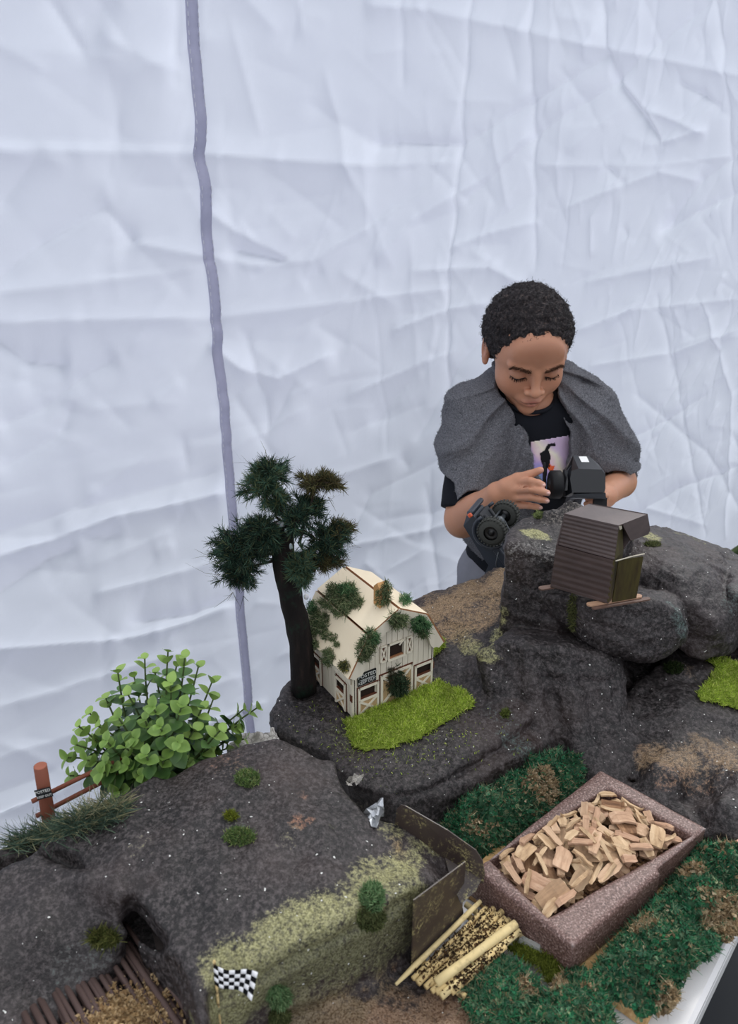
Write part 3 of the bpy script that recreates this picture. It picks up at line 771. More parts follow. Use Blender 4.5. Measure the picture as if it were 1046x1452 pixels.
# pale broken plaster rock peeping out between slab and plateau
vW = Vol([-0.25, 0.62, TZ - 0.01], [-0.03, 0.90, 0.86], RH)
fW, l_, h_ = hull_sdf([atz(345, 1040, .80), atz(395, 1032, .80), atz(325, 1062, .79), atz(404, 1052, .79), atz(430, 1040, .79)] + [atz(p[0], p[1], TZ) for p in ((330, 1105), (345, 1066), (410, 1060), (440, 1080))], 0.003)
vW.op(fW, l_, h_); roughen(vW, [(0.006, 25, 'r'), (0.004, 60, 'r')], 5); vW.carve(vL, .004); vW.carve(vA, .004)
V, F = vW.mesh(); V, N = displaced(V, F, [(0.001, 150, 'r')], 5); V[:, 2] = np.maximum(V[:, 2], TZ + .001)
def plaster():
    t = NT('pale_crumbled_plaster'); v = t.voro(150, 'DISTANCE_TO_EDGE')
    c = t.mix(t.ramp(v, [(0.01, (1, 1, 1)), (0.06, (0, 0, 0))]), t.ramp(t.noise(45, 5), [(0.4, srgb(128, 124, 116)), (0.6, srgb(205, 200, 194))]), srgb(120, 116, 110)); t.bump(t.noise(160, 4), 0.8, 0.002); return t.done(c, 0.85, 0.15)
M_PLASTER = plaster()
o = obj('plaster_rock', V, F, M_PLASTER); tag(o, 'pale cracked plaster rock wedged between the slab and the plateau near the tree', 'rock')
ROCKS.append((o, bvh_of(V, F)))

# ---- paint: flock, earth, rust and pale grey sprinkled on the rocks
YG, OL, TAN, RUST, TEAL, LIME, BRN = [srgb(*c) for c in ((156, 152, 98), (92, 90, 52), (150, 118, 82), (140, 88, 58), (48, 78, 76), (118, 130, 46), (104, 78, 52))]
SPOTS = []
def spot(px, py, r, col, a=0.8): 
    h = hit(px, py)
    if h: SPOTS.append((h[0], r, col, a))
def spots(a, b, n, r, col, al, jit=0):
    for i in range(n):
        f = i / max(1, n - 1)
        spot(a[0] + (b[0] - a[0]) * f + random.uniform(-jit, jit), a[1] + (b[1] - a[1]) * f + random.uniform(-jit, jit), r, col, al)
spots((318, 1376), (565, 1240), 12, .026, YG, .75, 5); spots((420, 1310), (610, 1200), 9, .022, YG, .62, 8); spots((345, 1400), (330, 1440), 3, .022, YG, .7)
spots((330, 1430), (570, 1290), 14, .04, OL, .78, 10); spots((450, 1430), (560, 1340), 7, .03, OL, .6, 8); spots((480, 1380), (560, 1340), 5, .028, OL, .7, 6)
spots((420, 1446), (640, 1450), 9, .030, BRN, .85, 8); spots((470, 1440), (640, 1440), 6, .02, RUST, .7, 8); spots((560, 1410), (620, 1430), 4, .02, BRN, .7, 5); spots((470, 1425), (560, 1375), 5, .008, RUST, .6, 3)
for p in ((425, 1165, .012, RUST, .6), (440, 1162, .008, RUST, .6), (430, 1128, .008, RUST, .5), (320, 1082, .025, RUST, .42), (335, 1085, .014, BRN, .5), (565, 1200, .012, RUST, .75), (328, 1160, .01, LIME, .55), (330, 1150, .006, LIME, .6), (335, 1172, .02, TEAL, .4), (255, 1375, .01, TAN, .4),
          (470, 1172, .008, LIME, .5), (410, 1190, .012, YG, .4), (200, 1200, .02, YG, .35), (520, 1150, .03, OL, .4), (505, 1140, .02, YG, .4), (560, 1180, .025, YG, .55), (590, 1200, .02, YG, .6), (330, 1100, .02, OL, .4), (60, 1240, .02, RUST, .3), (140, 1345, .03, TEAL, .42), (90, 1380, .03, TEAL, .42)): spot(*p)
spots((615, 870), (715, 820), 8, .035, TAN, .8, 6); spots((640, 890), (710, 850), 8, .035, TAN, .72, 8); spots((620, 850), (700, 822), 5, .03, BRN, .6, 4); spots((650, 880), (700, 870), 3, .02, BRN, .5, 5)
spots((655, 905), (690, 930), 5, .02, YG, .66, 5); spots((690, 925), (715, 870), 6, .014, YG, .66, 3); spots((500, 1060), (480, 1035), 4, .018, LIME, .46, 6); spots((540, 1075), (640, 1040), 6, .015, LIME, .38, 8); spots((720, 1045), (745, 1060), 4, .02, TEAL, .55, 4); spots((690, 1000), (725, 1030), 5, .02, TEAL, .45, 5)
spots((750, 752), (768, 757), 4, .016, YG, .8, 3); spots((900, 755), (925, 762), 4, .018, YG, .72, 3); spots((960, 755), (1000, 770), 4, .012, YG, .55, 3); spots((955, 860), (968, 900), 4, .016, TEAL, .6, 3); spots((1040, 830), (1046, 860), 3, .03, TEAL, .5, 4)
spots((935, 1075), (1046, 1060), 8, .03, BRN, .72, 8); spots((960, 1090), (1046, 1085), 6, .028, TAN, .55, 8); spots((950, 1105), (1000, 1110), 4, .02, RUST, .5, 5); spots((920, 1090), (935, 1060), 3, .02, TAN, .45, 4); spots((960, 940), (985, 955), 3, .012, BRN, .5, 4); spots((800, 1040), (900, 1030), 4, .03, RUST, .22, 8)
spots((690, 770), (800, 770), 2, .02, (0.3, 0.3, 0.3), .3)
spots((735, 775), (790, 790), 6, .02, srgb(150, 146, 142), .5, 6); spots((790, 740), (830, 722), 5, .025, srgb(140, 130, 120), .5, 5)  # pale grey spots on the tower top
for o, V, N in PENDING:
    C = np.zeros((len(V), 3)); A = np.zeros(len(V)); W = np.full(len(V), 1e-9)
    jit = fbm(V, 45, 3, 99)
    for c, r, col, a in SPOTS:
        d = np.linalg.norm(V - c, axis=1)
        m = d < r * 1.6
        if not m.any(): continue
        w = (1 - sstep(0.35, 1.35, d[m] / r + 0.5 * jit[m])) * a
        C[m] += w[:, None] * np.array(col); W[m] += w; A[m] = np.maximum(A[m], w)
    set_paint(o, np.concatenate([C / W[:, None], A[:, None]], 1))
# ================================================================ MOSS, FIBRES, FLAKES
def palette(cols): return np.array([srgb(*c) for c in cols])
def pick(P, n, rng=RNG, jit=0.18):
    c = P[rng.integers(0, len(P), n)]
    return np.clip(c * (1 + rng.normal(0, jit, (n, 1))), 0, 1)
def unit(a): return a / (np.linalg.norm(a, axis=-1, keepdims=True) + 1e-12)
def fibres(name, P, D, L, W, C, mat, parent=None, curl=0.5, rng=RNG, loc=None):
    """bent flat strands: root P, direction D, length L, width W, colour C"""
    n = len(P); D = unit(D)
    side = unit(np.cross(D, rng.normal(size=(n, 3))))
    bend = unit(np.cross(D, side)) * rng.normal(0, curl, (n, 1))
    L = np.broadcast_to(L, (n,))[:, None]; W = np.broadcast_to(W, (n,))[:, None]
    a = P; b = P + L * (0.5 * D + 0.18 * bend); c = P + L * (0.92 * D + 0.6 * bend)
    V = np.stack([a - side * W / 2, a + side * W / 2, b + side * W * 0.45, b - side * W * 0.45, c + side * W * 0.16, c - side * W * 0.16], 1).reshape(-1, 3)
    k = np.arange(n)[:, None] * 6
    F = np.vstack([k + np.array([[0, 1, 2, 3]]), k + np.array([[3, 2, 4, 5]])])
    o = obj(name, V, F, mat, parent, True, loc)
    set_paint(o, np.concatenate([np.repeat(C, 6, 0), np.ones((n * 6, 1))], 1))
    return o
def flakes(name, P, N, S, C, mat, parent=None, rng=RNG, tilt=0.9, loc=None):
    """small crinkled leaf-like scales, two bent quads each"""
    n = len(P)
    N = unit(unit(N) + rng.normal(0, tilt, (n, 3)))
    a = unit(np.cross(N, rng.normal(size=(n, 3)))); b = np.cross(N, a)
    S = np.broadcast_to(S, (n,))[:, None]
    w = S * rng.uniform(0.5, 1.0, (n, 1)); bend = S * rng.uniform(-0.5, 0.5, (n, 1)) * N; bend2 = S * rng.uniform(-0.4, 0.4, (n, 1)) * N
    V = np.stack([P - a * S * .6 - b * w * .3 + bend, P - a * S * .5 + b * w * .4 + bend2, P + b * w * .5, P - b * w * .45, P + a * S * .6 + b * w * .25 + bend2, P + a * S * .5 - b * w * .35 + bend], 1).reshape(-1, 3)
    k = np.arange(n)[:, None] * 6
    F = np.vstack([k + np.array([[0, 3, 2, 1]]), k + np.array([[3, 5, 4, 2]])])
    o = obj(name, V, F, mat, parent, False, loc)
    set_paint(o, np.concatenate([np.repeat(C, 6, 0), np.ones((n * 6, 1))], 1))
    return o
M_FIBRE = painted('moss_fibre', 0.3, 500)
M_FLAKE = painted('dyed_moss_flake', 0.35, 350)
def in_poly(poly, n, rng=RNG):
    P = np.asarray(poly, float); lo, hi = P.min(0), P.max(0); out = []
    while len(out) < n:
        q = rng.uniform(lo, hi, (n * 2, 2)); d = poly2d(P, q[:, 0], q[:, 1])
        out += list(q[d < 0])
    return np.array(out[:n])
def mound(name, poly, height, cols, parent, step=0.0032, edge=0.012, lump=0.35, seed=1, floor=TZ, zmax=1.3, gap=0.0015):
    """a soft lumpy pad lying on whatever is below it; returns object and a height function"""
    poly = np.asarray(poly)[:, :2]; lo, hi = poly.min(0) - step, poly.max(0) + step
    xs = np.arange(lo[0], hi[0] + step, step); ys = np.arange(lo[1], hi[1] + step, step)
    X, Y = np.meshgrid(xs, ys, indexing='ij')
    P3 = np.stack([X.ravel(), Y.ravel(), np.zeros(X.size)], 1)
    D = poly2d(poly, X, Y) + 0.006 * fbm(P3, 70, 3, seed).reshape(X.shape)
    g = np.array([drop(x, y, zmax, floor) for x, y in P3[:, :2]]).reshape(X.shape)
    h = height * np.sqrt(np.clip(-D / edge, 0, 1)) * (1 + lump * fbm(P3, 48, 3, seed + 5).reshape(X.shape) + 0.5 * lump * fbm(P3, 170, 2, seed + 7).reshape(X.shape))
    top = g + gap + h
    keep = D < 0
    idx = -np.ones(X.shape, int); kk = np.argwhere(keep); idx[keep] = np.arange(len(kk))
    cell = keep[:-1, :-1] & keep[1:, :-1] & keep[1:, 1:] & keep[:-1, 1:]
    c = np.argwhere(cell)
    F = np.stack([idx[c[:, 0], c[:, 1]], idx[c[:, 0] + 1, c[:, 1]], idx[c[:, 0] + 1, c[:, 1] + 1], idx[c[:, 0], c[:, 1] + 1]], 1)
    V = np.stack([X[keep], Y[keep], top[keep]], 1); VB = np.stack([X[keep], Y[keep], g[keep] + gap], 1)
    n = len(V)
    # walls down to the underside
    ed = {}
    for f in F:
        for a, b in zip(f, np.roll(f, -1)): ed[(a, b)] = ed.get((a, b), 0) + 1
    rim = [(a, b) for (a, b) in ed if (b, a) not in ed]
    F = np.vstack([F, F[:, ::-1] + n, np.array([[b, a, a + n, b + n] for a, b in rim])]) if rim else F
    o = obj(name, np.vstack([V, VB]), F, M_FLAKE, parent)
    set_paint(o, np.concatenate([np.tile(cols.mean(0) * 0.8, (2 * n, 1)), np.ones((2 * n, 1))], 1))
    def H(x, y):
        i = np.clip(((x - xs[0]) / step).round().astype(int), 0, len(xs) - 1); j = np.clip(((y - ys[0]) / step).round().astype(int), 0, len(ys) - 1)
        return np.where(keep[i, j], top[i, j], np.nan)
    return o, H
def hits_px(poly):
    out = []
    for px, py in poly:
        h = hit(px, py)
        out.append(h[0] if h else atz(px, py, 0.78))
    return np.array(out)
LIMES = 1.3 * palette([(160, 182, 66), (180, 198, 86), (142, 166, 58), (192, 202, 110), (124, 148, 56)])
def moss_mat(poly_px, n, label, cols=LIMES, height=0.006, fl=0.0045, name='moss_mat', world=None, floor=TZ, seed=1, stray=0):
    W = hits_px(poly_px) if world is None else np.asarray(world)
    t = thing(name, [W[:, 0].mean(), W[:, 1].mean(), W[:, 2].min()], label, 'moss')
    base, H = mound('moss_pad', W, height, cols, t, seed=seed, floor=floor, zmax=W[:, 2].max() + 0.010)
    q = in_poly(W[:, :2], n); z = H(q[:, 0], q[:, 1]); ok = ~np.isnan(z)
    P = np.stack([q[ok, 0], q[ok, 1], z[ok] - 0.0005], 1)
    D = RNG.normal(0, 0.75, P.shape) + [0, 0, 0.8]
    tone = fbm(P, 55, 2, seed)[:, None]
    f = fibres('moss_strands', P, D, RNG.uniform(0.5, 1.3, len(P)) * fl, 0.0007, np.clip(pick(cols, len(P)) * (1 + 0.45 * tone), 0, 1), M_FIBRE, t, 1.0)
    f['kind'] = 'stuff'
    return t
moss_mat([(484, 1022), (492, 1044), (500, 1062), (520, 1067), (548, 1064), (580, 1056), (618, 1036), (650, 1016), (674, 1000), (662, 984), (640, 976), (618, 968), (590, 982), (560, 994), (525, 1010), (500, 1019)], 15000, 'bright lime green moss mat in front of the barn doors', seed=3)
moss_mat([(986, 986), (1004, 966), (1012, 950), (1003, 938), (1020, 934), (1060, 948), (1110, 975), (1110, 1030), (1046, 1008), (1015, 1000), (992, 996)], 9000, 'bright lime green moss mat at the right edge beneath the boulder', seed=5)
moss_mat([(612, 936), (630, 920), (630, 908), (618, 906), (609, 914)], 1200, 'small lime moss tuft beside the barn, on its right', seed=6)
# flock scattered round the mats, one sprinkling
q = np.array([p for p in zip(RNG.normal(560, 75, 900), RNG.normal(1048, 26, 900))])
P, Nn = [], []
for px, py in q:
    h = hit(px, py, [rock_plateau])
    if h and h[1][2] > 0.5: P.append(h[0]); Nn.append(h[1])
P = np.array(P); o = fibres('moss_crumbs', P, RNG.normal(0, 1, P.shape) + [0, 0, .3], RNG.uniform(.002, .004, len(P)), .0008, pick(LIMES, len(P)), M_FIBRE)
tag(o, 'scattered green moss crumbs on the plateau around the lime moss mat', 'moss', kind='stuff')

GREENS = 1.25 * palette([(92, 118, 62), (112, 134, 76), (78, 100, 58), (134, 142, 92), (100, 120, 80)])
def tuft(px, py, rx, ry, n, label, cols=GREENS, fl=0.0042, th=0.006):
    n = int(n * 1.5)
    """a little tuft of foam foliage stuck on a rock"""
    P, D = [], []
    for k in range(n):
        a, r = RNG.uniform(0, 2 * math.pi), math.sqrt(RNG.uniform())
        h = hit(px + rx * r * math.cos(a), py + ry * r * math.sin(a))
        if h: P.append(h[0] + h[1] * RNG.uniform(0, th) * (1 - r * r)); D.append(h[1] + RNG.normal(0, 0.7, 3))
    P = np.array(P); ok = np.linalg.norm(P - np.median(P, 0), axis=1) < 0.05; P = P[ok]; D = np.array(D)[ok]
    o = fibres('moss_tuft', P, D, RNG.uniform(.5, 1.2, len(P)) * fl, .0008, pick(cols, len(P)), M_FIBRE, None, 0.8)
    return tag(o, label, 'moss')
tuft(351, 1105, 17, 12, 900, 'grey green moss tuft on the slab beside the leafy bush')
tuft(340, 1187, 22, 12, 1000, 'bright moss tuft in the middle of the left slab')
tuft(328, 1158, 9, 6, 250, 'tiny yellow green moss tuft on the slab above a bigger tuft', palette([(132, 140, 48), (110, 120, 44)]))
SAGE = palette([(118, 150, 100), (98, 134, 90), (138, 162, 116)])
tuft(527, 1272, 17, 19, 1500, 'round sage green foam tuft at the top edge of the mossy face', SAGE, 0.004, 0.008)
tuft(525, 1302, 20, 18, 900, 'olive moss hanging on the mossy face below the round tuft', palette([(112, 118, 76), (90, 100, 62)]), 0.004, 0.004)
tuft(395, 1412, 16, 16, 1200, 'round sage green foam tuft near the checkered flag', SAGE, 0.004, 0.008)
tuft(396, 1442, 15, 15, 700, 'olive moss hanging below the foam tuft near the checkered flag', palette([(112, 118, 76), (90, 100, 62)]), 0.004, 0.004)
tuft(148, 1330, 20, 10, 900, 'olive grass tuft at the head of the brown stick bridge', palette([(98, 104, 52), (76, 84, 44), (120, 120, 70)]), 0.008, 0.004)
tuft(955, 948, 14, 9, 500, 'dark green moss tuft on the rock below the boulder', palette([(44, 58, 32), (60, 74, 40)]))
tuft(762, 730, 7, 6, 260, 'pale green moss sprig on top of the tower', palette([(140, 150, 96), (116, 130, 80)]))
tuft(925, 772, 12, 4, 300, 'thin green moss streak on top of the big boulder', palette([(96, 104, 66), (116, 120, 80)]), 0.004, 0.002)
tuft(812, 868, 6, 26, 420, 'thin strip of pale moss hanging on the tower below the brown box', palette([(116, 118, 76), (92, 98, 60)]), 0.005, 0.003)
tuft(716, 1012, 7, 6, 200, 'small green moss sprig where the tower foot meets the plateau', palette([(96, 110, 54), (120, 130, 66)]), 0.004, 0.003)

# ---- dyed moss hedges round the tray
DYED = 1.15 * palette([(58, 122, 86), (66, 136, 92), (74, 114, 86), (84, 128, 98), (108, 134, 104), (64, 100, 78), (134, 144, 110), (52, 118, 82)])
TANS = palette([(196, 172, 136), (176, 150, 114), (208, 188, 156), (152, 132, 100)])
def hedge(world, height, n, label, seed, tanspots=(), floor=TZ, size=0.006, edge=0.03, dens_tan=0.12):
    W = np.asarray(world)
    t = thing('dyed_moss_clump', [W[:, 0].mean(), W[:, 1].mean(), floor], label, 'moss')
    base, H = mound('moss_core', W, height, DYED, t, edge=edge, lump=0.95, seed=seed, floor=floor, zmax=floor + 0.01, step=0.004, gap=0.001)
    q = in_poly(W[:, :2], int(n * 1.25)); z = H(q[:, 0], q[:, 1]); ok = ~np.isnan(z)
    q, z = q[ok], z[ok]
    e = 0.004
    zx = H(q[:, 0] + e, q[:, 1]); zy = H(q[:, 0], q[:, 1] + e)
    N = np.stack([-np.nan_to_num(zx - z, nan=-.006) / e, -np.nan_to_num(zy - z, nan=-.006) / e, np.ones(len(z))], 1)
    low = RNG.uniform(0, 1, len(z)) < 0.25
    zz = np.where(low, floor + (z - floor) * RNG.uniform(0.3, 1, len(z)), z)
    P = np.stack([q[:, 0], q[:, 1], zz], 1) + unit(N) * RNG.uniform(-0.001, 0.0035, (len(z), 1))
    P[:, 2] = np.maximum(P[:, 2], floor + 0.003)
    patch = fbm(P, 34, 3, seed + 3)
    C = pick(DYED, len(P), jit=0.12) * (1 + 0.55 * fbm(P, 60, 2, seed + 4)[:, None])
    tan = (patch > 0.36) & (RNG.uniform(size=len(P)) < 0.75) | (RNG.uniform(size=len(P)) < dens_tan * 0.4)
    for c, r in tanspots: tan |= (np.linalg.norm(P - c, axis=1) < r * (1 + 0.4 * patch)) & (RNG.uniform(size=len(P)) < 0.93)
    C[tan] = pick(TANS, int(tan.sum()))
    f = flakes('moss_flakes', P, N, RNG.uniform(.6, 1.3, len(P)) * size, np.clip(C, 0, 1), M_FLAKE, t, tilt=0.55)
    f['kind'] = 'stuff'
    k = RNG.integers(0, len(P), n // 3)
    g = fibres('moss_fuzz', P[k], N[k] + RNG.normal(0, .6, (len(k), 3)), RNG.uniform(.004, .009, len(k)), .0007, np.clip(C[k] * 0.9, 0, 1), M_FIBRE, t, 0.9)
    g['kind'] = 'stuff'
    return t
BZ = 0.7535     # top of the plywood board
def pz(pts, z): return np.array([atz(x, y, z) for x, y in pts])
hedge(pz([(624, 1176), (648, 1212), (690, 1222), (748, 1180), (796, 1142), (834, 1112), (822, 1094), (780, 1086), (735, 1098), (700, 1128), (655, 1150)], TZ + .004), 0.040, 15000, 'dark green dyed moss clump with a tan top between plateau and tray', 11, [(aty(775, 1108, .645), .022), (aty(680, 1165, .60), .014)], size=.0036)
hedge(pz([(838, 1392), (868, 1418), (912, 1446), (950, 1436), (966, 1392), (1010, 1352), (1060, 1310), (1075, 1250), (1042, 1214), (985, 1214), (945, 1266), (888, 1330), (850, 1368)], BZ), 0.030, 20000, 'long green dyed moss hedge along the front side of the tray', 17, [(atz(985, 1240, .775), .014), (atz(950, 1420, .765), .016), (atz(1030, 1300, .77), .02)], BZ, size=.0044)
hedge(pz([(650, 1392), (648, 1412), (672, 1462), (700, 1480), (742, 1440), (766, 1412), (756, 1394), (730, 1374), (706, 1362), (676, 1376)], BZ), 0.016, 9000, 'bright green dyed moss pad beside the pale stick bridge', 23, [(atz(745, 1395, .77), .008)], BZ, size=.0044)
hedge(pz([(704, 1480), (750, 1440), (784, 1406), (804, 1384), (826, 1378), (850, 1408), (862, 1440), (880, 1500), (720, 1520)], BZ), 0.018, 9500, 'dark green dyed moss pad in front of the tray corner', 29, [(atz(792, 1398, .765), .008)], BZ, size=.0044)
hedge(pz([(1012, 1222), (1016, 1196), (1036, 1182), (1075, 1176), (1080, 1204), (1050, 1212)], TZ + .012), 0.022, 3200, 'small green dyed moss clump behind the cut log at the right edge', 31, size=.0038)
moss_mat(None, 2600, 'olive moss patch lying between the two dyed pads and the pale sticks', palette([(112, 124, 44), (92, 104, 38), (132, 140, 62)]), 0.005, .005, world=pz([(716, 1345), (738, 1330), (812, 1368), (800, 1392), (775, 1398), (760, 1375)], BZ + .001), floor=BZ, seed=9)

# ---- plywood board, tray, chips
def plywood():
    t = NT('pale_plywood'); g = t.noise(30, 4, 0.6, t.mapping((1, 14, 6), (0, 0, -0.84)))
    c = t.ramp(g, [(0.3, srgb(164, 128, 82)), (0.55, srgb(198, 162, 112)), (0.75, srgb(214, 184, 138))])
    return t.done(c, 0.7, 0.2)
M_PLY = plywood()
bt = atz(917, 1447, BZ)[:2]
def bpt(e, n, z): return np.array([bt[0], bt[1], 0]) + TE * e + TN * n + ZV * z
mb = MB(); mb.hull([bpt(e, n, z) for e in (0, .25) for n in (0, .125) for z in (TZ + .0015, BZ - .0015)] + [bpt(e, n, BZ) for e in (.001, .249) for n in (.001, .124)])
board = mb.build('plywood_board', M_PLY); tag(board, 'pale plywood board under the wood chip tray, its tip bare at the bottom', 'board')
mb = MB(); mb.hull([bpt(e, n, z) for e in (.004, .075) for n in (.128, .196) for z in (TZ + .0015, BZ - .002)] + [bpt(e, n, BZ - .0005) for e in (.005, .074) for n in (.129, .195)])
o = mb.build('plywood_strip', M_PLY); tag(o, 'short plywood strip under the metal guard and the pale sticks', 'board')
def tray_mat():
    t = NT('brown_speckled_tray'); n = t.noise(520, 2, 0.7); w = t.noise(26, 4, 0.7)
    c = t.ramp(n, [(0.35, srgb(72, 52, 47)), (0.55, srgb(112, 86, 79)), (0.72, srgb(170, 148, 142))])
    geo = t.n.new('ShaderNodeNewGeometry')
    wear = t.ramp(geo.outputs['Pointiness'], [(0.53, (0, 0, 0)), (0.60, (1, 1, 1))])
    c = t.mix(t.math('MULTIPLY', wear, t.ramp(w, [(0.45, (0.1,) * 3), (0.62, (0.9,) * 3)])), c, srgb(184, 172, 168))
    t.bump(t.noise(420, 3), 0.35, 0.0012)
    return t.done(c, 0.5, 0.4)
M_TRAY = tray_mat()
ZT = 0.791
TRc = [atz(813, 1342, ZT), atz(1007, 1176, ZT), atz(851, 1090, ZT), atz(672, 1232, ZT)]
TRi = [atz(777, 1300, ZT), atz(980, 1184, ZT), atz(862, 1118, ZT), atz(694, 1218, ZT)]
vT = Vol(np.min(TRc, 0) - [.02, .02, .06], np.max(TRc, 0) + [.02, .02, .02], 0.0022)
out2 = lambda X, Y, Z: smax(smax(poly2d(TRc, X[:, :, 0], Y[:, :, 0])[:, :, None] + 0 * Z - 0.05 * (ZT - Z), Z - ZT + 0 * X + 0 * Y, 0.005), BZ + 0.001 - Z + 0 * X + 0 * Y, 0.001)
inn2 = lambda X, Y, Z: smax(poly2d(TRi, X[:, :, 0], Y[:, :, 0])[:, :, None] + 0.10 * (ZT - Z), ZT - 0.019 - Z + 0 * X + 0 * Y, 0.004)
vT.op(out2); vT.op(inn2, k=0.004, mode='s')
# the sawn step in the front right wall
fa, fb = np.array(TRc[0]), np.array(TRc[1]); fd = unit(fb - fa); fn_ = np.array([fd[1], -fd[0], 0]); fl_ = np.linalg.norm(fb - fa)
vT.op(lambda X, Y, Z: np.maximum(np.maximum((fa[0] + fd[0] * fl_ * .60 - X) * fd[0] + (fa[1] + fd[1] * fl_ * .60 - Y) * fd[1] + 0 * Z, -((X - fa[0]) * fn_[0] + (Y - fa[1]) * fn_[1] + .004) + 0 * Z), -(Z - ZT + .5) + 0 * X + 0 * Y), mode='s')
V, F = vT.mesh(); V, N = displaced(V, F, [(0.0008, 40, 'f')], 3)
tray = obj('wood_chip_tray', V, F, M_TRAY); tag(tray, 'brown speckled rectangular foam tray filled with wood chips', 'tray')
def chipwood(name, a, b, c):
    t = NT(name)
    g = t.noise(3.2, 5, 0.65, t.mapping((6, 60, 60)))
    col = t.ramp(g, [(0.32, a), (0.5, b), (0.7, c)])
    oi = t.n.new('ShaderNodeObjectInfo')
    col = t.mix(t.math('MULTIPLY', oi.outputs['Random'], 0.45), col, t.mix(oi.outputs['Random'], srgb(146, 112, 86), srgb(214, 188, 154)))
    t.bump(g, 0.5, 0.002)
    return t.done(col, 0.75, 0.2)
M_CHIP = [chipwood('pinkish_chip_wood', srgb(134, 100, 80), srgb(178, 142, 116), srgb(204, 172, 146)), chipwood('tan_chip_wood', srgb(134, 106, 78), srgb(182, 152, 118), srgb(212, 186, 152)), chipwood('dark_chip_wood', srgb(84, 60, 44), srgb(128, 94, 68), srgb(164, 128, 96))]
chips = []
cr2 = np.random.default_rng(21)
for v in range(14):
    L = cr2.uniform(.016, .033); W = L * cr2.uniform(.32, .8); T = cr2.uniform(.0020, .0042)
    if v in (3, 9): L, W = .050, .012
    if v in (5, 12): L, W, T = .024, .0045, .0035
    if v == 7: L, W, T = .026, .019, .003
    n = 6; xs = np.linspace(-L / 2, L / 2, n); up, dn = [], []
    cv = cr2.normal(0, .10) * L
    for k, x in enumerate(xs):
        e = cr2.uniform(.75, 1) * W / 2 * (1 if 0 < k < n - 1 else cr2.uniform(.5, .95))
        e2 = cr2.uniform(.75, 1) * W / 2 * (1 if 0 < k < n - 1 else cr2.uniform(.5, .95))
        zc = cv * (1 - (2 * x / L) ** 2) + cr2.normal(0, T * .12); x2 = x + cr2.normal(0, L * .03)
        up += [(x2, -e, zc + T * cr2.uniform(.3, .5)), (x2 + cr2.normal(0, L * .04), e2, zc + T * cr2.uniform(.3, .5))]
        dn += [(x2, -e * .9, zc - T * cr2.uniform(.3, .5)), (x2, e2 * .9, zc - T * cr2.uniform(.3, .5))]
    V = up + dn; F = []
    for k in range(n - 1):
        a = 2 * k; b = a + 2 * n
        F += [(a, a + 2, a + 3, a + 1), (b, b + 1, b + 3, b + 2), (a, b, b + 2, a + 2), (a + 1, a + 3, b + 3, b + 1)]
    F += [(0, 1, 2 * n + 1, 2 * n), (2 * n - 2, 4 * n - 2, 4 * n - 1, 2 * n - 1)]
    me = fast_mesh('wood_chip', np.array(V), F, False); me.materials.append(M_CHIP[[0, 1, 0, 1, 2, 1, 0, 0, 1, 1, 2, 0, 1, 0][v]])
    chips.append((me, L, W, T))
Ti = np.array(TRi); gx0, gy0 = Ti[:, 0].min(), Ti[:, 1].min(); gst = .002
gw = int((np.ptp(Ti[:, 0])) / gst) + 3; gh = int((np.ptp(Ti[:, 1])) / gst) + 3
hm = np.full((gw, gh), ZT - .0185)
cxy = Ti[:, :2].mean(0)
ncount = 0
for k in range(14000):
    if ncount >= 260: break
    v = int(cr2.integers(0, 14)); me, L, W, T = chips[v]
    if v in (3, 9) and cr2.uniform() < .6: continue
    q = in_poly(Ti[:, :2], 1, cr2)[0]
    rz = cr2.uniform(0, 2 * math.pi)
    fp = np.array([[a * L / 2, b * W / 2] for a in (-.95, -.5, 0, .5, .95) for b in (-.8, 0, .8)])
    R2 = np.array([[math.cos(rz), -math.sin(rz)], [math.sin(rz), math.cos(rz)]])
    wp = fp @ R2.T + q
    if poly2d(Ti, wp[:, 0], wp[:, 1]).max() > .0: continue
    gi_ = ((wp - [gx0, gy0]) / gst).astype(int); zs_ = hm[gi_[:, 0], gi_[:, 1]]
    lim = ZT + .0015 + .010 * (1 - np.linalg.norm((q - cxy) / [.09, .07]))
    # tilt to rest on the surface below
    A = np.c_[fp, np.ones(len(fp))]; co = np.linalg.lstsq(A, zs_, rcond=None)[0]
    sx, sy = np.clip(co[:2] * .6 + cr2.normal(0, .06, 2), -.35, .35)
    z0 = (zs_ - (fp @ [sx, sy])).max() - .0012
    if z0 > lim: continue
    ux = unit(np.array([1, 0, sx])); n3 = unit(np.cross(ux, np.array([0, 1, sy]))); uy = np.cross(n3, ux)
    M = Matrix(np.c_[np.r_[np.c_[ux, uy, n3], [[0, 0, 0]]], [0, 0, 0, 1]].tolist())
    M = Matrix.Translation((q[0], q[1], z0 + T * .5)) @ Matrix.Rotation(rz, 4, 'Z') @ M
    o = place('wood_chip', me, None, M)
    kindw = 'thin split' if v in (5, 12) else 'long' if v in (3, 9) else 'dark brown' if v in (4, 10) else 'flat tan' if v in (1, 8) else 'broad' if v == 7 else 'small pinkish'
    tag(o, {'small pinkish': 'rough brown and tan wood chip heaped in the speckled tray'}.get(kindw, kindw + ' wood chip among the rough chips heaped in the speckled tray'), 'wood chip', 'wood chips heaped in the tray' if kindw == 'small pinkish' else kindw + ' wood chips in the tray')
    ncount += 1
    ff = np.array([[a * L / 2, b * W / 2] for a in np.linspace(-1, 1, 14) for b in np.linspace(-1, 1, 9)])
    w2 = ff @ R2.T + q; g2 = np.clip(((w2 - [gx0, gy0]) / gst).astype(int), 0, [gw - 1, gh - 1])
    np.maximum.at(hm, (g2[:, 0], g2[:, 1]), z0 + T + ff @ [sx, sy])

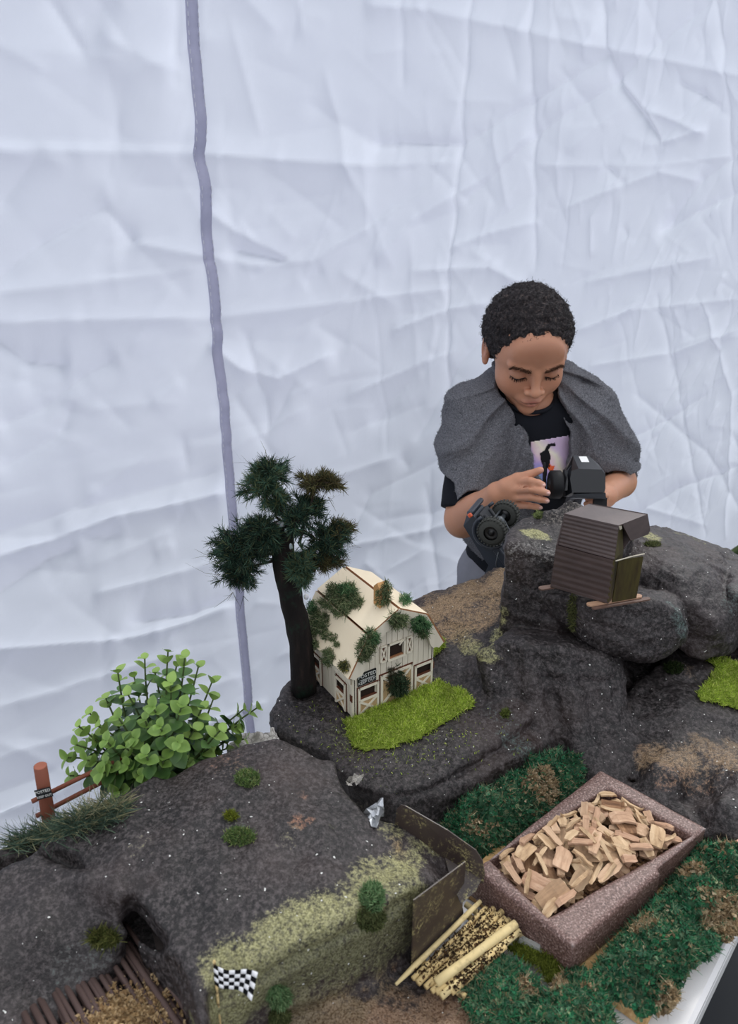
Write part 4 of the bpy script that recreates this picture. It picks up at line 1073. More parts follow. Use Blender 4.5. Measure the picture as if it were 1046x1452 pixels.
q = in_poly(Ti[:, :2], 2600); P_ = np.c_[q, np.full(len(q), ZT - .0165)] + RNG.normal(0, .001, (len(q), 3)) * [0, 0, 1]
P_ = P_[poly2d(Ti, P_[:, 0], P_[:, 1]) < -.006]
o = flakes('wood_crumbs', P_, np.tile([0, 0, 1.0], (len(P_), 1)), RNG.uniform(.002, .005, len(P_)), pick(palette([(170, 130, 98), (148, 110, 80), (190, 154, 118)]), len(P_)), M_FLAKE, tilt=.4); tag(o, 'fine wood crumbs on the tray bottom between and under the chips', 'wood crumbs', kind='stuff')
# ---- pale stick bridge
def stickwood(name, a, b, dirt):
    t = NT(name); g = t.noise(22, 5, .7)
    c = t.mix(t.noise(60, 3), a, b); m = t.ramp(t.noise(95, 4, .7), [(.5, (0, 0, 0)), (.62, (1, 1, 1))])
    return t.done(t.mix(t.math('MULTIPLY', m, dirt), c, srgb(60, 44, 30)), .75, .2)
M_PALE = stickwood('pale_stick_wood', srgb(196, 172, 118), srgb(222, 204, 158), .25); M_PALED = stickwood('mud_smeared_stick_wood', srgb(184, 156, 104), srgb(212, 190, 140), .9)
br = thing('stick_bridge', atz(648, 1345, TZ + .014), 'small raft of pale sticks smeared with mud, lying between slab and tray', 'bridge')
zb = .772
STK = [((561, 1396), (681, 1278), .0026), ((585, 1388), (690, 1286), .0022), ((592, 1394), (700, 1288), .0030), ((598, 1388), (704, 1296), .0030), ((603, 1400), (712, 1292), .0028), ((609, 1396), (716, 1302), .0028),
       ((612, 1406), (722, 1304), .0026), ((618, 1394), (731, 1310), .0042), ((618, 1407), (726, 1318), .0030), ((625, 1413), (736, 1320), .0034), ((640, 1408), (700, 1352), .0028), ((652, 1398), (716, 1342), .0026)]
P_, N_ = [], []
for i, (a, b, r) in enumerate(STK):
    zl = zb + (.004 if i == 7 else 0)
    p, q2 = atz(*a, zl - .004), atz(*b, zl); n = 6
    pts = [p + (q2 - p) * f for f in np.linspace(0, 1, n)]
    mb = MB(); mb.tube(pts, [r * (.8 if i == 0 and f > .9 else 1) * (.55 if i == 0 and f < .05 else 1) * (1 + .06 * math.sin(9 * f + i)) for f in np.linspace(0, 1, n)], 8); mb.build('stick', M_PALE if i in (0, 7, 9) else M_PALED, br, True)
    if i not in (0, 7):
        for k in range(150):
            f = RNG.beta(1.8, 1.8); P_.append(p + (q2 - p) * f + [0, 0, r * .9] + RNG.normal(0, r * .5, 3) * [1, 1, .2]); N_.append([0, 0, 1])
o = flakes('mud_crumbs', np.array(P_), np.array(N_), RNG.uniform(.0012, .003, len(P_)), pick(palette([(74, 54, 36), (54, 42, 32), (98, 74, 50)]), len(P_)), M_FLAKE, br, tilt=.5); o['kind'] = 'stuff'
for a, b in (((600, 1366), (660, 1415)), ((660, 1296), (718, 1342))):
    p, q2 = atz(*a, zb - .0075), atz(*b, zb - .0075); mb = MB(); mb.tube([p, q2], .0032, 8); mb.build('crossbar', M_PALED, br, True)
p, q2 = atz(738, 1326, BZ + .003), atz(790, 1372, BZ + .003)
mb = MB(); mb.tube([p, (p + q2) / 2, q2], [.0034, .0034, .0015], 8); o = mb.build('loose_stick', M_PALE, None, True); tag(o, 'single pale loose stick lying along the tray front left side', 'stick')
p, q2 = atz(660, 1282, .757), atz(700, 1312, .757)
mb = MB(); mb.tube([p, q2], .003, 8); o = mb.build('loose_stick', M_PALE, None, True); tag(o, 'short pale stick end poking out below the metal guard', 'stick')
def clearp():
    t = NT('clear_plastic'); m = t.done((.9, .92, .92), .12, .5); t.b.inputs['Transmission Weight'].default_value = .7; return m
mb = MB(); c = atz(750, 1342, BZ + .007); mb.hull([c + np.array([x, y, z]) @ np.eye(3) for x, y, z in ((-.011, .006, -.005), (.012, -.008, -.005), (-.008, .011, -.005), (.014, -.003, -.005), (-.008, .006, .003), (.008, -.005, .004), (-.004, .009, .002), (.010, .000, .003))])
o = mb.build('plastic_scrap', clearp()); tag(o, 'crinkled scrap of clear plastic beside the loose stick', 'plastic scrap')

# ---- sheet metal guard at the end of the slab
def brown_sheet():
    t = NT('brown_painted_sheet'); al = t.ramp(t.noise(34, 5, .75), [(.48, (0, 0, 0)), (.62, (1, 1, 1))])
    g = t.ramp(t.noise(300, 3, .8), [(.5, (0, 0, 0)), (.56, (1, 1, 1))])
    c = t.mix(t.math('MULTIPLY', al, g), t.mix(t.noise(12, 3), srgb(50, 40, 36), srgb(66, 56, 52)), srgb(150, 140, 96))
    return t.done(c, .38, .5)
M_SHEET = brown_sheet()
gd = thing('metal_guard', atz(600, 1250, TZ), 'brown sheet metal guard rail closing the right end of the slab', 'guard rail')
def sheet(name, pts, th=.0012, parent=gd, mat=None, bulge=None):
    P = np.asarray(pts, float); c = P.mean(0); u_, s_, vh = np.linalg.svd(P - c); nrm = vh[2]
    mb = MB(); mb.prism(P, nrm, th); return mb.build(name, mat or M_SHEET, parent)
pf0, pf1 = atz(566, 1262, .849), atz(648, 1214, .838)
dz = np.array([0, 0, 1.0]); fo = np.array([.012, -.010, 0])
sheet('front_panel', [pf0 + fo, pf1 + fo * .6, np.r_[(pf1 + fo * .6)[:2], .754], np.r_[(pf0 + fo)[:2], .757]])
fl0, fl1, fl2, fl3 = atz(560, 1164, .842), atz(664, 1240, .812), atz(682, 1248, .808), atz(653, 1282, .797)
sheet('end_lip', [atz(630, 1216, .819), fl2 + [0, 0, .001], atz(674, 1264, .803), fl3, atz(640, 1252, .812)], .0012)
# guard: upright strip with rounded ends
a0, a1 = fl0, fl2 + [.002, -.001, 0]; dr = a1 - a0; Lg = np.linalg.norm(dr)
prof = [(0, -.004), (0, .014), (.03, .021), (.08, .023), (.55, .027), (.86, .026), (.95, .020), (1.0, .008), (1.0, -.002), (.9, -.008)]
sheet('guard_strip', [a0 + dr * f + dz * h + np.array([.35, .3, 0]) * max(h, 0) * .4 for f, h in prof], .0012)
def foil_mat():
    t = NT('crumpled_foil'); t.bump(t.noise(90, 4), .6, .003); return t.done(srgb(196, 198, 200), .32, .5, .85)
M_FOIL = foil_mat()
def scrap(px, py, z, s, label, seed, mat=M_FOIL, name='foil_scrap', cat='foil'):
    r = np.random.default_rng(seed); n = 7; V = []
    c = atz(px, py, z)
    for i in range(n):
        for j in range(n):
            V.append(c + np.array([(i / (n - 1) - .5) * s[0], (j / (n - 1) - .5) * s[1], (i / (n - 1)) * s[2]]) + r.normal(0, .0022, 3))
    F = [(i * n + j, (i + 1) * n + j, (i + 1) * n + j + 1, i * n + j + 1) for i in range(n - 1) for j in range(n - 1)]
    o = obj(name, V, F, mat, None, False); m = o.modifiers.new('thick', 'SOLIDIFY'); m.thickness = .0006
    return tag(o, label, cat)
scrap(531, 1164, .842, (.014, .020, .018), 'crumpled silver foil scrap at the dark gap left of the metal guard', 3)
scrap(502, 1108, .808, (.016, .006, .004), 'thin white torn foil sliver on the plateau edge above the gap', 4, M_PLASTER)

# ---- brown stick bridge, bottom left, with leaf litter
M_BRST = simple('dark_brown_stick', srgb(78, 62, 58), .7, .3, .3, 60, .3, 300)
bb = thing('stick_bridge', atz(150, 1400, TZ + .04), 'dark brown stick bridge strewn with leaf litter, bottom left corner', 'bridge')
zq = .800
e0, e1 = atz(183, 1320, zq), atz(20, 1456, zq); vec = atz(272, 1448, zq) - e0
n = 26
for i in range(n):
    f = i / (n - 1); p = e0 + (e1 - e0) * f + RNG.normal(0, .0018, 3) - vec * (.05 * RNG.uniform(-1, 1)) + vec * (.09 if 0 < i < 3 else 0)
    q2 = p + vec * (1.0 + .04 * RNG.normal())
    mb = MB(); mb.tube([p, p + (q2 - p) * .33 + RNG.normal(0, .0004, 3), p + (q2 - p) * .66, q2], .0024 + .0005 * RNG.uniform(-1, 1), 8); mb.build('stick', M_BRST, bb, True)
for f in (.25, .8):
    p = e0 + vec * f - dz * .0058; mb = MB(); mb.tube([p, p + (e1 - e0) * 1.0], .003, 8); mb.build('crossbar', M_BRST, bb, True)
mb = MB()
p = atz(215, 1330, .797); mb.hull([p + np.array(v) for v in ((-.004, .012, 0), (.016, -.002, 0), (.030, -.058, -.004), (.040, -.050, -.004), (-.002, .014, -.012), (.018, 0, -.012), (.03, -.06, -.014), (.042, -.052, -.014), (.028, -.02, .001))])
M_DRIFT = simple('grey_brown_rail', srgb(84, 76, 74), .8, .25, .25, 50, .5, 200)
mb.build('side_rail', M_DRIFT, bb, True)
LIT = palette([(198, 168, 126), (176, 146, 104), (212, 184, 142), (156, 126, 90)]); LITR = palette([(194, 142, 108), (176, 120, 88), (208, 166, 130)])
P_ = []
pc = atz(165, 1400, zq)
for k in range(6000):
    s_ = RNG.normal(0.02, .17); t_ = RNG.normal(.78, .20)
    if not (-.48 < s_ < .5 and .30 < t_ < 1.0): continue
    f = .46 + s_
    p = e0 + (e1 - e0) * f + vec * t_
    hgt = .003 + .007 * math.exp(-((s_ / .17) ** 2 + ((t_ - .72) / .22) ** 2)) * RNG.uniform(.2, 1)
    P_.append(p + dz * hgt)
P_ = np.array(P_); C = pick(LIT, len(P_)); rr = fbm(P_, 40, 2, 4) > .34; C[rr] = pick(LITR, int(rr.sum()))
o = flakes('leaf_litter', P_, np.tile([0, 0, 1.0], (len(P_), 1)), RNG.uniform(.0018, .0042, len(P_)), C, M_FLAKE, tilt=.7); tag(o, 'tan and rusty crumbled leaf litter heaped on the brown stick bridge', 'leaf litter', kind='stuff')

# ---- checkered flag
fp0 = hit(312, 1432)[0] if hit(312, 1432) else atz(312, 1432, .80)
FY = aty(304, 1366, .372)
fl = thing('checkered_flag', [FY[0], FY[1], fp0[2]], 'tiny black and white checkered racing flag on a thin stick, bottom left', 'flag')
mb = MB(); mb.tube([np.r_[FY[:2] + [.002, -.012], .80], FY + [0, 0, .003]], .0011, 6); mb.build('flag_pole', M_PALED, fl, True)
M_WHITE = simple('white_flag_cloth', srgb(226, 226, 228), .8, .1, .03); M_BLACK = simple('black_flag_cloth', srgb(16, 16, 18), .8, .1, .1)
A_, B_, C_, D_ = aty(303, 1366, .372), aty(365, 1382, .358), aty(357, 1418, .350), aty(306, 1392, .366)
def flagpt(u, v):
    p = (A_ * (1 - u) + B_ * u) * (1 - v) + (D_ * (1 - u) + C_ * u) * v
    return p + np.array([0, -.003, .001]) * math.sin(u * 5.5 + v)
NU, NVv = 8, 5
for col, mt, nm in ((0, M_WHITE, 'white_squares'), (1, M_BLACK, 'black_squares')):
    V, F = [], []
    for i in range(NU):
        for j in range(NVv):
            if (i + j) % 2 == 1 - col:
                for (a, b, c, d) in ((i, j, i + 1, j + 1),):
                    k = len(V)
                    for s_ in range(3):
                        u = (a + s_ / 2) / NU
                        V += [flagpt(u, b / NVv), flagpt(u, d / NVv)]
                    F += [(k, k + 2, k + 3, k + 1), (k + 2, k + 4, k + 5, k + 3)]
    o = obj(nm, V, F, mt, fl); m = o.modifiers.new('thick', 'SOLIDIFY'); m.thickness = .0005
# ================================================================ BARN
def scene_hit_fn():
    bpy.context.view_layer.update()
    dg = bpy.context.evaluated_depsgraph_get()
    def f(px, py):
        ok, p, n, i, o, m = SC.ray_cast(dg, Vector((0, 0, CAM_Z)), Vector(ray(px, py)).normalized())
        return (np.array(p), np.array(n), o) if ok else None
    return f
def text_geo(s, size):
    cu = bpy.data.curves.new('tmp_text', 'FONT'); cu.body = s; cu.size = size; cu.align_x = 'CENTER'; cu.align_y = 'CENTER'; cu.resolution_u = 2; cu.extrude = size * .03
    o = bpy.data.objects.new('tmp_text', cu); COL.objects.link(o); bpy.context.view_layer.update()
    me = bpy.data.meshes.new_from_object(o.evaluated_get(bpy.context.evaluated_depsgraph_get()))
    V = np.array([v.co[:] for v in me.vertices]); F = [tuple(p.vertices) for p in me.polygons]
    bpy.data.objects.remove(o, do_unlink=True); bpy.data.curves.remove(cu); bpy.data.meshes.remove(me)
    return V, F
def sign_lettering(c, ex, ey, ez, lines, parent, mat):
    mb = MB()
    for s, size, dy in lines:
        V, F = text_geo(s, size)
        mb.add(c + V[:, :1] * ex + (V[:, 1:2] + dy) * ey + V[:, 2:3] * ez, F)
    return mb.build('lettering', mat, parent)
def wood(name, a, b, scale=30, stretch=(1, 1, .12), rough=.65):
    t = NT(name); g = t.noise(scale, 5, .65, t.mapping(stretch)); c = t.mix(g, a, b); t.bump(g, .15, .001); return t.done(c, rough, .25)
M_BPLY = wood('birch_siding', srgb(196, 186, 166), srgb(226, 218, 200), 80, (1, 1, .15)); M_ROOF = wood('birch_roof', srgb(222, 204, 174), srgb(240, 226, 200), 40, (1, .4, 1))
M_BURN = simple('laser_burnt_edge', srgb(150, 104, 72), .7, .2, .25, 90); M_DARKIN = simple('dark_barn_inside', srgb(46, 34, 28), .8, .2, .2)
M_DOOR = wood('tan_door_wood', srgb(168, 138, 98), srgb(204, 176, 134), 70, (1, 1, .15)); M_FRAME = wood('pale_door_frame', srgb(214, 204, 182), srgb(232, 224, 206), 80)
M_BURND = simple('brown_burnt_gap', srgb(92, 54, 38), .8, .2, .2)
fc = atz(500, 1016, .802); u_ = unit(np.array([.1024, .066, 0])); v_ = np.array([-u_[1], u_[0], 0])
BW, BD = .122, .108
bz0 = BARN_Z
BO = np.array([fc[0], fc[1], bz0])
barn = thing('toy_barn', BO + u_ * BW / 2 + v_ * BD / 2, 'small pale plywood barn with moss on its gambrel roof, standing beside the dark tree', 'barn')
Z3 = np.array([0, 0, 1.0])
PROF = [(0, .076), (.022, .1135), (BW / 2, .134), (BW - .022, .1135), (BW, .076)]
def prof_h(t): return np.interp(t, [p[0] for p in PROF], [p[1] for p in PROF])
class Face:
    def __init__(s, O, a, n): s.O, s.a, s.n = O, a, n; s.R = np.stack([a, n, Z3], 1)
    def p(s, t, h, d=0.0): return s.O + s.a * t + Z3 * h + s.n * d
    def board(s, mb, t0, t1, h0, h1, d0, d1): return mb.box(s.p((t0 + t1) / 2, (h0 + h1) / 2, (d0 + d1) / 2), abs(t1 - t0), abs(d1 - d0), abs(h1 - h0), s.R)
    def bar(s, mb, q0, q1, w, d0, d1):
        a = np.array(q0); b = np.array(q1); d = unit(b - a); m = np.array([-d[1], d[0]]) * w / 2
        return mb.prism([s.p(*(a + m), d0), s.p(*(b + m), d0), s.p(*(b - m), d0), s.p(*(a - m), d0)], s.n, d1 - d0)
FF = Face(BO, u_, -v_); FL = Face(BO, v_, -u_); FR = Face(BO + u_ * BW, v_, u_); FB = Face(BO + v_ * BD, u_, v_)
def walls(face, name, L, hf, openings, n):
    mb = MB()
    ts = [0] + ([.022, L / 2, L - .022] if hf is prof_h else []) + [L]
    poly = [face.p(0, 0, -.0035), face.p(L, 0, -.0035)] + [face.p(t, (hf(t) if callable(hf) else hf), -.0035) for t in ts[::-1]]
    mb.prism(poly, face.n, .0015)
    w = mb.build(name, M_DARKIN, barn)
    st = L / n
    for i in range(n):
        t0, t1 = i * st + .00035, (i + 1) * st - .00035
        segs = [(0.0, None)]
        cuts = sorted([(h0, h1) for a, b, h0, h1 in openings if a < (t0 + t1) / 2 < b])
        lo = 0.0; spans = []
        for h0, h1 in cuts: spans.append((lo, h0, False)); lo = h1
        spans.append((lo, 0, True))
        for h0, h1, topmost in spans:
            if topmost: ha, hb = (hf(t0), hf(t1)) if callable(hf) else (hf, hf)
            else: ha = hb = h1
            if min(ha, hb) - h0 < .0008: continue
            mb = MB(); mb.prism([face.p(t0, h0, -.002), face.p(t1, h0, -.002), face.p(t1, hb, -.002), face.p(t0, ha, -.002)], face.n, .002)
            mb.build('plank', M_BPLY, w)
    return w
def half_door(face, t0, t1, h, sill, name='door'):
    d = MB(); face.board(d, t0, t1, 0, sill, -.0015, .0006); dr = d.build(name, M_BURND, barn)
    n = max(3, int(round((t1 - t0) / .0048))); st = (t1 - t0 - .003) / n
    for i in range(n):
        m = MB(); face.board(m, t0 + .0015 + i * st + .0002, t0 + .0015 + (i + 1) * st - .0002, .001, sill - .001, .0004, .0012); m.build('plank', M_DOOR, dr)
    fr = MB(); w = .0028
    face.board(fr, t0 - .001, t0 + w - .001, 0, h, .0006, .0026); face.board(fr, t1 - w + .001, t1 + .001, 0, h, .0006, .0026)
    face.board(fr, t0, t1, h - w, h, .0006, .0026); face.board(fr, t0, t1, sill - w / 2, sill + w / 2, .0006, .0026)
    fr.build('door_frame', M_FRAME, dr)
    bb_ = MB(); face.bar(bb_, (t0 + .001, .001), (t1 - .001, sill - .001), .0026, .0008, .0024); bb_.build('brace', M_FRAME, dr)
    bb_ = MB(); face.bar(bb_, (t0 + .001, sill - .001), (t1 - .001, .001), .0026, .0010, .0028); bb_.build('brace', M_FRAME, dr)
    bu = MB(); face.board(bu, t0 - .0022, t0 - .001, 0, h + .001, -.001, .0008); face.board(bu, t0 - .0022, t1 + .001, h, h + .0014, -.001, .0010); face.board(bu, t0 + .0018, t1 - .0018, sill + .0014, sill + .0034, -.001, .0012); bu.build('burnt_edge', M_BURND, dr)
    return dr
walls(FF, 'front_wall', BW, prof_h, [(.008, .036, .0225, .040), (.0925, .119, .0225, .040), (.050, .0755, .0645, .0885), (.039, .049, .066, .0885), (.0775, .0875, .066, .0885)], 15)
half_door(FF, .008, .036, .0405, .0215); half_door(FF, .0925, .119, .0405, .0215)
# wide double door with a big X
t0, t1, h = .0405, .0875, .0465
d = MB(); FF.board(d, t0, t1, 0, h, -.0015, .0006); dr = d.build('main_door', M_BURND, barn)
for i in range(9):
    st = (t1 - t0 - .002) / 9; m = MB(); FF.board(m, t0 + .001 + i * st + .0002, t0 + .001 + (i + 1) * st - .0002, .0005, h - .001, .0004, .0012); m.build('plank', M_DOOR, dr)
fr = MB(); w = .0032
FF.board(fr, t0 - .001, t0 + w - .001, 0, h, .0006, .0028); FF.board(fr, t1 - w + .001, t1 + .001, 0, h, .0006, .0028); FF.board(fr, t0, t1, h - w, h, .0006, .0028); FF.board(fr, (t0 + t1) / 2 - .0012, (t0 + t1) / 2 + .0012, 0, h, .0006, .0024); fr.build('door_frame', M_FRAME, dr)
for q0, q1 in (((t0 + .001, h - .002), (t1 - .001, .002)), ((t0 + .001, .002), (t1 - .001, h - .002))):
    m = MB(); FF.bar(m, q0, q1, .003, .0010, .0029 if q0[1] > .01 else .0026); m.build('brace', M_FRAME, dr)
m = MB(); FF.board(m, t0 - .0024, t0 - .001, 0, h + .0014, -.001, .001); FF.board(m, t0 - .0024, t1 + .001, h, h + .0016, -.001, .0011); m.build('burnt_edge', M_BURND, dr)
# loft window with two shutters
wn_ = MB(); FF.board(wn_, .0498, .0758, .0640, .0665, .0004, .0030); FF.board(wn_, .0498, .0758, .0862, .0886, .0004, .0026); FF.board(wn_, .0498, .0522, .0640, .0886, .0004, .0026); FF.board(wn_, .0734, .0758, .0640, .0886, .0004, .0026)
wo = wn_.build('loft_window', M_FRAME, barn)
m = MB(); FF.board(m, .0525, .0732, .0668, .0684, -.001, .0014); m.build('sill_edge', M_BURN, wo)
m = MB(); FF.bar(m, (.066, .083), (.0745, .0905), .0014, .002, .0034); m.build('hoist_beam', M_FRAME, wo)
for a, b in ((.0388, .0488), (.0775, .0872)):
    m = MB(); FF.board(m, a, b, .0655, .0888, -.0012, .0004); so = m.build('shutter', M_BURND, barn)
    m = MB()
    for q0, q1 in (((a, .0662), (b, .0662)), ((a, .0880), (b, .0880))): FF.bar(m, q0, q1, .0018, .0004, .0024)
    for q0, q1 in (((a + .0008, .0655), (a + .0008, .0888)), ((b - .0008, .0655), (b - .0008, .0888))): FF.bar(m, q0, q1, .0016, .0004, .0024)
    m.build('shutter_frame', M_FRAME, so)
    m = MB(); FF.bar(m, (a + .001, .066), (b - .001, .0884), .0015, .0004, .0022); FF.bar(m, (a + .001, .0884), (b - .001, .066), .0015, .0004, .0020); m.build('brace', M_FRAME, so)
walls(FL, 'side_wall', BD, .076, [(.015, .038, .0225, .040), (.076, .100, .0225, .040)], 13)
half_door(FL, .015, .038, .0405, .0215); half_door(FL, .076, .100, .0405, .0215)
walls(FR, 'side_wall', BD, .076, [], 13); walls(FB, 'back_wall', BW, prof_h, [], 14)
m = MB(); FF.board(m, -.0018, .0016, 0, .0755, -.0025, .0012)
m.build('corner_post', M_BPLY, barn)
m = MB(); FF.board(m, -.0022, -.0012, .024, .034, -.003, .0018); FF.board(m, BW - .0006, BW + .0012, .026, .035, -.003, .001); m.build('corner_tab', M_BURND, barn)
# sign
M_SIGNB = simple('black_sign_board', srgb(26, 27, 29), .5, .3, .05); M_SIGNW = simple('white_sign_letters', srgb(206, 206, 202), .6, .2, .03)
m = MB(); FF.board(m, .0068, .0330, .0438, .0612, .0004, .0018); sg = m.build('posted_sign', M_SIGNB, barn)
sign_lettering(FF.p(.0199, .0525, .0019), u_, Z3, -v_, [('POSTED', .0072, .0042), ('KEEP OUT', .0056, -.0050)], sg, M_SIGNW)
m = MB(); FF.board(m, .0085, .0312, .0518, .0522, .0018, .0020); FF.board(m, .011, .029, .0505, .0510, .0018, .0020); m.build('rule_line', M_SIGNW, sg)
# roof: four panels on the gambrel line, with burnt edges
def panel2(name, pts, n, th, m0, m1, parent):
    mb = MB(); mb.prism(pts, n, th); o = mb.build(name, m0, parent); o.data.materials.append(m1)
    for p in o.data.polygons: p.material_index = 0 if abs(np.dot(np.array(p.normal), n)) > .9 else 1
    return o
RP = [(-.0085, .0655), (.0195, .1160), (BW / 2, .1375), (BW - .0195, .1160), (BW + .0085, .0655)]
for i in range(4):
    (ta, ha), (tb2, hb) = RP[i], RP[i + 1]
    d2 = unit(np.array([tb2 - ta, hb - ha])); n2 = np.array([-d2[1], d2[0]]); g = .0006
    e0_, e1_ = np.array([ta, ha]) + d2 * (g if i else 0), np.array([tb2, hb]) - d2 * (g if i < 3 else 0)
    P3 = lambda q, s: BO + u_ * q[0] + Z3 * q[1] + v_ * s
    nn = u_ * n2[0] + Z3 * n2[1]
    panel2('roof_panel', [P3(e0_, -.0085), P3(e1_, -.0085), P3(e1_, BD + .0085), P3(e0_, BD + .0085)], nn, .0028, M_ROOF, M_BURN, barn)
# scalloped gable trim
def trim_poly(off):
    out = [np.array(p) for p in RP]; inn = []
    for f in np.linspace(0, 1, 61):
        L_ = [0]; 
        for a, b in zip(out[:-1], out[1:]): L_.append(L_[-1] + np.linalg.norm(b - a))
        x = f * L_[-1]; k = min(3, int(np.searchsorted(L_, x, 'right') - 1)); q = (x - L_[k]) / (L_[k + 1] - L_[k]); p = out[k] * (1 - q) + out[k + 1] * q
        d2 = unit(out[k + 1] - out[k]); nrm = np.array([d2[1], -d2[0]])
        wv = .0125 + .0030 * abs(math.sin(f * math.pi * 8)) - (.004 if f < .02 or f > .98 else 0)
        inn.append(p + nrm * wv)
    return out, inn
to, ti = trim_poly(0)
dense = []
for f in np.linspace(0, 1, 61):
    L_ = [0]
    for a, b in zip(to[:-1], to[1:]): L_.append(L_[-1] + np.linalg.norm(b - a))
    x = f * L_[-1]; k = min(3, int(np.searchsorted(L_, x, 'right') - 1)); q = (x - L_[k]) / (L_[k + 1] - L_[k]); dense.append(to[k] * (1 - q) + to[k + 1] * q)
for sgn, s0, nm in ((-1, -.0088, 'gable_trim'), (1, BD + .0068, 'gable_trim')):
    V, F = [], []
    for (a, b) in zip(dense, ti):
        for d0 in (0, .002): V += [FF.p(a[0], a[1] + .001, -s0 - d0), FF.p(b[0], b[1], -s0 - d0)]
    for i in range(60):
        k = 4 * i; F += [(k, k + 4, k + 5, k + 1), (k + 2, k + 3, k + 7, k + 6), (k, k + 2, k + 6, k + 4), (k + 1, k + 5, k + 7, k + 3)]
    o = obj(nm, V, F, M_BPLY, barn, False)
# eave board with hanging scallops on the left side
V, F = [], []
for i, f in enumerate(np.linspace(-.008, BD + .008, 61)):
    for d0 in (.0075, .0055): V += [FL.p(f, .0665, d0), FL.p(f, .0585 - .0035 * abs(math.sin(f / .0185 * math.pi)), d0)]
for i in range(60):
    k = 4 * i; F += [(k, k + 4, k + 5, k + 1), (k + 2, k + 3, k + 7, k + 6), (k, k + 2, k + 6, k + 4), (k + 1, k + 5, k + 7, k + 3)]
obj('eave_trim', V, F, M_BPLY, barn, False)
# chimney
cb = BO + u_ * .047 + v_ * .012; CW, CD = .013, .014
M_CHIM = wood('striped_cedar', srgb(170, 116, 66), srgb(216, 172, 118), 26, (1.5, 1.5, .1))
m = MB(); R3 = np.stack([u_, v_, Z3], 1)
m.hull([cb + u_ * a + v_ * b + Z3 * c for a, b, c in ((0, 0, .126), (CW, 0, .131), (0, CD, .126), (CW, CD, .131), (0, 0, .158), (CW, 0, .158), (0, CD, .158), (CW, CD, .158), (0, CD * .45, .1655), (CW, CD * .45, .1655))]); ch = m.build('chimney', M_CHIM, barn)
# foliage glued to the barn
bh = scene_hit_fn()
BM1 = 1.4 * palette([(98, 112, 78), (78, 94, 62), (118, 128, 92), (66, 84, 58), (134, 136, 102)]); BM2 = 1.35 * palette([(64, 100, 64), (84, 118, 78), (50, 84, 56), (104, 130, 92)])
def barn_moss(px, py, rx, ry, n, cols, th=.009, fl=.006, rot=0.0):
    P, D = [], []
    for k in range(n):
        a, r = RNG.uniform(0, 2 * math.pi), math.sqrt(RNG.uniform()); x, y = rx * r * math.cos(a), ry * r * math.sin(a)
        if r > .55 + .55 * (.5 + .5 * math.sin(3 * a + px) * math.cos(2 * a + py)): continue
        h = bh(px + x * math.cos(rot) - y * math.sin(rot), py + x * math.sin(rot) + y * math.cos(rot))
        if h is None: continue
        b = h[2]
        while b.parent: b = b.parent
        if b.name != barn.name: continue
        nn = h[1] if h[1].dot(ray(px, py)) < 0 else -h[1]
        P.append(h[0] + nn * RNG.uniform(0, th) * (1 - .7 * r * r)); D.append(nn * .6 + RNG.normal(0, .8, 3) + [0, 0, -.25])
    P, D = np.array(P), np.array(D)
    o = fibres('roof_moss', P, D, RNG.uniform(.5, 1.2, len(P)) * fl, .0008, np.clip(pick(cols, len(P)) * (1 + .4 * fbm(P, 90, 2, 3)[:, None]), 0, 1), M_FIBRE, barn, .9)
    o['kind'] = 'stuff'
barn_moss(484, 848, 33, 26, 4200, BM1); barn_moss(492, 842, 16, 11, 900, BM2, .013); barn_moss(452, 884, 17, 22, 1700, BM1); barn_moss(446, 862, 8, 14, 500, BM2)
barn_moss(469, 903, 13, 7, 420, BM1, .004, .004); barn_moss(479, 914, 5, 5, 160, BM1, .004, .004); barn_moss(466, 930, 10, 14, 700, BM1, .006); barn_moss(448, 915, 7, 9, 260, BM1, .005); barn_moss(491, 945, 8, 9, 480, palette([(98, 104, 70), (140, 132, 70), (76, 80, 60)]), .006)
barn_moss(519, 918, 11, 27, 1900, BM1, .007, .006, .45); barn_moss(526, 902, 9, 9, 500, BM2, .009); barn_moss(562, 880, 15, 12, 1100, BM1, .006, .007, -.3); barn_moss(594, 886, 15, 14, 1300, BM2, .008, .006, .3); barn_moss(600, 897, 9, 8, 350, BM1, .006)
barn_moss(545, 842, 9, 19, 1000, BM1, .008, .005, .25); barn_moss(572, 853, 10, 8, 500, BM2, .008); barn_moss(563, 966, 14, 21, 2200, palette([(54, 76, 54), (42, 62, 44), (70, 90, 64), (88, 100, 76)]), .016, .006); barn_moss(553, 960, 6, 16, 420, palette([(96, 96, 74), (74, 60, 46)]), .008)

# ================================================================ MODEL TREE
def bark():
    t = NT('near_black_bark'); g = t.noise(18, 6, .7, t.mapping((3, 3, .6)))
    c = t.ramp(g, [(.3, srgb(14, 12, 12)), (.55, srgb(30, 25, 24)), (.75, srgb(54, 43, 39))])
    gr = t.ramp(t.noise(24, 4, .7), [(.55, (0, 0, 0)), (.68, (1, 1, 1))]); c = t.mix(t.math('MULTIPLY', gr, .6), c, srgb(30, 58, 44))
    t.bump(g, .9, .004); return t.done(c, .85, .2)
M_BARK = bark(); M_TWIG = simple('dark_twig', srgb(48, 38, 34), .8, .2)
tb_ = atz(430, 981, .80); tb_[2] = .801
tree = thing('model_tree', tb_, 'dark bare-trunked model pine tree with shaggy needle clumps, left of the barn', 'tree')
tp = aty(401, 742, .79)
spine = [tb_ + (tp - tb_) * f + np.array([.004 * math.sin(f * 6), 0, 0]) for f in np.linspace(0, 1, 14)]
mb = MB(); mb.tube(spine, np.interp(np.linspace(0, 1, 14), [0, .25, .7, 1], [.0150, .0142, .0125, .0108]), 18)
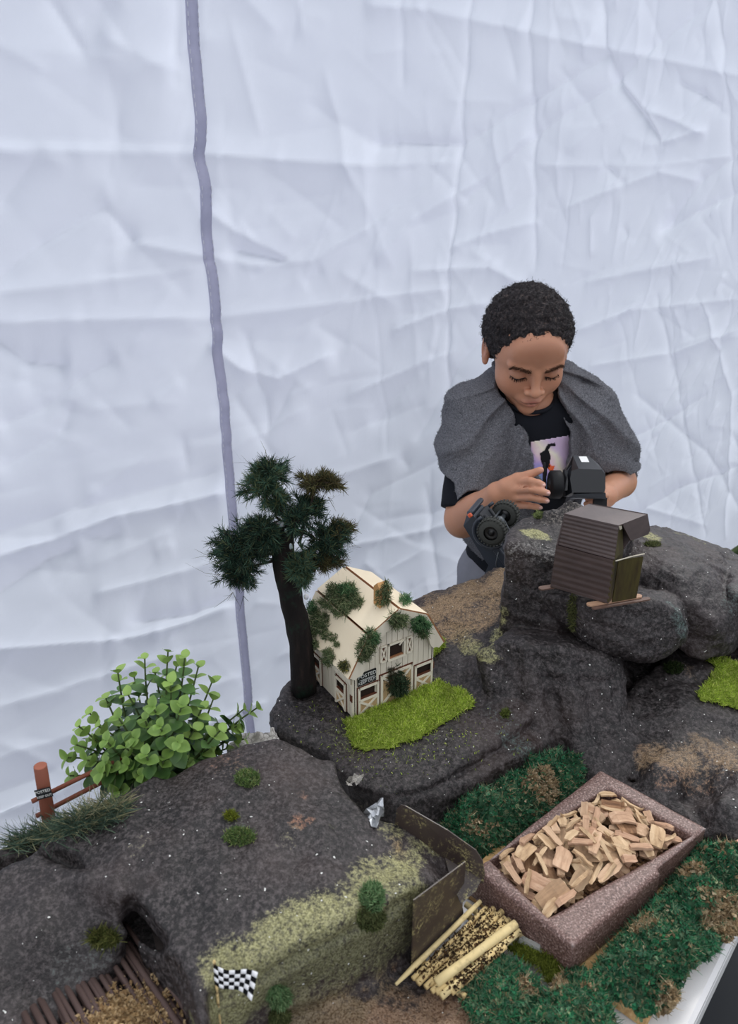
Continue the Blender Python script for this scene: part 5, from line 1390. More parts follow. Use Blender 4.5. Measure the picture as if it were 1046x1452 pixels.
V = np.vstack(mb.V); V, N = displaced(V, np.array([f for f in mb.F if len(f) == 4]), [(.0030, 55, 'r'), (.0014, 140, 'f')], 8) ; V[:, 2] = np.maximum(V[:, 2], tb_[2] + .0008)
o = obj('trunk', V, mb.F, M_BARK, tree)
NEED = 1.35 * palette([(46, 70, 58), (58, 82, 66), (38, 56, 48), (84, 90, 62), (70, 92, 76), (32, 44, 40)]); NEEDB = 1.35 * palette([(92, 84, 56), (74, 64, 46), (104, 100, 66), (60, 66, 46)])
NEEDG = palette([(78, 108, 90), (96, 120, 96), (62, 92, 78), (108, 116, 80)])
CL = [((380, 690), .785, (42, 34), (402, 735), NEEDG, 26, (-.4, .5)), ((388, 668), .79, (36, 20), (402, 735), NEED, 16, (-.6, .5)), ((448, 684), .80, (46, 20), (424, 760), NEEDB, 24, (.8, .1)), ((436, 722), .80, (26, 28), (424, 770), NEED, 16, (.3, .3)),
      ((352, 778), .78, (58, 44), (404, 785), NEED, 54, (-.8, -.1)), ((372, 752), .77, (34, 22), (404, 770), NEED, 22, (-.5, .5)), ((345, 806), .80, (46, 30), (400, 792), NEED, 26, (-.6, -.6)), ((455, 768), .79, (44, 34), (416, 790), NEED, 34, (.8, .2)), ((474, 752), .80, (26, 16), (424, 790), NEEDB, 14, (1, .2)),
      ((424, 800), .765, (24, 34), (412, 770), NEEDG, 24, (.4, -.5)), ((452, 792), .785, (36, 22), (418, 785), NEEDB, 20, (.7, -.3)), ((420, 738), .775, (24, 24), (408, 762), NEED, 14, (.2, .3)), ((394, 712), .79, (22, 22), (402, 742), NEEDG, 14, (-.2, .4)), ((384, 768), .77, (24, 22), (402, 778), NEED, 16, (-.4, 0))]
for (cx, cy), Y, (rx, ry), (ax, ay), cols, nt, bias in CL:
    c = aty(cx, cy, Y); a = aty(ax, ay, .785); sc_ = np.linalg.norm(aty(cx + 1, cy, Y) - c)
    mid = (a + c) / 2 + RNG.normal(0, .004, 3); mb = MB(); mb.tube([a, mid, c], [.0022, .0016, .0010], 6); mb.build('branch', M_TWIG, tree, True)
    ex_, ey_, ez_ = np.array([1, 0, 0]), np.array([0, SP, CP]), np.array([0, CP, -SP])
    PP, DD, LL, CC = [], [], [], []; twig = MB()
    for k in range(int(nt * 1.7)):
        d3 = unit(RNG.normal(0, 1, 3) + [bias[0], bias[1], 0]); st = c + RNG.normal(0, .12, 3) * [rx * sc_, rx * sc_, ry * sc_]
        en = c + (ex_ * d3[0] * rx + ey_ * d3[1] * ry + ez_ * d3[2] * (rx + ry) * .4) * sc_ * RNG.uniform(.45, 1.0)
        md = (st + en) / 2 + RNG.normal(0, .004, 3); twig.tube([st, md, en], [.0007, .0006, .0003], 4, False)
        tone = RNG.uniform(.75, 1.25)
        for f in np.linspace(.15, 1, 13):
            p = (1 - f) ** 2 * st + 2 * f * (1 - f) * md + f * f * en
            for r_ in range(7):
                PP.append(p); DD.append(unit(en - st) * .9 + RNG.normal(0, .6, 3)); LL.append(RNG.uniform(.006, .014)); CC.append(pick(cols, 1)[0] * tone)
    twig.build('twigs', M_TWIG, tree)
    o = fibres('needles', np.array(PP), np.array(DD), np.array(LL), .00075, np.clip(np.array(CC), 0, 1), M_FIBRE, tree, .6); o['kind'] = 'stuff'
# loose wiry strands
PP = np.array([aty(*q, .79) for q in ((310, 800), (300, 790), (312, 815), (330, 840), (345, 845), (470, 690), (465, 705), (488, 760), (482, 775), (380, 655), (360, 660))])
DD = np.array([(-1, 0, .1), (-1, .1, .4), (-1, 0, -.4), (-.4, 0, -1), (-.2, 0, -1), (1, 0, .2), (.8, 0, -.7), (1, 0, .5), (1, .1, -.3), (.3, 0, .8), (-.8, 0, .5)])
o = fibres('wiry_strands', np.repeat(PP, 4, 0), np.repeat(DD, 4, 0) + RNG.normal(0, .35, (44, 3)), RNG.uniform(.015, .03, 44), .0006, pick(NEEDB * .7, 44), M_FIBRE, tree, 1.2); o['kind'] = 'stuff'
def glue():
    t = NT('milky_hot_glue'); m = t.done(srgb(206, 208, 212), .25, .5); t.b.inputs['Subsurface Weight'].default_value = .3; return t.m
M_GLUE = glue()
for px, py, s in ((398, 744, .0052), (405, 752, .0045), (411, 775, .0038), (396, 786, .0045), (400, 795, .0032), (434, 846, .0032)):
    c = aty(px, py, .785) ; dv = -unit(ray(px, py)); c = c + dv * .004
    m = MB(); m.hull([c + np.array([math.cos(a) * math.cos(b) * s, math.sin(b) * s * .8, math.sin(a) * math.cos(b) * s * (1.3 if px > 408 else 1)]) * RNG.uniform(.85, 1.1) for a in np.linspace(0, 6.0, 9) for b in np.linspace(-1.5, 1.5, 6)]); m.build('glue_blob', M_GLUE, tree, True)

# ================================================================ LEAFY BUSH
def leafmat(name, a, b):
    t = NT(name); sp = t.n.new('ShaderNodeSeparateXYZ'); t.l.new(t.tc, sp.inputs[0])
    edge = t.math('ABSOLUTE', sp.outputs['Y']); e = t.ramp(t.math('MULTIPLY', edge, 2.2), [(.3, (0, 0, 0)), (.95, (1, 1, 1))])
    c = t.mix(t.math('MULTIPLY', e, .55), t.mix(t.noise(3, 3), tuple(x * .85 for x in a), a), b)
    m = t.done(c, .42, .4); return see_light(m, .22, b)
LM = [leafmat('young_leaf', srgb(116, 148, 70), srgb(150, 178, 94)), leafmat('mid_leaf', srgb(68, 100, 50), srgb(104, 136, 70)), leafmat('old_leaf', srgb(46, 70, 46), srgb(72, 98, 62)), leafmat('grey_green_leaf', srgb(56, 76, 58), srgb(84, 106, 80))]  # leaf greens from tip to stem; the last one is greyer
def leaf_mesh(name, mat):
    V, F = [], []; nx, ny = 7, 5
    for i in range(nx):
        x = i / (nx - 1); w = .46 * math.sin(math.pi * min(1, (x * .93 + .05) ** .85)) ** .75 * (1 - .0 * x)
        for j in range(ny):
            y = (j / (ny - 1) - .5) * 2
            V.append((x, y * w, .10 * y * y * w * 2 + .16 * x * (1 - x) - .10 * x * x))
    F = [(i * ny + j, (i + 1) * ny + j, (i + 1) * ny + j + 1, i * ny + j + 1) for i in range(nx - 1) for j in range(ny - 1)]
    me = fast_mesh(name, np.array(V), F, True); me.materials.append(mat); return me, np.array(V), F
LMESH = [leaf_mesh('leaf', m) for m in LM]
base_b = np.array([-.232, .628, TZ])
bush = thing('leafy_bush', base_b, 'bushy green plastic plant with small round leaves rising behind the left slab', 'plant')
M_STEM = simple('green_brown_stem', srgb(70, 84, 48), .7, .2)
m = MB(); m.lathe(base_b + [0, 0, .0], (0, 0, 1), [(0.001, .030), (.006, .031), (.03, .026), (.045, .020)], 20); m.build('base_plug', M_STEM, bush, True)
TIPS = [(167, 954, .66), (205, 934, .66), (238, 924, .65), (262, 932, .65), (281, 946, .66), (300, 968, .67), (182, 986, .64), (242, 968, .63), (258, 1000, .60), (286, 1004, .64), (302, 992, .66), (345, 1006, .68), (364, 1004, .68), (336, 1030, .66), (312, 1036, .62), (346, 1048, .67), (150, 990, .65), (128, 1012, .64), (112, 1030, .62), (108, 1056, .60),
        (96, 1074, .60), (122, 1078, .58), (98, 1100, .58), (142, 1096, .565), (165, 1122, .565), (206, 1070, .565), (198, 1100, .57), (226, 1030, .58), (252, 1052, .575), (240, 1104, .585), (214, 1112, .575), (190, 1046, .59), (168, 1018, .60), (296, 1062, .62), (270, 1082, .60), (216, 1002, .60), (150, 1050, .58), (320, 1062, .66), (130, 1050, .62), (232, 990, .68), (190, 960, .70), (270, 970, .70), (220, 955, .67), (250, 945, .67), (180, 1085, .575), (150, 1080, .575), (258, 1078, .60), (232, 1075, .575), (205, 1020, .60), (275, 1035, .62), (330, 1045, .67), (300, 1040, .65), (140, 1030, .62), (178, 1060, .58)]
leaves = []
for tx, ty, Y in TIPS:
    tip = aty(tx, ty, Y + .01); st = base_b + np.array([RNG.uniform(-.02, .02), RNG.uniform(-.015, .015), .03])
    mid = st * .45 + tip * .55 + np.array([0, 0, .018 if tip[2] < .86 else .006]) + RNG.normal(0, .005, 3)
    cv = lambda f: (1 - f) ** 2 * st + 2 * f * (1 - f) * mid + f * f * tip
    m = MB(); m.tube([cv(f) for f in np.linspace(0, 1, 7)], np.linspace(.0017, .0009, 7), 5); m.build('stem', M_STEM, bush, True)
    L = np.linalg.norm(tip - st); n = min(10, max(5, int(L * .8 / .0125)))
    for k in range(n):
        f = 1 - k * .0125 / L * (1 + .05 * k) - .002
        if f < .18: break
        p = cv(f); d = unit(cv(min(1, f + .02)) - cv(f - .02)); s = .0108 + .0026 * min(k, 4) + RNG.uniform(-.0015, .0028)
        a = unit(np.cross(d, [.3, 1, .2] if k % 2 else [1, -.2, .1])); 
        for sg_ in ((1, -1) if k else (1, -1)):
            up = .75 if k < 2 else .25
            x = unit(a * sg_ + d * up + RNG.normal(0, .30, 3)); z = unit(d - x * d.dot(x) + np.array([0, -.15, .45]) * .6); z = unit(z - x * z.dot(x)); y = np.cross(z, x)
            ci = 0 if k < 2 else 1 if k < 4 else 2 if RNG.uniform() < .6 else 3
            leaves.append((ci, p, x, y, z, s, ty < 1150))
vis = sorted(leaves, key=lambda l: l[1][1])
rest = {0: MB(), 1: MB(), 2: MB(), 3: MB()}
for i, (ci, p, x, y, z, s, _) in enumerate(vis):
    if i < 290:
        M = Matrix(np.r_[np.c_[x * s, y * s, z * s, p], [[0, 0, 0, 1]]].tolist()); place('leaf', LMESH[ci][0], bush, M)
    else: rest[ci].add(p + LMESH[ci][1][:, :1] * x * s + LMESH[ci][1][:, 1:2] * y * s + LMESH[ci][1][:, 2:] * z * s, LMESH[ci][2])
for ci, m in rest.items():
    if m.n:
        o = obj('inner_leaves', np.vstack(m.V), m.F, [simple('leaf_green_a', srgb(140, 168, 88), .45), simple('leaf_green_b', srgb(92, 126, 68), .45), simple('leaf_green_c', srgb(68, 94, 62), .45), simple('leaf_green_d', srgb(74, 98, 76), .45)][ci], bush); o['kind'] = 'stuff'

# ================================================================ LITTLE FENCE, DRY GRASS, BACK MOUND
vM = Vol([-0.50, 0.44, TZ - .012], [-0.19, 0.70, 0.86], RH)
mp = [aty(-60, 1225, .48), aty(0, 1196, .515), aty(60, 1176, .535), aty(110, 1160, .555), aty(150, 1146, .575), aty(20, 1222, .50), aty(120, 1185, .53), aty(190, 1150, .57)]
f, l_, h_ = hull_sdf(np.vstack([mp, col_down(mp, TZ, .12)]), .008); vM.op(f, l_, h_); roughen(vM, [(.005, 16, 'f'), (.003, 40, 'r')], 9); vM.carve(vA, .004)
V, F = vM.mesh(); V, N = displaced(V, F, [(.001, 120, 'f')], 9); V[:, 2] = np.maximum(V[:, 2], TZ + .001)
o = obj('rock_mound', V, F, M_ROCK); set_paint(o, np.zeros((len(V), 4))); tag(o, 'small grey rock mound under the dry grass at the left edge behind the slab', 'rock'); ROCKS.append((o, bvh_of(V, F)))
M_POST = wood('red_brown_post', srgb(104, 58, 44), srgb(136, 82, 64), 60, (1, 1, .2), .7); M_POSTC = simple('cut_post_end', srgb(150, 92, 74), .8, .2)
pb = aty(69, 1160, .548); pt_ = aty(57, 1086, .552)
fe = thing('log_fence', pb, 'tiny red brown log fence with one post, two rails and a black sign, left edge', 'fence')
m = MB(); m.tube([pb - (pt_ - pb) * .12, pb, (pb + pt_) / 2, pt_], [.0068, .0066, .0064, .0062], 14); m.build('post', M_POST, fe, True)
dP = unit(pt_ - pb); m = MB(); m.lathe(pt_, dP, [(0, .0061), (.0006, .0056)], 14); m.build('post_top', M_POSTC, fe)
for a, b in (((40, 1146, .545), (190, 1072, .60)), ((46, 1167, .545), (190, 1092, .60))):
    p, q2 = aty(*a), aty(*b); p = p + [0, .0085, 0]; q2 = q2 + [0, .006, 0]; m = MB(); m.tube([p, (p + q2) / 2 + [0, 0, .001], q2], .0024, 8); m.build('rail', M_POST, fe, True)
sc0 = aty(62, 1125, .541); ex_ = unit(np.array([.98, .12, .22])); ey_ = unit(np.array([-.2, .15, .96])); ey_ = unit(ey_ - ex_ * ey_.dot(ex_)); ez_ = np.cross(ex_, ey_)
m = MB(); m.box(sc0, .0150, .0104, .0012, np.stack([ex_, ey_, ez_], 1)); sg = m.build('posted_sign', M_SIGNB, fe)
sign_lettering(sc0 + ez_ * .0007, ex_, ey_, ez_, [('POSTED', .0042, .0025), ('KEEP OUT', .0032, -.0027)], sg, M_SIGNW)
GR = palette([(150, 150, 112), (128, 134, 100), (172, 166, 128), (104, 118, 92), (186, 178, 146)]); GRD = palette([(84, 104, 88), (98, 118, 98), (72, 90, 78), (150, 150, 116)])
P_, D_g, C_g = [], [], []
for k in range(3400):
    px = RNG.uniform(18, 175); py = 1196 - (px - 18) * .30 + RNG.normal(0, 7); h = hit(px, py)
    if h is None or h[0][1] > .75: continue
    P_.append(h[0] + [0, 0, RNG.uniform(0, .006)]); D_g.append(np.array([RNG.choice([-1, 1]) * RNG.uniform(.2, 1), RNG.uniform(-.6, .5), RNG.uniform(-.05, .45)])); C_g.append(pick(GRD if py > 1188 - (px - 18) * .25 else GR, 1)[0])
o = fibres('dry_grass', np.array(P_), np.array(D_g), RNG.uniform(.008, .026, len(P_)), .0008, np.array(C_g), M_FIBRE, None, .8); tag(o, 'tangle of dry grey green grass lying round the foot of the tiny log fence', 'grass', kind='stuff')

# ================================================================ CUT LOG AT THE RIGHT EDGE
M_LOG = bark(); 
def pinkwood():
    t = NT('pinkish_cut_wood'); w = t.noise(120, 3); return t.done(t.mix(w, srgb(176, 128, 108), srgb(206, 164, 146)), .8, .2)
lb = atz(1052, 1252, TZ + .004); lt = lb + [.002, .004, .040]
lg = thing('cut_log', lb, 'short cut log with dark bark and pinkish top at the right edge', 'log')
m = MB(); m.tube([lb + (lt - lb) * f for f in (0, .3, .7, 1)], [.0185, .0178, .0175, .0178], 18, True); V = np.vstack(m.V); V, N = displaced(V, np.array([f for f in m.F if len(f) == 4]), [(.0016, 90, 'r')], 2); obj('bark', V, m.F, M_LOG, lg)
m = MB(); m.lathe(lt, lt - lb, [(0.0004, .0166), (.0012, .0162)], 18); m.build('cut_face', pinkwood(), lg)

# ================================================================ BROWN CARDBOARD SHED
def card():
    t = NT('brown_painted_cardboard'); g = t.noise(16, 5, .7, t.mapping((1, 1, 3))); c = t.ramp(g, [(.35, srgb(60, 48, 46)), (.65, srgb(80, 66, 63))]); t.bump(t.noise(150, 3), .15, .001); return t.done(c, .42, .45)
def card_ol():
    t = NT('olive_brown_cardboard'); g = t.noise(22, 5, .7, t.mapping((3, 3, .5))); c = t.ramp(g, [(.3, srgb(46, 32, 22)), (.5, srgb(66, 58, 28)), (.7, srgb(82, 72, 38))]); return t.done(c, .5, .4)
M_CARD, M_CARDO, M_CARDE = card(), card_ol(), simple('raw_card_edge', srgb(196, 188, 170), .8, .2)
shed = thing('cardboard_shed', aty(835, 845, .82), 'brown ridged cardboard box shed with a bent lid, perched on the tower ledge', 'box')
def corr(name, A, B, C, D, ridges, mat, th=.0016, amp=.00022, edge=None):
    """ridged panel A-B (bottom) to D-C (top); ridges run along A-B"""
    A, B, C, D = [np.asarray(x, float) for x in (A, B, C, D)]; n = unit(np.cross(B - A, D - A)); nv = ridges * 6 if ridges else 1
    V = []
    for k in range(nv + 1):
        f = k / nv; o_ = amp * math.cos(2 * math.pi * f * ridges) if 0.06 < f < .94 and ridges else 0
        V += [A + (D - A) * f + n * o_, B + (C - B) * f + n * o_, B + (C - B) * f - n * th, A + (D - A) * f - n * th]
    F = []
    for k in range(nv):
        i = 4 * k
        for j in range(4): F.append((i + j, i + (j + 1) % 4, i + 4 + (j + 1) % 4, i + 4 + j))
    F += [(3, 2, 1, 0), (4 * nv, 4 * nv + 1, 4 * nv + 2, 4 * nv + 3)]
    return obj(name, V, F, mat, shed, False)
for Yb in np.arange(.815, .74, -.0025):
    P0 = aty(862, 856, Yb); PL = atz(780, 832, P0[2]); bq = unit(np.array([(PL - P0)[1], -(PL - P0)[0], 0])); bq = bq if bq[1] > 0 else -bq
    if P0[2] > .0062 + max(drop(*(P0 * (1 - a) + PL * a + bq * b)[:2], 1.0) for a in (0, .25, .5) for b in (0, .02, .04)): break
P0 = aty(862, 856, Yb - .004); PL = atz(780, 832, P0[2]); zL = P0[2]; h1 = .0575; up_ = np.array([-.002, .002, 1.0])
LT, RT_ = PL + up_ * h1 + [.0015, 0, 0], P0 + up_ * h1
bdir = unit(np.array([-(PL - P0)[1], (PL - P0)[0], 0])) * -1
if bdir[1] < 0: bdir = -bdir
dep = .036
corr('lower_front', PL, P0, RT_, LT, 7, M_CARD)
corr('lower_left', PL + bdir * dep, PL, LT, LT + bdir * dep, 0, M_CARD)
corr('lower_back', P0 + bdir * dep, PL + bdir * dep, LT + bdir * dep, RT_ + bdir * dep, 0, M_CARD)
pr0, pr1 = P0 + [.006, .003, 0], atz(902, 848, zL)
corr('right_flap', pr0, pr1, pr1 + [0, 0, h1 - .001], pr0 + [0, 0, h1], 0, M_CARDO, .0016)
mid_ = (pr0 + pr1) / 2; nf = unit(np.cross(pr1 - pr0, Z3)); mb = MB(); mb.tube([mid_ + nf * .0002 + [0.004, 0.002, .016], mid_ + nf * .0002 + [.004, .002, .048]], .0004, 4); mb.build('flap_crease', M_CARD, shed)
corr('lower_right', P0, P0 + bdir * dep, RT_ + bdir * dep, RT_, 0, M_CARDO)
corr('floor_panel', PL, PL + bdir * dep, P0 + bdir * dep, P0, 0, M_CARD)
zt = zL + .0975; UL, UR, ULb, URb = atz(800, 728, zt), atz(877, 745, zt), atz(836, 714, zt), atz(918, 729, zt)
corr('upper_front', LT + [.001, .001, .001], RT_ + [0, .001, .001], UR, UL, 8, M_CARD)
corr('lid_top', UL, UR, URb, ULb, 0, M_CARD, .0018)
corr('upper_left', LT + bdir * dep, LT, UL, ULb, 0, M_CARD)
corr('upper_right', RT_ + [.001, .001, .001], RT_ + bdir * .030 + [.001, 0, .001], URb + (UR - URb) * .55 + [-.010, 0, -.006], UR + [-.001, .001, -.002], 0, M_CARDO)
corr('upper_back', RT_ + bdir * dep, LT + bdir * dep, ULb, URb, 0, M_CARD)
f0, f1 = UR + (URb - UR) * .14, URb; dn_ = np.array([.007, -.002, -.0245])
mb = MB(); mb.prism([f0, f1, f1 + dn_ * .82 + [.0, 0, 0], f1 + dn_ * 1.0 - (f1 - f0) * .12, f0 + dn_ * .95 + (f1 - f0) * .18, f0 + (f1 - f0) * .02 + dn_ * .2], unit(np.cross(f1 - f0, dn_)), .0014); mb.build('lid_flap', M_CARD, shed)
mb = MB(); mb.hull([UR + np.array(q) for q in ((0, 0, -.001), (.004, .001, -.001), (.006, .004, -.006), (.003, .002, -.007), (.001, .002, -.004), (.004, .003, -.003))]); mb.build('torn_edge', M_CARDE, shed)
mb = MB(); mb.tube([RT_ + [.001, -.0012, .0005], RT_ + [.022, .008, .0015], RT_ + [.040, .016, .001]], .0008, 5); mb.build('glue_string', M_CARDE, shed)
M_POP = simple('brown_popsicle_stick', srgb(98, 76, 66), .6, .3, .2, 60); M_POP2 = simple('pale_popsicle_stick', srgb(172, 136, 110), .6, .3, .2, 60)
def popsicle(a, b, zz, w, mat, label):
    p, q2 = atz(*a, zz), atz(*b, zz); d = unit(q2 - p); s = np.cross(Z3, d); pts = []
    for e, sg in ((q2, 1), (p, -1)):
        for th in np.linspace(-1.45, 1.45, 7): pts.append(e + d * sg * math.cos(th) * w + s * sg * math.sin(th) * w)
    mb = MB(); mb.prism(pts, Z3, .0018); o = mb.build('popsicle_stick', mat); tag(o, label, 'stick')
popsicle((768, 835), (850, 822), zL - .0030, .0042, M_POP, 'brown popsicle stick poking out left beneath the cardboard shed')
popsicle((836, 858), (905, 846), zL - .0030, .0040, M_POP2, 'pale brown popsicle stick under the front corner of the cardboard shed')
popsicle((842, 863), (918, 850), zL - .0052, .0030, M_POP, 'dark thin popsicle stick lowest under the cardboard shed, at its right')

# ================================================================ TOY CRAWLER CAR
cam_v = lambda r, u, d: np.array([r, u * SP + d * CP, u * CP - d * SP])
ax_a = unit(cam_v(.42, .36, .83)); ax_f = cam_v(-.6, .8, -.03); ax_f = unit(ax_f - ax_a * ax_f.dot(ax_a)); ax_b = np.cross(ax_f, ax_a)
if ax_b.dot(cam_v(0, 0, -1)) < 0: ax_b = -ax_b      # underside, turned to the viewer
FC = aty(707, 741, 1.065)
ck = lambda f, s, b: FC + ax_f * f + ax_a * s + ax_b * b          # forward, sideways (away from viewer +), underside out
RC_ = np.stack([ax_f, ax_a, ax_b], 1)
M_TYRE = simple('grey_black_tyre', srgb(66, 67, 64), .85, .2, .2, 120, .5, 500); M_CHAS = simple('dark_chassis_plastic', srgb(40, 42, 46), .5, .4, .15); M_BODY = simple('blue_grey_car_body', srgb(50, 55, 64), .4, .5, .1); M_HUB = simple('black_wheel_hub', srgb(24, 24, 26), .4, .5); M_ORG = simple('orange_marker_lamp', srgb(206, 96, 62), .4, .4)
M_METAL = simple('grey_axle_metal', srgb(84, 88, 92), .4, .5, .1, 50, metal=.4)
car = thing('toy_crawler_car', ck(-.05, 0, -.01), 'dark toy crawler car tipped nose up behind the rock tower, underside showing', 'toy car')
mb = MB(); mb.hull([ck(f, s, b) for f, s, b in [(.026, y, -.012) for y in (-.018, .018)] + [(.030, y, -.020) for y in (-.016, .016)] + [(.022, y, -.030) for y in (-.019, .019)] + [(-.030, y, -.034) for y in (-.021, .021)] + [(-.118, y, -.032) for y in (-.021, .021)] + [(-.118, y, -.010) for y in (-.021, .021)] + [(-.020, y, -.010) for y in (-.022, .022)]]); mb.build('car_body', M_BODY, car)
mb = MB(); mb.hull([ck(f, s, b) for f, s, b in [(-.032, y, -.033) for y in (-.019, .019)] + [(-.100, y, -.033) for y in (-.019, .019)] + [(-.046, y, -.056) for y in (-.016, .016)] + [(-.092, y, -.056) for y in (-.016, .016)]]); mb.build('cab', M_BODY, car)
for sg_ in (-1, 1):
    mb = MB(); mb.box(ck(-.050, sg_ * .0225, -.012), .060, .004, .009, RC_, .001); mb.build('side_sill', M_BODY, car)
    mb = MB(); mb.tube([ck(f, sg_ * .010, -.004) for f in (.018, -.02, -.06, -.11)], .0022, 6); mb.build('frame_rail', M_CHAS, car, True)
    mb = MB(); mb.tube([ck(-.004, sg_ * .013, .001), ck(-.045, sg_ * .007, -.004)], .0012, 6); mb.build('link_rod', M_METAL, car, True)
    mb = MB(); arc = [ck(.020 * math.cos(a) , sg_ * .024, -.004 - .020 * math.sin(a) ) for a in np.linspace(-.1, 3.2, 12)]; mb.tube(arc, .0022, 6); mb.build('fender', M_BODY, car, True)
    mb = MB(); mb.tube([ck(-.006, sg_ * .015, 0), ck(-.014, sg_ * .013, -.022)], .0026, 8); mb.build('shock', M_CHAS, car, True)
mb = MB(); mb.box(ck(-.050, 0, -.006), .040, .022, .007, RC_, .002); mb.build('skid_plate', M_CHAS, car)
mb = MB(); mb.box(ck(.031, 0, -.012), .006, .046, .008, RC_, .002); mb.build('bumper', M_BODY, car)
mb = MB(); mb.box(ck(.029, -.024, -.012), .005, .004, .005, RC_, .001); mb.build('marker_lamp', M_ORG, car)
mb = MB(); mb.box(ck(.014, 0, -.008), .018, .030, .006, RC_, .001); mb.build('winch_tray', M_CHAS, car)
for xf, nm in ((0, 'front_axle'), (-.088, 'rear_axle')):
    mb = MB(); mb.tube([ck(xf, -.024, 0), ck(xf, .024, 0)], .0030, 8); ao = mb.build(nm, M_METAL, car, True)
    mb = MB(); mb.lathe(ck(xf, .004, -.005), ax_b, [(0, .003), (.002, .0062), (.007, .0066), (.010, .004), (.011, .001)], 12); mb.build('diff_housing', M_METAL, ao, True)
    mb = MB(); mb.tube([ck(xf + .008, -.022, .001), ck(xf + .008, .022, .001)], .0013, 6); mb.build('steering_rod', M_METAL, ao, True)
    for sg_ in (-1, 1):
        c = ck(xf, sg_ * .0275, 0); mb = MB(); mb.lathe(c - ax_a * .0065, ax_a, [(0, .0085), (.0005, .0125), (.0022, .0155), (.0055, .0162), (.0078, .0162), (.0112, .0155), (.0126, .0125), (.013, .0085)], 28, False)
        for k in range(26):
            a = 2 * math.pi * k / 26; rad = ax_f * math.cos(a) + ax_b * math.sin(a); tg = -ax_f * math.sin(a) + ax_b * math.cos(a)
            for off in (-.0033, .0033): mb.box(c + rad * .0162 + ax_a * off + tg * (.0006 if off > 0 else -.0006), .0014, .0046, .0022, np.stack([rad, ax_a, tg], 1))
        wo = mb.build('wheel', M_TYRE, car, True)
        mb = MB(); mb.lathe(c + ax_a * sg_ * .0, ax_a * sg_, [(-.005, .0086), (.0036, .0086), (.0044, .0078), (.0030, .0060), (.0030, .0030), (.0052, .0026), (.0054, .0008)], 18); mb.build('hub', M_HUB, wo, True)
mb = MB(); mb.tube([ck(-.006, .004, -.004), ck(-.045, 0, -.006)], .0018, 8); mb.build('drive_shaft', M_METAL, car, True)
mb = MB(); mb.tube([ck(-.024, -.027, -.010), ck(-.032, -.030, -.018), ck(-.040, -.028, -.024)], .0007, 5); mb.build('body_wire', M_METAL, car, True)

# the car is about a third larger than it was drawn
for o in [car]:
    o.location = Vector(FC) + (o.location - Vector(FC)) * 1.35; o.scale = (1.35, 1.35, 1.35)
# ================================================================ THE BOY
HB_ = 0.0023
vP = Vol([0.10, 1.10, -0.004], [0.62, 1.64, 1.25], HB_)
vS = Vol([0.10, 1.24, 0.40], [0.62, 1.64, 1.08], HB_)       # shirt and towel work in the same lattice
TX = .33
S_R, S_L = np.array([TX - .112, 1.45, .968]), np.array([TX + .112, 1.45, .968])
E_R = aty(655, 738, 1.345); W_R = aty(706, 700, 1.235)
E_L = np.array([.530, 1.455, .822]); W_L = aty(856, 703, 1.30)
# torso and legs
def torso(v, g=0.0, k=.03):
    v.ellip([TX, 1.475, .87], [.112 + g, .078 + g, .145 + g], None, k); v.ellip([TX, 1.485, .72], [.100 + g, .076 + g, .16 + g], None, k); v.ellip([TX, 1.492, .60], [.108 + g, .082 + g, .095 + g], None, k)
    v.capsule(S_R + [.02, 0, 0], S_L - [.02, 0, 0], .045 + g, .045 + g, k)
torso(vP)
vP.capsule([TX - .004, 1.475, .97], [.318, 1.440, 1.055], .041, .038, .02)
HIP = [np.array([TX - .055, 1.492, .58]), np.array([TX + .055, 1.492, .58])]
KNE = [np.array([TX - .065, 1.480, .325]), np.array([TX + .062, 1.480, .325])]
ANK = [np.array([TX - .070, 1.500, .065]), np.array([TX + .066, 1.500, .065])]
for i in (0, 1):
    vP.capsule(HIP[i], KNE[i], .062, .044, .02); vP.capsule(KNE[i], ANK[i] + [0, 0, .12], .041, .040, .015); vP.capsule(ANK[i] + [0, .004, .14], ANK[i], .038, .026, .015)
    vP.capsule(ANK[i] + [0, .01, -.035], ANK[i] + [0, -.085, -.045], .027, .022, .012)
# arms
vP.capsule(S_R, E_R, .040, .034, .02); vP.capsule(E_R, W_R, .034, .0215, .008); vP.capsule(E_R + [0, 0, .01], E_R * .5 + W_R * .5 + [0, 0, .003], .034, .027, .008)
vP.capsule(S_L, E_L, .040, .033, .02); vP.capsule(E_L, W_L, .033, .022, .008)
# right hand: back of the hand to the viewer, thumb up
KN = [aty(736, 684, 1.215), aty(733, 694.5, 1.208), aty(732, 705, 1.208), aty(734, 715.5, 1.214)]
PIP = [aty(752, 682, 1.190), aty(753, 693.5, 1.180), aty(752, 705, 1.182), aty(750, 717, 1.192)]
DIP = [aty(763, 685, 1.180), aty(768, 697, 1.170), aty(766, 708, 1.172), aty(759, 718.5, 1.186)]
TIPF = [aty(769.5, 687.5, 1.177), aty(776, 699, 1.167), aty(774.5, 710, 1.170), aty(764.5, 719.5, 1.186)]
RAD = [(.0068, .0064, .0055), (.0070, .0066, .0056), (.0067, .0062, .0053), (.0060, .0055, .0047)]
for i in range(4):
    vP.capsule(W_R * .8 + KN[i] * .2, KN[i], .0115, .0085, .006)
vP.capsule(W_R, aty(722, 692, 1.222), .019, .014, .01)
for i in range(4):
    vP.capsule(KN[i], PIP[i], .0078, RAD[i][0], .0025); vP.capsule(PIP[i], DIP[i], RAD[i][0], RAD[i][1], .002); vP.capsule(DIP[i], TIPF[i], RAD[i][1], RAD[i][2], .002)
TH = [aty(716, 688, 1.225), aty(733, 678, 1.222), aty(751, 673, 1.212), aty(766, 666.5, 1.205)]
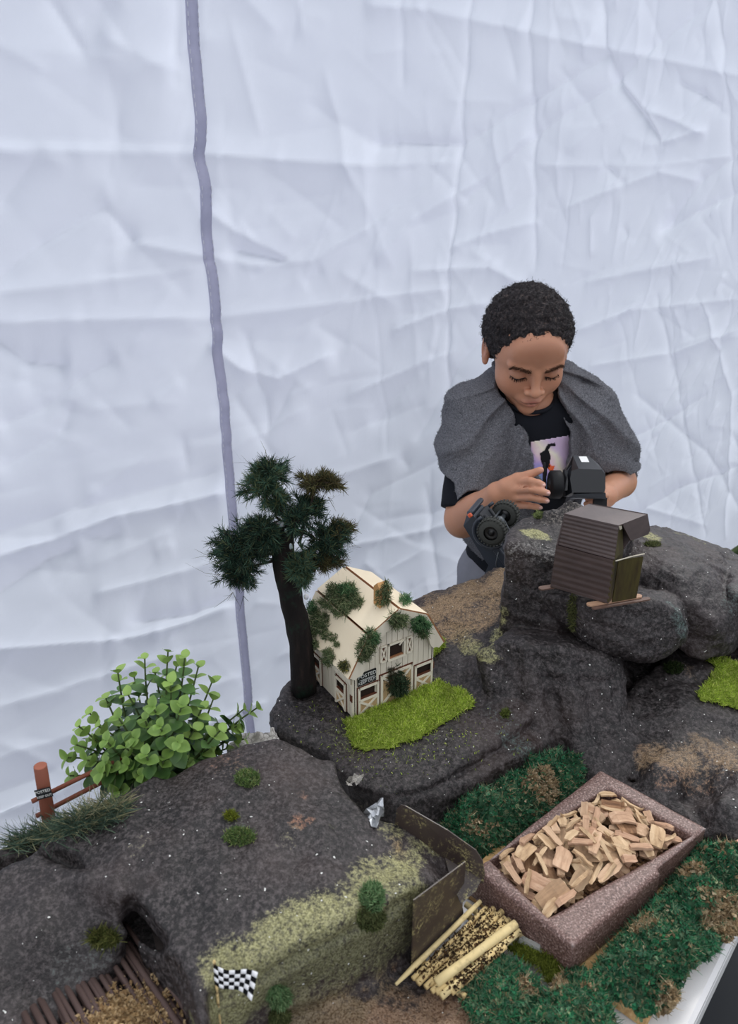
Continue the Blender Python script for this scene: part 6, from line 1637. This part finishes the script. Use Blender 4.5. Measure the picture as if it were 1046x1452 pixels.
vP.capsule(TH[0], TH[1], .013, .0095, .008); vP.capsule(TH[1], TH[2], .0092, .0078, .004); vP.capsule(TH[2], TH[3], .0078, .0062, .003)
# furrows between the fingers on the back of the hand
for i in range(3):
    vP.capsule((KN[i] + KN[i + 1]) / 2 + [0, -.0095, 0], (PIP[i] + PIP[i + 1]) / 2 + [0, -.0085, 0], .0020, .0026, .002, 's')
# left hand wrapped round the grip under the transmitter
vP.capsule(W_L, aty(848, 705, 1.262), .021, .017, .012); vP.ellip(aty(846, 706, 1.252), [.022, .020, .018], None, .01)
for i in range(4):
    z0 = -i * .0125
    a, b, c, d = aty(852 - i, 704, 1.245) + [0, 0, z0], aty(858 - i, 703, 1.215) + [0, 0, z0], aty(846 - i, 703, 1.192) + [0, 0, z0], aty(832, 705, 1.196) + [0, 0, z0]
    vP.capsule(a, b, .0082, .0070, .004); vP.capsule(b, c, .0070, .0064, .002); vP.capsule(c, d, .0064, .0052, .002)
vP.capsule(aty(842, 700, 1.258), aty(828, 690, 1.25), .010, .0085, .006); vP.capsule(aty(828, 690, 1.25), aty(820, 682, 1.243), .0085, .0065, .004)
# head
yaw, pit = math.radians(3.5), math.radians(23)
HF = np.array([math.sin(yaw) * math.cos(pit), -math.cos(yaw) * math.cos(pit), -math.sin(pit)]); HX = np.array([math.cos(yaw), math.sin(yaw), 0]); HU = np.cross(HF, HX) * -1
if HU[2] < 0: HU = -HU
HX = unit(HX + HU * .03); HF = unit(HF); HU = unit(np.cross(HX, -HF)) if np.cross(HX, -HF)[2] > 0 else unit(np.cross(-HF, HX))
HC = aty(760, 534, 1.34) - .087 * HF
HR = np.stack([HX, HF, HU], 1)
hp = lambda x, y, z: HC + HX * x + HF * y + HU * z
E = lambda c, r, k=.01, mode='u': vP.ellip(hp(*c), r, HR, k, mode)
CAPS = lambda a, b, r0, r1, k=.006, mode='u': vP.capsule(hp(*a), hp(*b), r0, r1, k, mode)
E((0, -.012, .036), (.0735, .088, .071)); E((0, .022, .018), (.0685, .066, .072), .012); E((0, .030, -.040), (.052, .056, .052), .018)
E((.032, .042, -.030), (.031, .036, .034), .014); E((-.032, .042, -.030), (.031, .036, .034), .014)
E((0, .064, -.083), (.019, .020, .019), .016); E((0, .018, -.070), (.037, .045, .026), .018)
E((0, .072, .040), (.046, .018, .030), .02)                                     # forehead
for s in (-1, 1):
    CAPS((s * .016, .0865, .016), (s * .046, .0740, .018), .0075, .0065, .008)       # brow ridge
    E((s * .0300, .0900, .000), (.0150, .0085, .0095), .008, 's')                    # socket
    E((s * .0305, .0715, -.001), (.0150, .0150, .0115), .003)                        # lidded eyeball
    CAPS((s * .0190, .0845, -.0065), (s * .0425, .0770, -.0060), .0012, .0012, .0015, 's')   # lash line
    CAPS((s * .020, .0835, -.012), (s * .041, .0765, -.011), .0018, .0018, .003, 's')   # fold under the eye
E((0, .086, -.002), (.0085, .0095, .018), .010); CAPS((0, .088, .004), (0, .1000, -.026), .0062, .0085, .008); E((0, .1005, -.0285), (.0105, .0095, .0085), .005)
for s in (-1, 1):
    E((s * .0128, .0925, -.0315), (.0072, .0085, .0066), .004); E((s * .0066, .0985, -.0385), (.0032, .0045, .0022), .002, 's')
CAPS((0, .091, -.040), (0, .0895, -.049), .0026, .0022, .003, 's')               # philtrum
E((0, .077, -.056), (.025, .015, .016), .010)
E((.0075, .0895, -.0548), (.0115, .0056, .0038), .004); E((-.0075, .0895, -.0548), (.0115, .0056, .0038), .004); E((0, .0880, -.0638), (.0140, .0064, .0048), .004)
CAPS((-.020, .0820, -.0582), (0, .0945, -.0592), .0012, .0018, .0012, 's'); CAPS((.020, .0820, -.0582), (0, .0945, -.0592), .0012, .0018, .0012, 's')
CAPS((-.010, .0905, -.0715), (.010, .0905, -.0715), .0028, .0028, .004, 's')
for s in (-1, 1):
    E((s * .0755, -.012, -.002), (.0085, .019, .030), .004); E((s * .084, -.006, .000), (.0050, .0095, .017), .003, 's'); E((s * .077, -.004, -.024), (.0060, .010, .009), .003)
V, F = vP.mesh()
# soft smoothing of lattice facets
def relax(V, F, it=2, lam=.5):
    n = len(V); A = np.concatenate([F[:, [0, 1]], F[:, [1, 2]], F[:, [2, 3]], F[:, [3, 0]]])
    for _ in range(it):
        s = np.zeros_like(V); c = np.zeros(n)
        for k in range(3): s[:, k] = np.bincount(A[:, 0], V[A[:, 1], k], n) + np.bincount(A[:, 1], V[A[:, 0], k], n)
        c = np.bincount(A[:, 0], minlength=n) + np.bincount(A[:, 1], minlength=n)
        V = V * (1 - lam) + lam * s / c[:, None]
    return V
V = relax(V, F, 1, .5)
def skin():
    t = NT('warm_brown_skin'); a = t.attr('paint'); n = t.noise(38, 4); f = t.noise(900, 2)
    c = t.mix(t.math('MULTIPLY', n, .22), a, srgb(128, 82, 60)); t.bump(f, .08, .0006)
    m = t.done(c, .48, .4); t.b.inputs['Subsurface Weight'].default_value = .12; t.b.inputs['Subsurface Radius'].default_value = (.6, .25, .12); t.b.inputs['Subsurface Scale'].default_value = .006; return m
M_SKIN = skin()
boy = thing('person', [TX, 1.50, 0.0], 'young boy with short dark curly hair and black shirt, looking down at his remote control', 'person')
body = obj('body', V, F, M_SKIN, boy)
C = np.tile(np.array(srgb(200, 144, 114)), (len(V), 1))
loc_ = (V - HC) @ HR
def blend(w, col):
    global C
    C = C * (1 - w[:, None]) + np.array(col) * w[:, None]
gs = lambda c, r: np.exp(-(((loc_ - c) / r) ** 2).sum(1))
blend(.55 * gs((0, .08, .05), (.05, .06, .03)), srgb(140, 94, 72))  # forehead shade, painted into the skin colour
blend(.85 * np.maximum(gs((0, .092, -.0545), (.017, .012, .0042)), gs((0, .091, -.0645), (.014, .012, .0048))), srgb(164, 96, 88))
blend(.8 * gs((0, .090, -.0590), (.019, .012, .0016)), srgb(92, 50, 46))
for s in (-1, 1):
    blend(.35 * gs((s * .040, .07, -.028), (.018, .03, .014)), srgb(188, 124, 98)); blend(.5 * gs((s * .031, .08, .004), (.015, .02, .006)), srgb(150, 102, 80)); blend(.5 * gs((s * .08, -.01, 0), (.012, .02, .03)), srgb(176, 108, 84))
for p in TIPF + [TH[3]]:
    d = np.linalg.norm(V - (p + [.002, -.004, 0]), axis=1); blend(.75 * np.exp(-(d / .0055) ** 2), srgb(226, 172, 158))
set_paint(body, np.concatenate([C, np.ones((len(V), 1))], 1))
# finger nails
M_NAIL = simple('pinkish_nail', srgb(226, 180, 168), .3, .5, .03)
for i in range(4):
    d = unit(TIPF[i] - DIP[i]); n = unit(-ray(770, 700) - d * (-ray(770, 700)).dot(d)); s = np.cross(d, n); c = TIPF[i] + n * (RAD[i][2] * .86) + d * .0008
    mb = MB(); mb.hull([c + d * a * .0042 + s * b * .0034 + n * h_ for a, b, h_ in ((1, .5, -.0012), (1, -.5, -.0012), (.4, 1, -.0016), (.4, -1, -.0016), (-1, .9, -.0012), (-1, -.9, -.0012), (.6, 0, .0004), (-.9, 0, .0007), (0, .4, .0004), (0, -.4, .0004))]); mb.build('finger_nail', M_NAIL, boy, True)
# eyelashes and brows
M_HAIR = simple('dark_brown_hair', srgb(38, 32, 31), .75, .25, .3, 300)
bvh_body = bvh_of(V, F)
def onface(x, z, off=0.0):
    o_ = hp(x, .16, z); p, n, i, t = bvh_body.ray_cast(Vector(o_), Vector(-HF)); return np.array(p) + HF * off, np.array(n)
for s in (-1, 1):
    xs = np.linspace(.0180, .0440, 9); pts = [onface(s * x, -.0052 - .0022 * math.sin(math.pi * (x - .018) / .026), .0004)[0] for x in xs]
    mb = MB(); mb.tube(pts, [.0007, .0012, .0015, .0017, .0018, .0018, .0017, .0014, .0008], 6); mb.build('eyelash_line', M_HAIR, boy, True)
    P_ = np.repeat(np.array(pts), 7, 0) + RNG.normal(0, .0007, (63, 3)); D_ = HF * .8 - HU * .75 + HX * s * np.repeat((xs - .028) * 26, 7)[:, None] + RNG.normal(0, .12, (63, 3))
    o = fibres('eyelashes', P_, D_, .0062, .0007, np.tile(srgb(26, 20, 20), (63, 1)), M_FIBRE, boy, .25); o['kind'] = 'stuff'
    P_, D_ = [], []
    for k in range(360):
        f = RNG.uniform(); x = .0115 + .0370 * f; z = .0132 + .0062 * math.sin(f * 2.2) - (.003 if f > .9 else 0) + RNG.normal(0, .0024 * (1.1 - .5 * f)); p, n = onface(s * x, z, .0002); P_.append(p); D_.append(HX * s * (.5 + f) + HU * (.6 - f) + n * .35)
    o = fibres('eyebrow', np.array(P_), np.array(D_), .0048, .0006, pick(palette([(118, 86, 68), (98, 72, 58)]), 360), M_FIBRE, boy, .2); o['kind'] = 'stuff'
# hair: a tight curly cap
vH = Vol(HC - .14, HC + .16, .0026)
vH.ellip(hp(0, -.014, .037), [.0785, .0925, .0745], HR, .0)
vH.ellip(hp(0, -.030, .012), [.0765, .082, .078], HR, .012)
sl, X, Y, Z = vH.block(vH.lo, vH.lo + vH.h * vH.n)
lx, ly, lz = [(X - HC[0]) * a[0] + (Y - HC[1]) * a[1] + (Z - HC[2]) * a[2] for a in (HX, HF, HU)]
ax_ = np.abs(lx)
# hairline: over the forehead, down the temples, over the ears, round to the nape
line = np.where(ly > .030, .056 - .020 * np.clip((ax_ - .042) / .022, 0, 1) - .0 * ax_, np.where(ly > -.005, .040 - 1.35 * (.035 - ly) * (ax_ > .05), -.014 - .7 * (-.005 - ly)))
line = np.where((ly > .020) & (ax_ > .058), -.004 + 1.25 * (ly - .02) * 1.0, line)
line = np.maximum(line, -.062)
vH.d = np.maximum(vH.d, ((line - lz) * .8).astype(np.float32))
V2, F2 = vH.mesh(); V2, N2 = displaced(V2, F2, [(.0052, 62, 'r'), (.0050, 120, 'f'), (.0022, 300, 'r')], 77)
hair = obj('hair', V2, F2, None, boy)
def hairmat():
    t = NT('curly_hair_mass'); c = t.ramp(t.noise(170, 4, .7), [(.35, srgb(20, 18, 20)), (.56, srgb(54, 48, 49)), (.74, srgb(106, 92, 86))]); t.bump(t.noise(420, 3, .7), 1.0, .003); return t.done(c, .7, .3)
hair.data.materials.append(hairmat())
k = RNG.integers(0, len(V2), 5200); k = k[(V2[k] - HC) @ HU > -.03]; k = k[((V2[k] - HC) @ HU > .0) | (RNG.uniform(size=len(k)) < .35)]
P_, D_ = V2[k] - N2[k] * .001, N2[k] + RNG.normal(0, .75, (len(k), 3))
# curls: small helices as thin ribbons
tt = np.linspace(0, 1, 7); a_ = unit(np.cross(D_, RNG.normal(size=D_.shape))); b_ = np.cross(unit(D_), a_); ph = RNG.uniform(0, 6.3, len(k)); rad_ = RNG.uniform(.0010, .0022, len(k)); Lc = RNG.uniform(.003, .0085, len(k)); Dn = unit(D_)
pts = np.stack([P_ + Dn * (Lc * t)[:, None] + (a_ * np.cos(ph + t * 7)[:, None] + b_ * np.sin(ph + t * 7)[:, None]) * (rad_ * min(1, t * 2))[:, None] for t in tt], 1)
sd = unit(np.cross(Dn, RNG.normal(size=Dn.shape)))[:, None, :] * .00032
VV = np.stack([pts - sd, pts + sd], 2).reshape(-1, 3); n = len(k); kk = np.arange(n)[:, None] * 14
FF2 = np.vstack([kk + np.array([[2 * i, 2 * i + 1, 2 * i + 3, 2 * i + 2]]) for i in range(6)])
cu = obj('hair_curls', VV, FF2, M_HAIR, hair); cu['kind'] = 'stuff'

# ---- clothes
def soft(name, c, rough=.9, bs=500, bump=.3, var=.12):
    return simple(name, c, rough, .15, var, 40, bump, bs)
M_SHIRT = soft('black_cotton', srgb(27, 29, 35), .85, 900, .25)
vS.d[:] = 1.0
torso(vS, .008)
vS.capsule(S_R, S_R * .05 + E_R * .95, .048, .046, .015); vS.capsule(S_L, S_L * .3 + E_L * .7, .048, .046, .015)
vS.capsule([TX - .004, 1.475, .975], [.320, 1.450, 1.012], .048, .044, .012)
shirt_raw = vS.d.copy()
sl, X, Y, Z = vS.block(vS.lo, vS.lo + vS.h * vS.n)
def fold(freq, seed, sx=1.0, sz=.35):
    I = np.argwhere(np.abs(vS.d) < .02); P = vS.lo + I * vS.h; return I, P
def press(v, amp, scale, stretch, seed):
    I = np.argwhere(np.abs(v.d) < .016); P = (v.lo + I * v.h) * stretch; v.d[I[:, 0], I[:, 1], I[:, 2]] -= (amp * ridged(P, scale, 2, seed)).astype(np.float32)
press(vS, .0022, 16, np.array([1, 1, .5]), 4)
o1 = [vS.lo[i] for i in range(3)]
off = np.round((vS.lo - vP.lo) / HB_).astype(int)
bodyd = vP.d[off[0]:off[0] + vS.n[0], off[1]:off[1] + vS.n[1], off[2]:off[2] + vS.n[2]]
pad = [(0, vS.n[i] - bodyd.shape[i]) for i in range(3)]
bodyd = np.pad(bodyd, pad, constant_values=1.0)
shirt_d = vS.d.copy()
neck_hole = np.sqrt((X - .318) ** 2 + (Y - 1.430) ** 2 + ((Z - 1.028) * .9) ** 2) - .050
sh = np.maximum(shirt_d, np.maximum(-neck_hole, .585 - Z + 0 * X))
# open sleeve ends
for S_, E_, f in ((S_R, E_R, .90), (S_L, E_L, .69)):
    d = unit(E_ - S_); q = S_ + (E_ - S_) * f
    near = (np.sqrt((X - q[0]) ** 2 + (Y - q[1]) ** 2 + (Z - q[2]) ** 2) < .085)
    cut = (X - q[0]) * d[0] + (Y - q[1]) * d[1] + (Z - q[2]) * d[2]
    sh = np.where(near, np.maximum(sh, cut), sh)
V3, F3 = surface_nets(np.ascontiguousarray(sh.astype(np.float32)[::2, ::2, ::2]), vS.lo, HB_ * 2); shirt = obj('shirt', relax(V3, F3, 1), F3, M_SHIRT, boy)
# crew collar
mb = MB(); ring = [np.array([.318 + .050 * math.cos(a), 1.438 + .046 * math.sin(a), 1.012 + .020 * math.sin(a)]) for a in np.linspace(0, 2 * math.pi, 33)]
mb.tube(ring, .0042, 8, False); mb.build('collar', M_SHIRT, shirt, True)
# print on the chest
def front_of(D, x, z):
    i = int(round((x - vS.lo[0]) / HB_)); kz = int(round((z - vS.lo[2]) / HB_)); col = D[i, :, kz]; j = int(np.argmax(col < 0)); return vS.lo[1] + HB_ * (j - col[j - 1] / (col[j] - col[j - 1]) - 1) if j else 1.4
def chestpt(px, py, lift):
    y = 1.40
    for _ in range(4): p = aty(px, py, y); y = front_of(sh, p[0], p[2])
    p = aty(px, py, y); return p + [0, -lift, 0]
def printmat():
    t = NT('rainbow_foil_print'); sp = t.n.new('ShaderNodeSeparateXYZ'); t.l.new(t.tc, sp.inputs[0])
    g = t.math('ADD', t.math('MULTIPLY', sp.outputs['X'], 9.0), t.math('MULTIPLY', sp.outputs['Z'], 7.0)); n = t.noise(18, 3)
    f = t.math('ADD', g, t.math('MULTIPLY', n, .55))
    c = t.ramp(f, [(.12, srgb(110, 196, 170)), (.30, srgb(150, 160, 226)), (.46, srgb(196, 170, 226)), (.60, srgb(232, 204, 214)), (.76, srgb(236, 228, 208)), (.95, srgb(214, 190, 220))]); return t.done(c, .4, .4)
def patch(name, poly, mat, parent, lift, step=1.3):
    P = np.asarray(poly, float); lo, hi = P.min(0), P.max(0); xs = np.arange(lo[0], hi[0] + step, step); ys = np.arange(lo[1], hi[1] + step, step)
    X2, Y2 = np.meshgrid(xs, ys, indexing='ij'); ins = poly2d(P, X2, Y2) < step * .35
    idx = -np.ones(X2.shape, int); idx[ins] = np.arange(ins.sum()); V = [chestpt(a, b, lift) for a, b in zip(X2[ins], Y2[ins])]
    F = [(idx[i, j], idx[i + 1, j], idx[i + 1, j + 1], idx[i, j + 1]) for i in range(len(xs) - 1) for j in range(len(ys) - 1) if ins[i, j] and ins[i + 1, j] and ins[i + 1, j + 1] and ins[i, j + 1]]
    o = obj(name, np.array(V), F, mat, parent); m = o.modifiers.new('thick', 'SOLIDIFY'); m.thickness = .0004; return o
pr = patch('shirt_print', [(752, 626), (806, 617), (812, 690), (754, 700)], printmat(), shirt, .0012)
M_INK = simple('black_print_ink', srgb(20, 20, 24), .7, .2, .05)
patch('print_figure', [(786, 627), (788, 632), (781, 632), (777, 637), (780, 646), (779, 662), (775, 664), (774, 694), (769, 694), (769, 660), (766, 652), (765, 642), (771, 638), (776, 629)], M_INK, pr, .0022, 1.0)
patch('print_flower', [(778, 656), (782, 660), (786, 660), (784, 667), (779, 668), (776, 664)], simple('orange_print_ink', srgb(232, 104, 60), .6), pr, .0022, 1.0)

# shorts and shoes
vK = Vol([TX - .16, 1.38, .30], [TX + .16, 1.60, .70], .0045)
vK.ellip([TX, 1.492, .60], [.116, .090, .10], None, .02)
for i in (0, 1): vK.capsule(HIP[i], KNE[i] * .85 + HIP[i] * .15, .071, .066, .02)
press(vK, .003, 18, np.array([1, 1, .4]), 8)
sl2, X_, Y_, Z_ = vK.block(vK.lo, vK.lo + vK.h * vK.n)
vK.d = np.maximum(vK.d, np.maximum(.36 - Z_, Z_ - .655)).astype(np.float32)
vKb = Vol(vK.lo, vK.lo + vK.h * (vK.n - 1), .0045); vKb.ellip([TX, 1.492, .60], [.109, .083, .097], None, .03)
for i in (0, 1): vKb.capsule(HIP[i], KNE[i], .0635, .046, .02)
n_ = np.minimum(vK.n, vKb.n); vK.d[:n_[0], :n_[1], :n_[2]] = np.maximum(vK.d[:n_[0], :n_[1], :n_[2]], .001 - vKb.d[:n_[0], :n_[1], :n_[2]])
V4, F4 = vK.mesh(); obj('shorts', V4, F4, soft('grey_jersey', srgb(134, 134, 142), .9, 800), boy)
for i in (0, 1):
    vF = Vol(ANK[i] - [.06, .15, .07], ANK[i] + [.06, .07, .03], .003)
    vF.capsule(ANK[i] + [0, .012, -.035], ANK[i] + [0, -.090, -.043], .033, .029, .01); vF.capsule(ANK[i] + [0, .006, -.035], ANK[i] + [0, .004, .01], .033, .034, .012)
    sl2, X_, Y_, Z_ = vF.block(vF.lo, vF.lo + vF.h * vF.n); vF.d = np.maximum(vF.d, np.maximum(.002 - Z_, Z_ - ANK[i][2] - .012)).astype(np.float32)
    V5, F5 = vF.mesh(); obj('shoe', V5, F5, soft('dark_shoe', srgb(50, 52, 58), .7), boy)

# ---- grey towel draped over the shoulders
vS.d[:] = 1.0
g = .026
vS.ellip([TX, 1.470, .87], [.112 + g, .080 + g, .15 + g], None, .02); vS.ellip([TX, 1.478, .72], [.104 + g, .076 + g, .16 + g], None, .03)
vS.capsule(S_R, S_R * .15 + E_R * .85 + [-.004, 0, .0], .072, .058, .05); vS.capsule(S_L, S_L * .10 + E_L * .90, .072, .056, .05)
vS.capsule([TX - .085, 1.440, 1.000], [TX - .055, 1.480, 1.035], .036, .034, .03); vS.capsule([TX + .085, 1.440, 1.000], [TX + .060, 1.480, 1.035], .036, .034, .03)
vS.capsule([TX - .055, 1.480, 1.035], [TX, 1.505, 1.040], .034, .034, .03); vS.capsule([TX, 1.505, 1.040], [TX + .060, 1.480, 1.035], .034, .034, .03)
# radiating folds
I = np.argwhere(np.abs(vS.d) < .03); P = vS.lo + I * vS.h
phi = np.arctan2(P[:, 0] - TX, -(P[:, 2] - 1.07)); rr_ = np.hypot(P[:, 0] - TX, P[:, 2] - 1.07)
wob = fbm(P, 7, 2, 31) * .16
rid = 1 - np.abs(((phi + wob) * 3.1 + .3) % 1.0 * 2 - 1); rid2 = 1 - np.abs(((phi * .8 + wob * 1.6) * 6.3) % 1.0 * 2 - 1)
fr_ = P[:, 1] < 1.47
amp = np.clip(rr_ / .10, .25, 1) * np.clip((.42 - rr_) / .1, .3, 1)
dd = (.0105 * (rid ** 1.6 - .4) + .0045 * (rid2 - .5)) * amp + .004 * fbm(P, 22, 2, 5)
vS.d[I[:, 0], I[:, 1], I[:, 2]] -= dd.astype(np.float32)
body_shirt = np.minimum(bodyd, shirt_d)
tw = np.maximum(vS.d, .006 - body_shirt)
# the open front: V edges, hems
wv = .004 * np.sin(Z * 55) + .002 * np.sin(Z * 140)
le = np.interp(Z, [.66, .80, .845, .90, .96, 1.02, 1.05], [.325, .338, .347, .326, .300, .268, .262]) + wv
re = np.interp(Z, [.66, .80, .90, .96, 1.01, 1.05], [.418, .408, .399, .388, .374, .370]) + wv
front = (Y < 1.47)
gap_ = np.where(front, np.minimum(X - le, re - X), -1.0)
tw = np.maximum(tw, gap_)
head_gap = np.sqrt(((X - .312) / 1.0) ** 2 + ((Y - 1.440) / 1.0) ** 2) - .057 + 0 * Z
tw = np.maximum(tw, -(np.where(Z > .99, head_gap, 1.0)))
hem_l = np.interp(X, [.10, .165, .20, .24, .30, .34], [.885, .868, .690, .662, .668, .672]); hem_r = np.interp(X, [.36, .42, .46, .50, .56], [.78, .80, .835, .855, .86])
hem = np.where(X < .35, hem_l, hem_r)
hem = np.where(Y > 1.47, .74, hem)
tw = np.maximum(tw, (hem - Z) * .9)
# right-hand side of the picture: towel does not cover the forearm; keep clear of bare forearms
V6, F6 = surface_nets(tw.astype(np.float32), vS.lo, HB_)
V6 = relax(V6, F6, 2)
V6, N6 = displaced(V6, F6, [(.0012, 150, 'f'), (.0010, 420, 'f')], 12)
def terry():
    t = NT('grey_terry_cloth'); n = t.noise(520, 2, .7); c = t.ramp(n, [(.35, srgb(88, 88, 92)), (.55, srgb(122, 122, 127)), (.75, srgb(156, 156, 162))]); t.bump(t.noise(430, 3, .75), 1.0, .0035); return t.done(c, .95, .1)
M_TERRY = terry()
# keep the largest piece and any real piece
towel = obj('towel', V6, F6, M_TERRY); tag(towel, 'dark grey terry towel draped over the shoulders of the boy', 'towel')
k = RNG.integers(0, len(V6), 22000)
_i = np.clip(np.round((V6[k] - vS.lo) / vS.h).astype(int), 0, np.array(body_shirt.shape) - 1)
k = k[(body_shirt[_i[:, 0], _i[:, 1], _i[:, 2]] > .011) & (np.linalg.norm(V6[k] - HC, axis=1) > .135)]
lp = fibres('terry_loops', V6[k] + N6[k] * .0003, N6[k] + RNG.normal(0, .6, (len(k), 3)), RNG.uniform(.0018, .0036, len(k)), .0009, pick(palette([(112, 112, 117), (130, 130, 136), (146, 146, 152)]), len(k), jit=.08), M_FIBRE, towel, .9); lp['kind'] = 'stuff'
# woven band near the left end
# ---- transmitter
U_ = 1.205 / ray(826, 682)[1] / FPX
T_ = aty(826, 682, 1.205); tX, tY, tZ = np.array([1.0, 0, 0]), np.array([0, SP, CP]), np.array([0, -CP, SP])
tp_ = lambda x, y, z: T_ + (tX * x + tY * y + tZ * z) * U_
RTX = np.stack([tX, tY, tZ], 1)
M_TXB = simple('glossy_black_plastic', srgb(22, 23, 26), .28, .5, .1); M_TXM = simple('matt_black_rubber', srgb(20, 20, 22), .6, .3, .1); M_TXG = simple('dark_grey_plastic', srgb(70, 72, 76), .4, .4, .05)
rc = thing('remote_control', tp_(0, -20, 0), 'black pistol-grip radio remote control with a wheel and white sticker, held by the boy', 'remote control')
mb = MB(); mb.hull([tp_(x, y, 22) for x, y in ((-21, -17), (-24, 2), (-22, 13), (-12, 16), (20, 15), (25, 8), (25, -12), (22, -17))] + [tp_(x, y, 6) for x, y in ((-26, -22), (-27, 12), (-16, 24), (20, 24), (28, 14), (28, -20))] + [tp_(x, y, -14) for x, y in ((-26, -22), (-22, 18), (-10, 37), (12, 37), (23, 28), (28, 14), (28, -22))]); mb.build('body', M_TXB, rc)
mb = MB(); mb.hull([tp_(x, y, z) for x, y, z in ((-18, -19, 20), (26, -17, 20), (28, -26, 16), (-16, -24, 16), (-18, -20, -10), (27, -19, -10), (27, -26, -10), (-16, -25, -10))]); mb.build('base_plate', M_TXG, rc)
mb = MB(); mb.hull([tp_(x, y, z) for x, y, z in ((14, -24, 8), (32, -24, 8), (14, -24, -14), (32, -24, -14), (10, -70, 8), (30, -70, 8), (10, -70, -14), (30, -70, -14))]); mb.build('grip', M_TXM, rc)
mb = MB(); mb.lathe(tp_(-48, -5, 2), tX, [(0, 12 * U_), (.6 * U_, 18 * U_), (2 * U_, 20 * U_), (15 * U_, 20 * U_), (17 * U_, 18 * U_), (17.5 * U_, 12 * U_)], 32); whl = mb.build('steering_wheel', M_TXM, rc, True)
mb = MB(); mb.lathe(tp_(-50, -5, 2), tX, [(0, 5 * U_), (2.2 * U_, 9 * U_), (2.4 * U_, 11 * U_)], 20); mb.build('wheel_hub', M_TXB, whl, True)
mb = MB(); mb.tube([tp_(-33, -5, 0), tp_(-22, -4, 0)], 8 * U_, 14); mb.build('wheel_shaft', M_TXM, rc, True)
mb = MB(); mb.hull([tp_(x, y, z) for x, y, z in ((-31, -14, 14), (-26, -14, 16), (-24, 12, 14), (-28, 16, 10), (-31, -14, 0), (-26, -14, 0), (-24, 12, 0), (-28, 16, 0))]); mb.build('trim_fin', M_TXB, rc)
mb = MB(); mb.box(tp_(-53, 4, -6), 3 * U_, 46 * U_, 5 * U_, RTX, U_); mb.build('wheel_bracket', M_TXM, rc)  # thin bracket of the wheel mount
mb = MB(); mb.hull([tp_(x, y, z) for x, y, z in ((-26, 12, 8), (-16, 23.5, 6.6), (-26, 12, 4), (-16, 23, 2), (-22, 19, 12), (-24, 14, 12))]); mb.build('trigger_ridge', M_TXG, rc)
st_c, nn = tp_(2.5, 30.5, -3), unit(tY * 20 + tZ * 13)
sx_ = tX; sy_ = unit(np.cross(nn, sx_)); sy_ = sy_ if sy_.dot(tY) > 0 else -sy_
mb = MB(); mb.box(st_c + nn * .0006, 11 * U_, 13.5 * U_ * 1.2, .0006, np.stack([sx_, sy_, nn], 1)); mb.build('white_sticker', simple('white_paper_sticker', srgb(232, 232, 230), .6, .3, .02), rc)
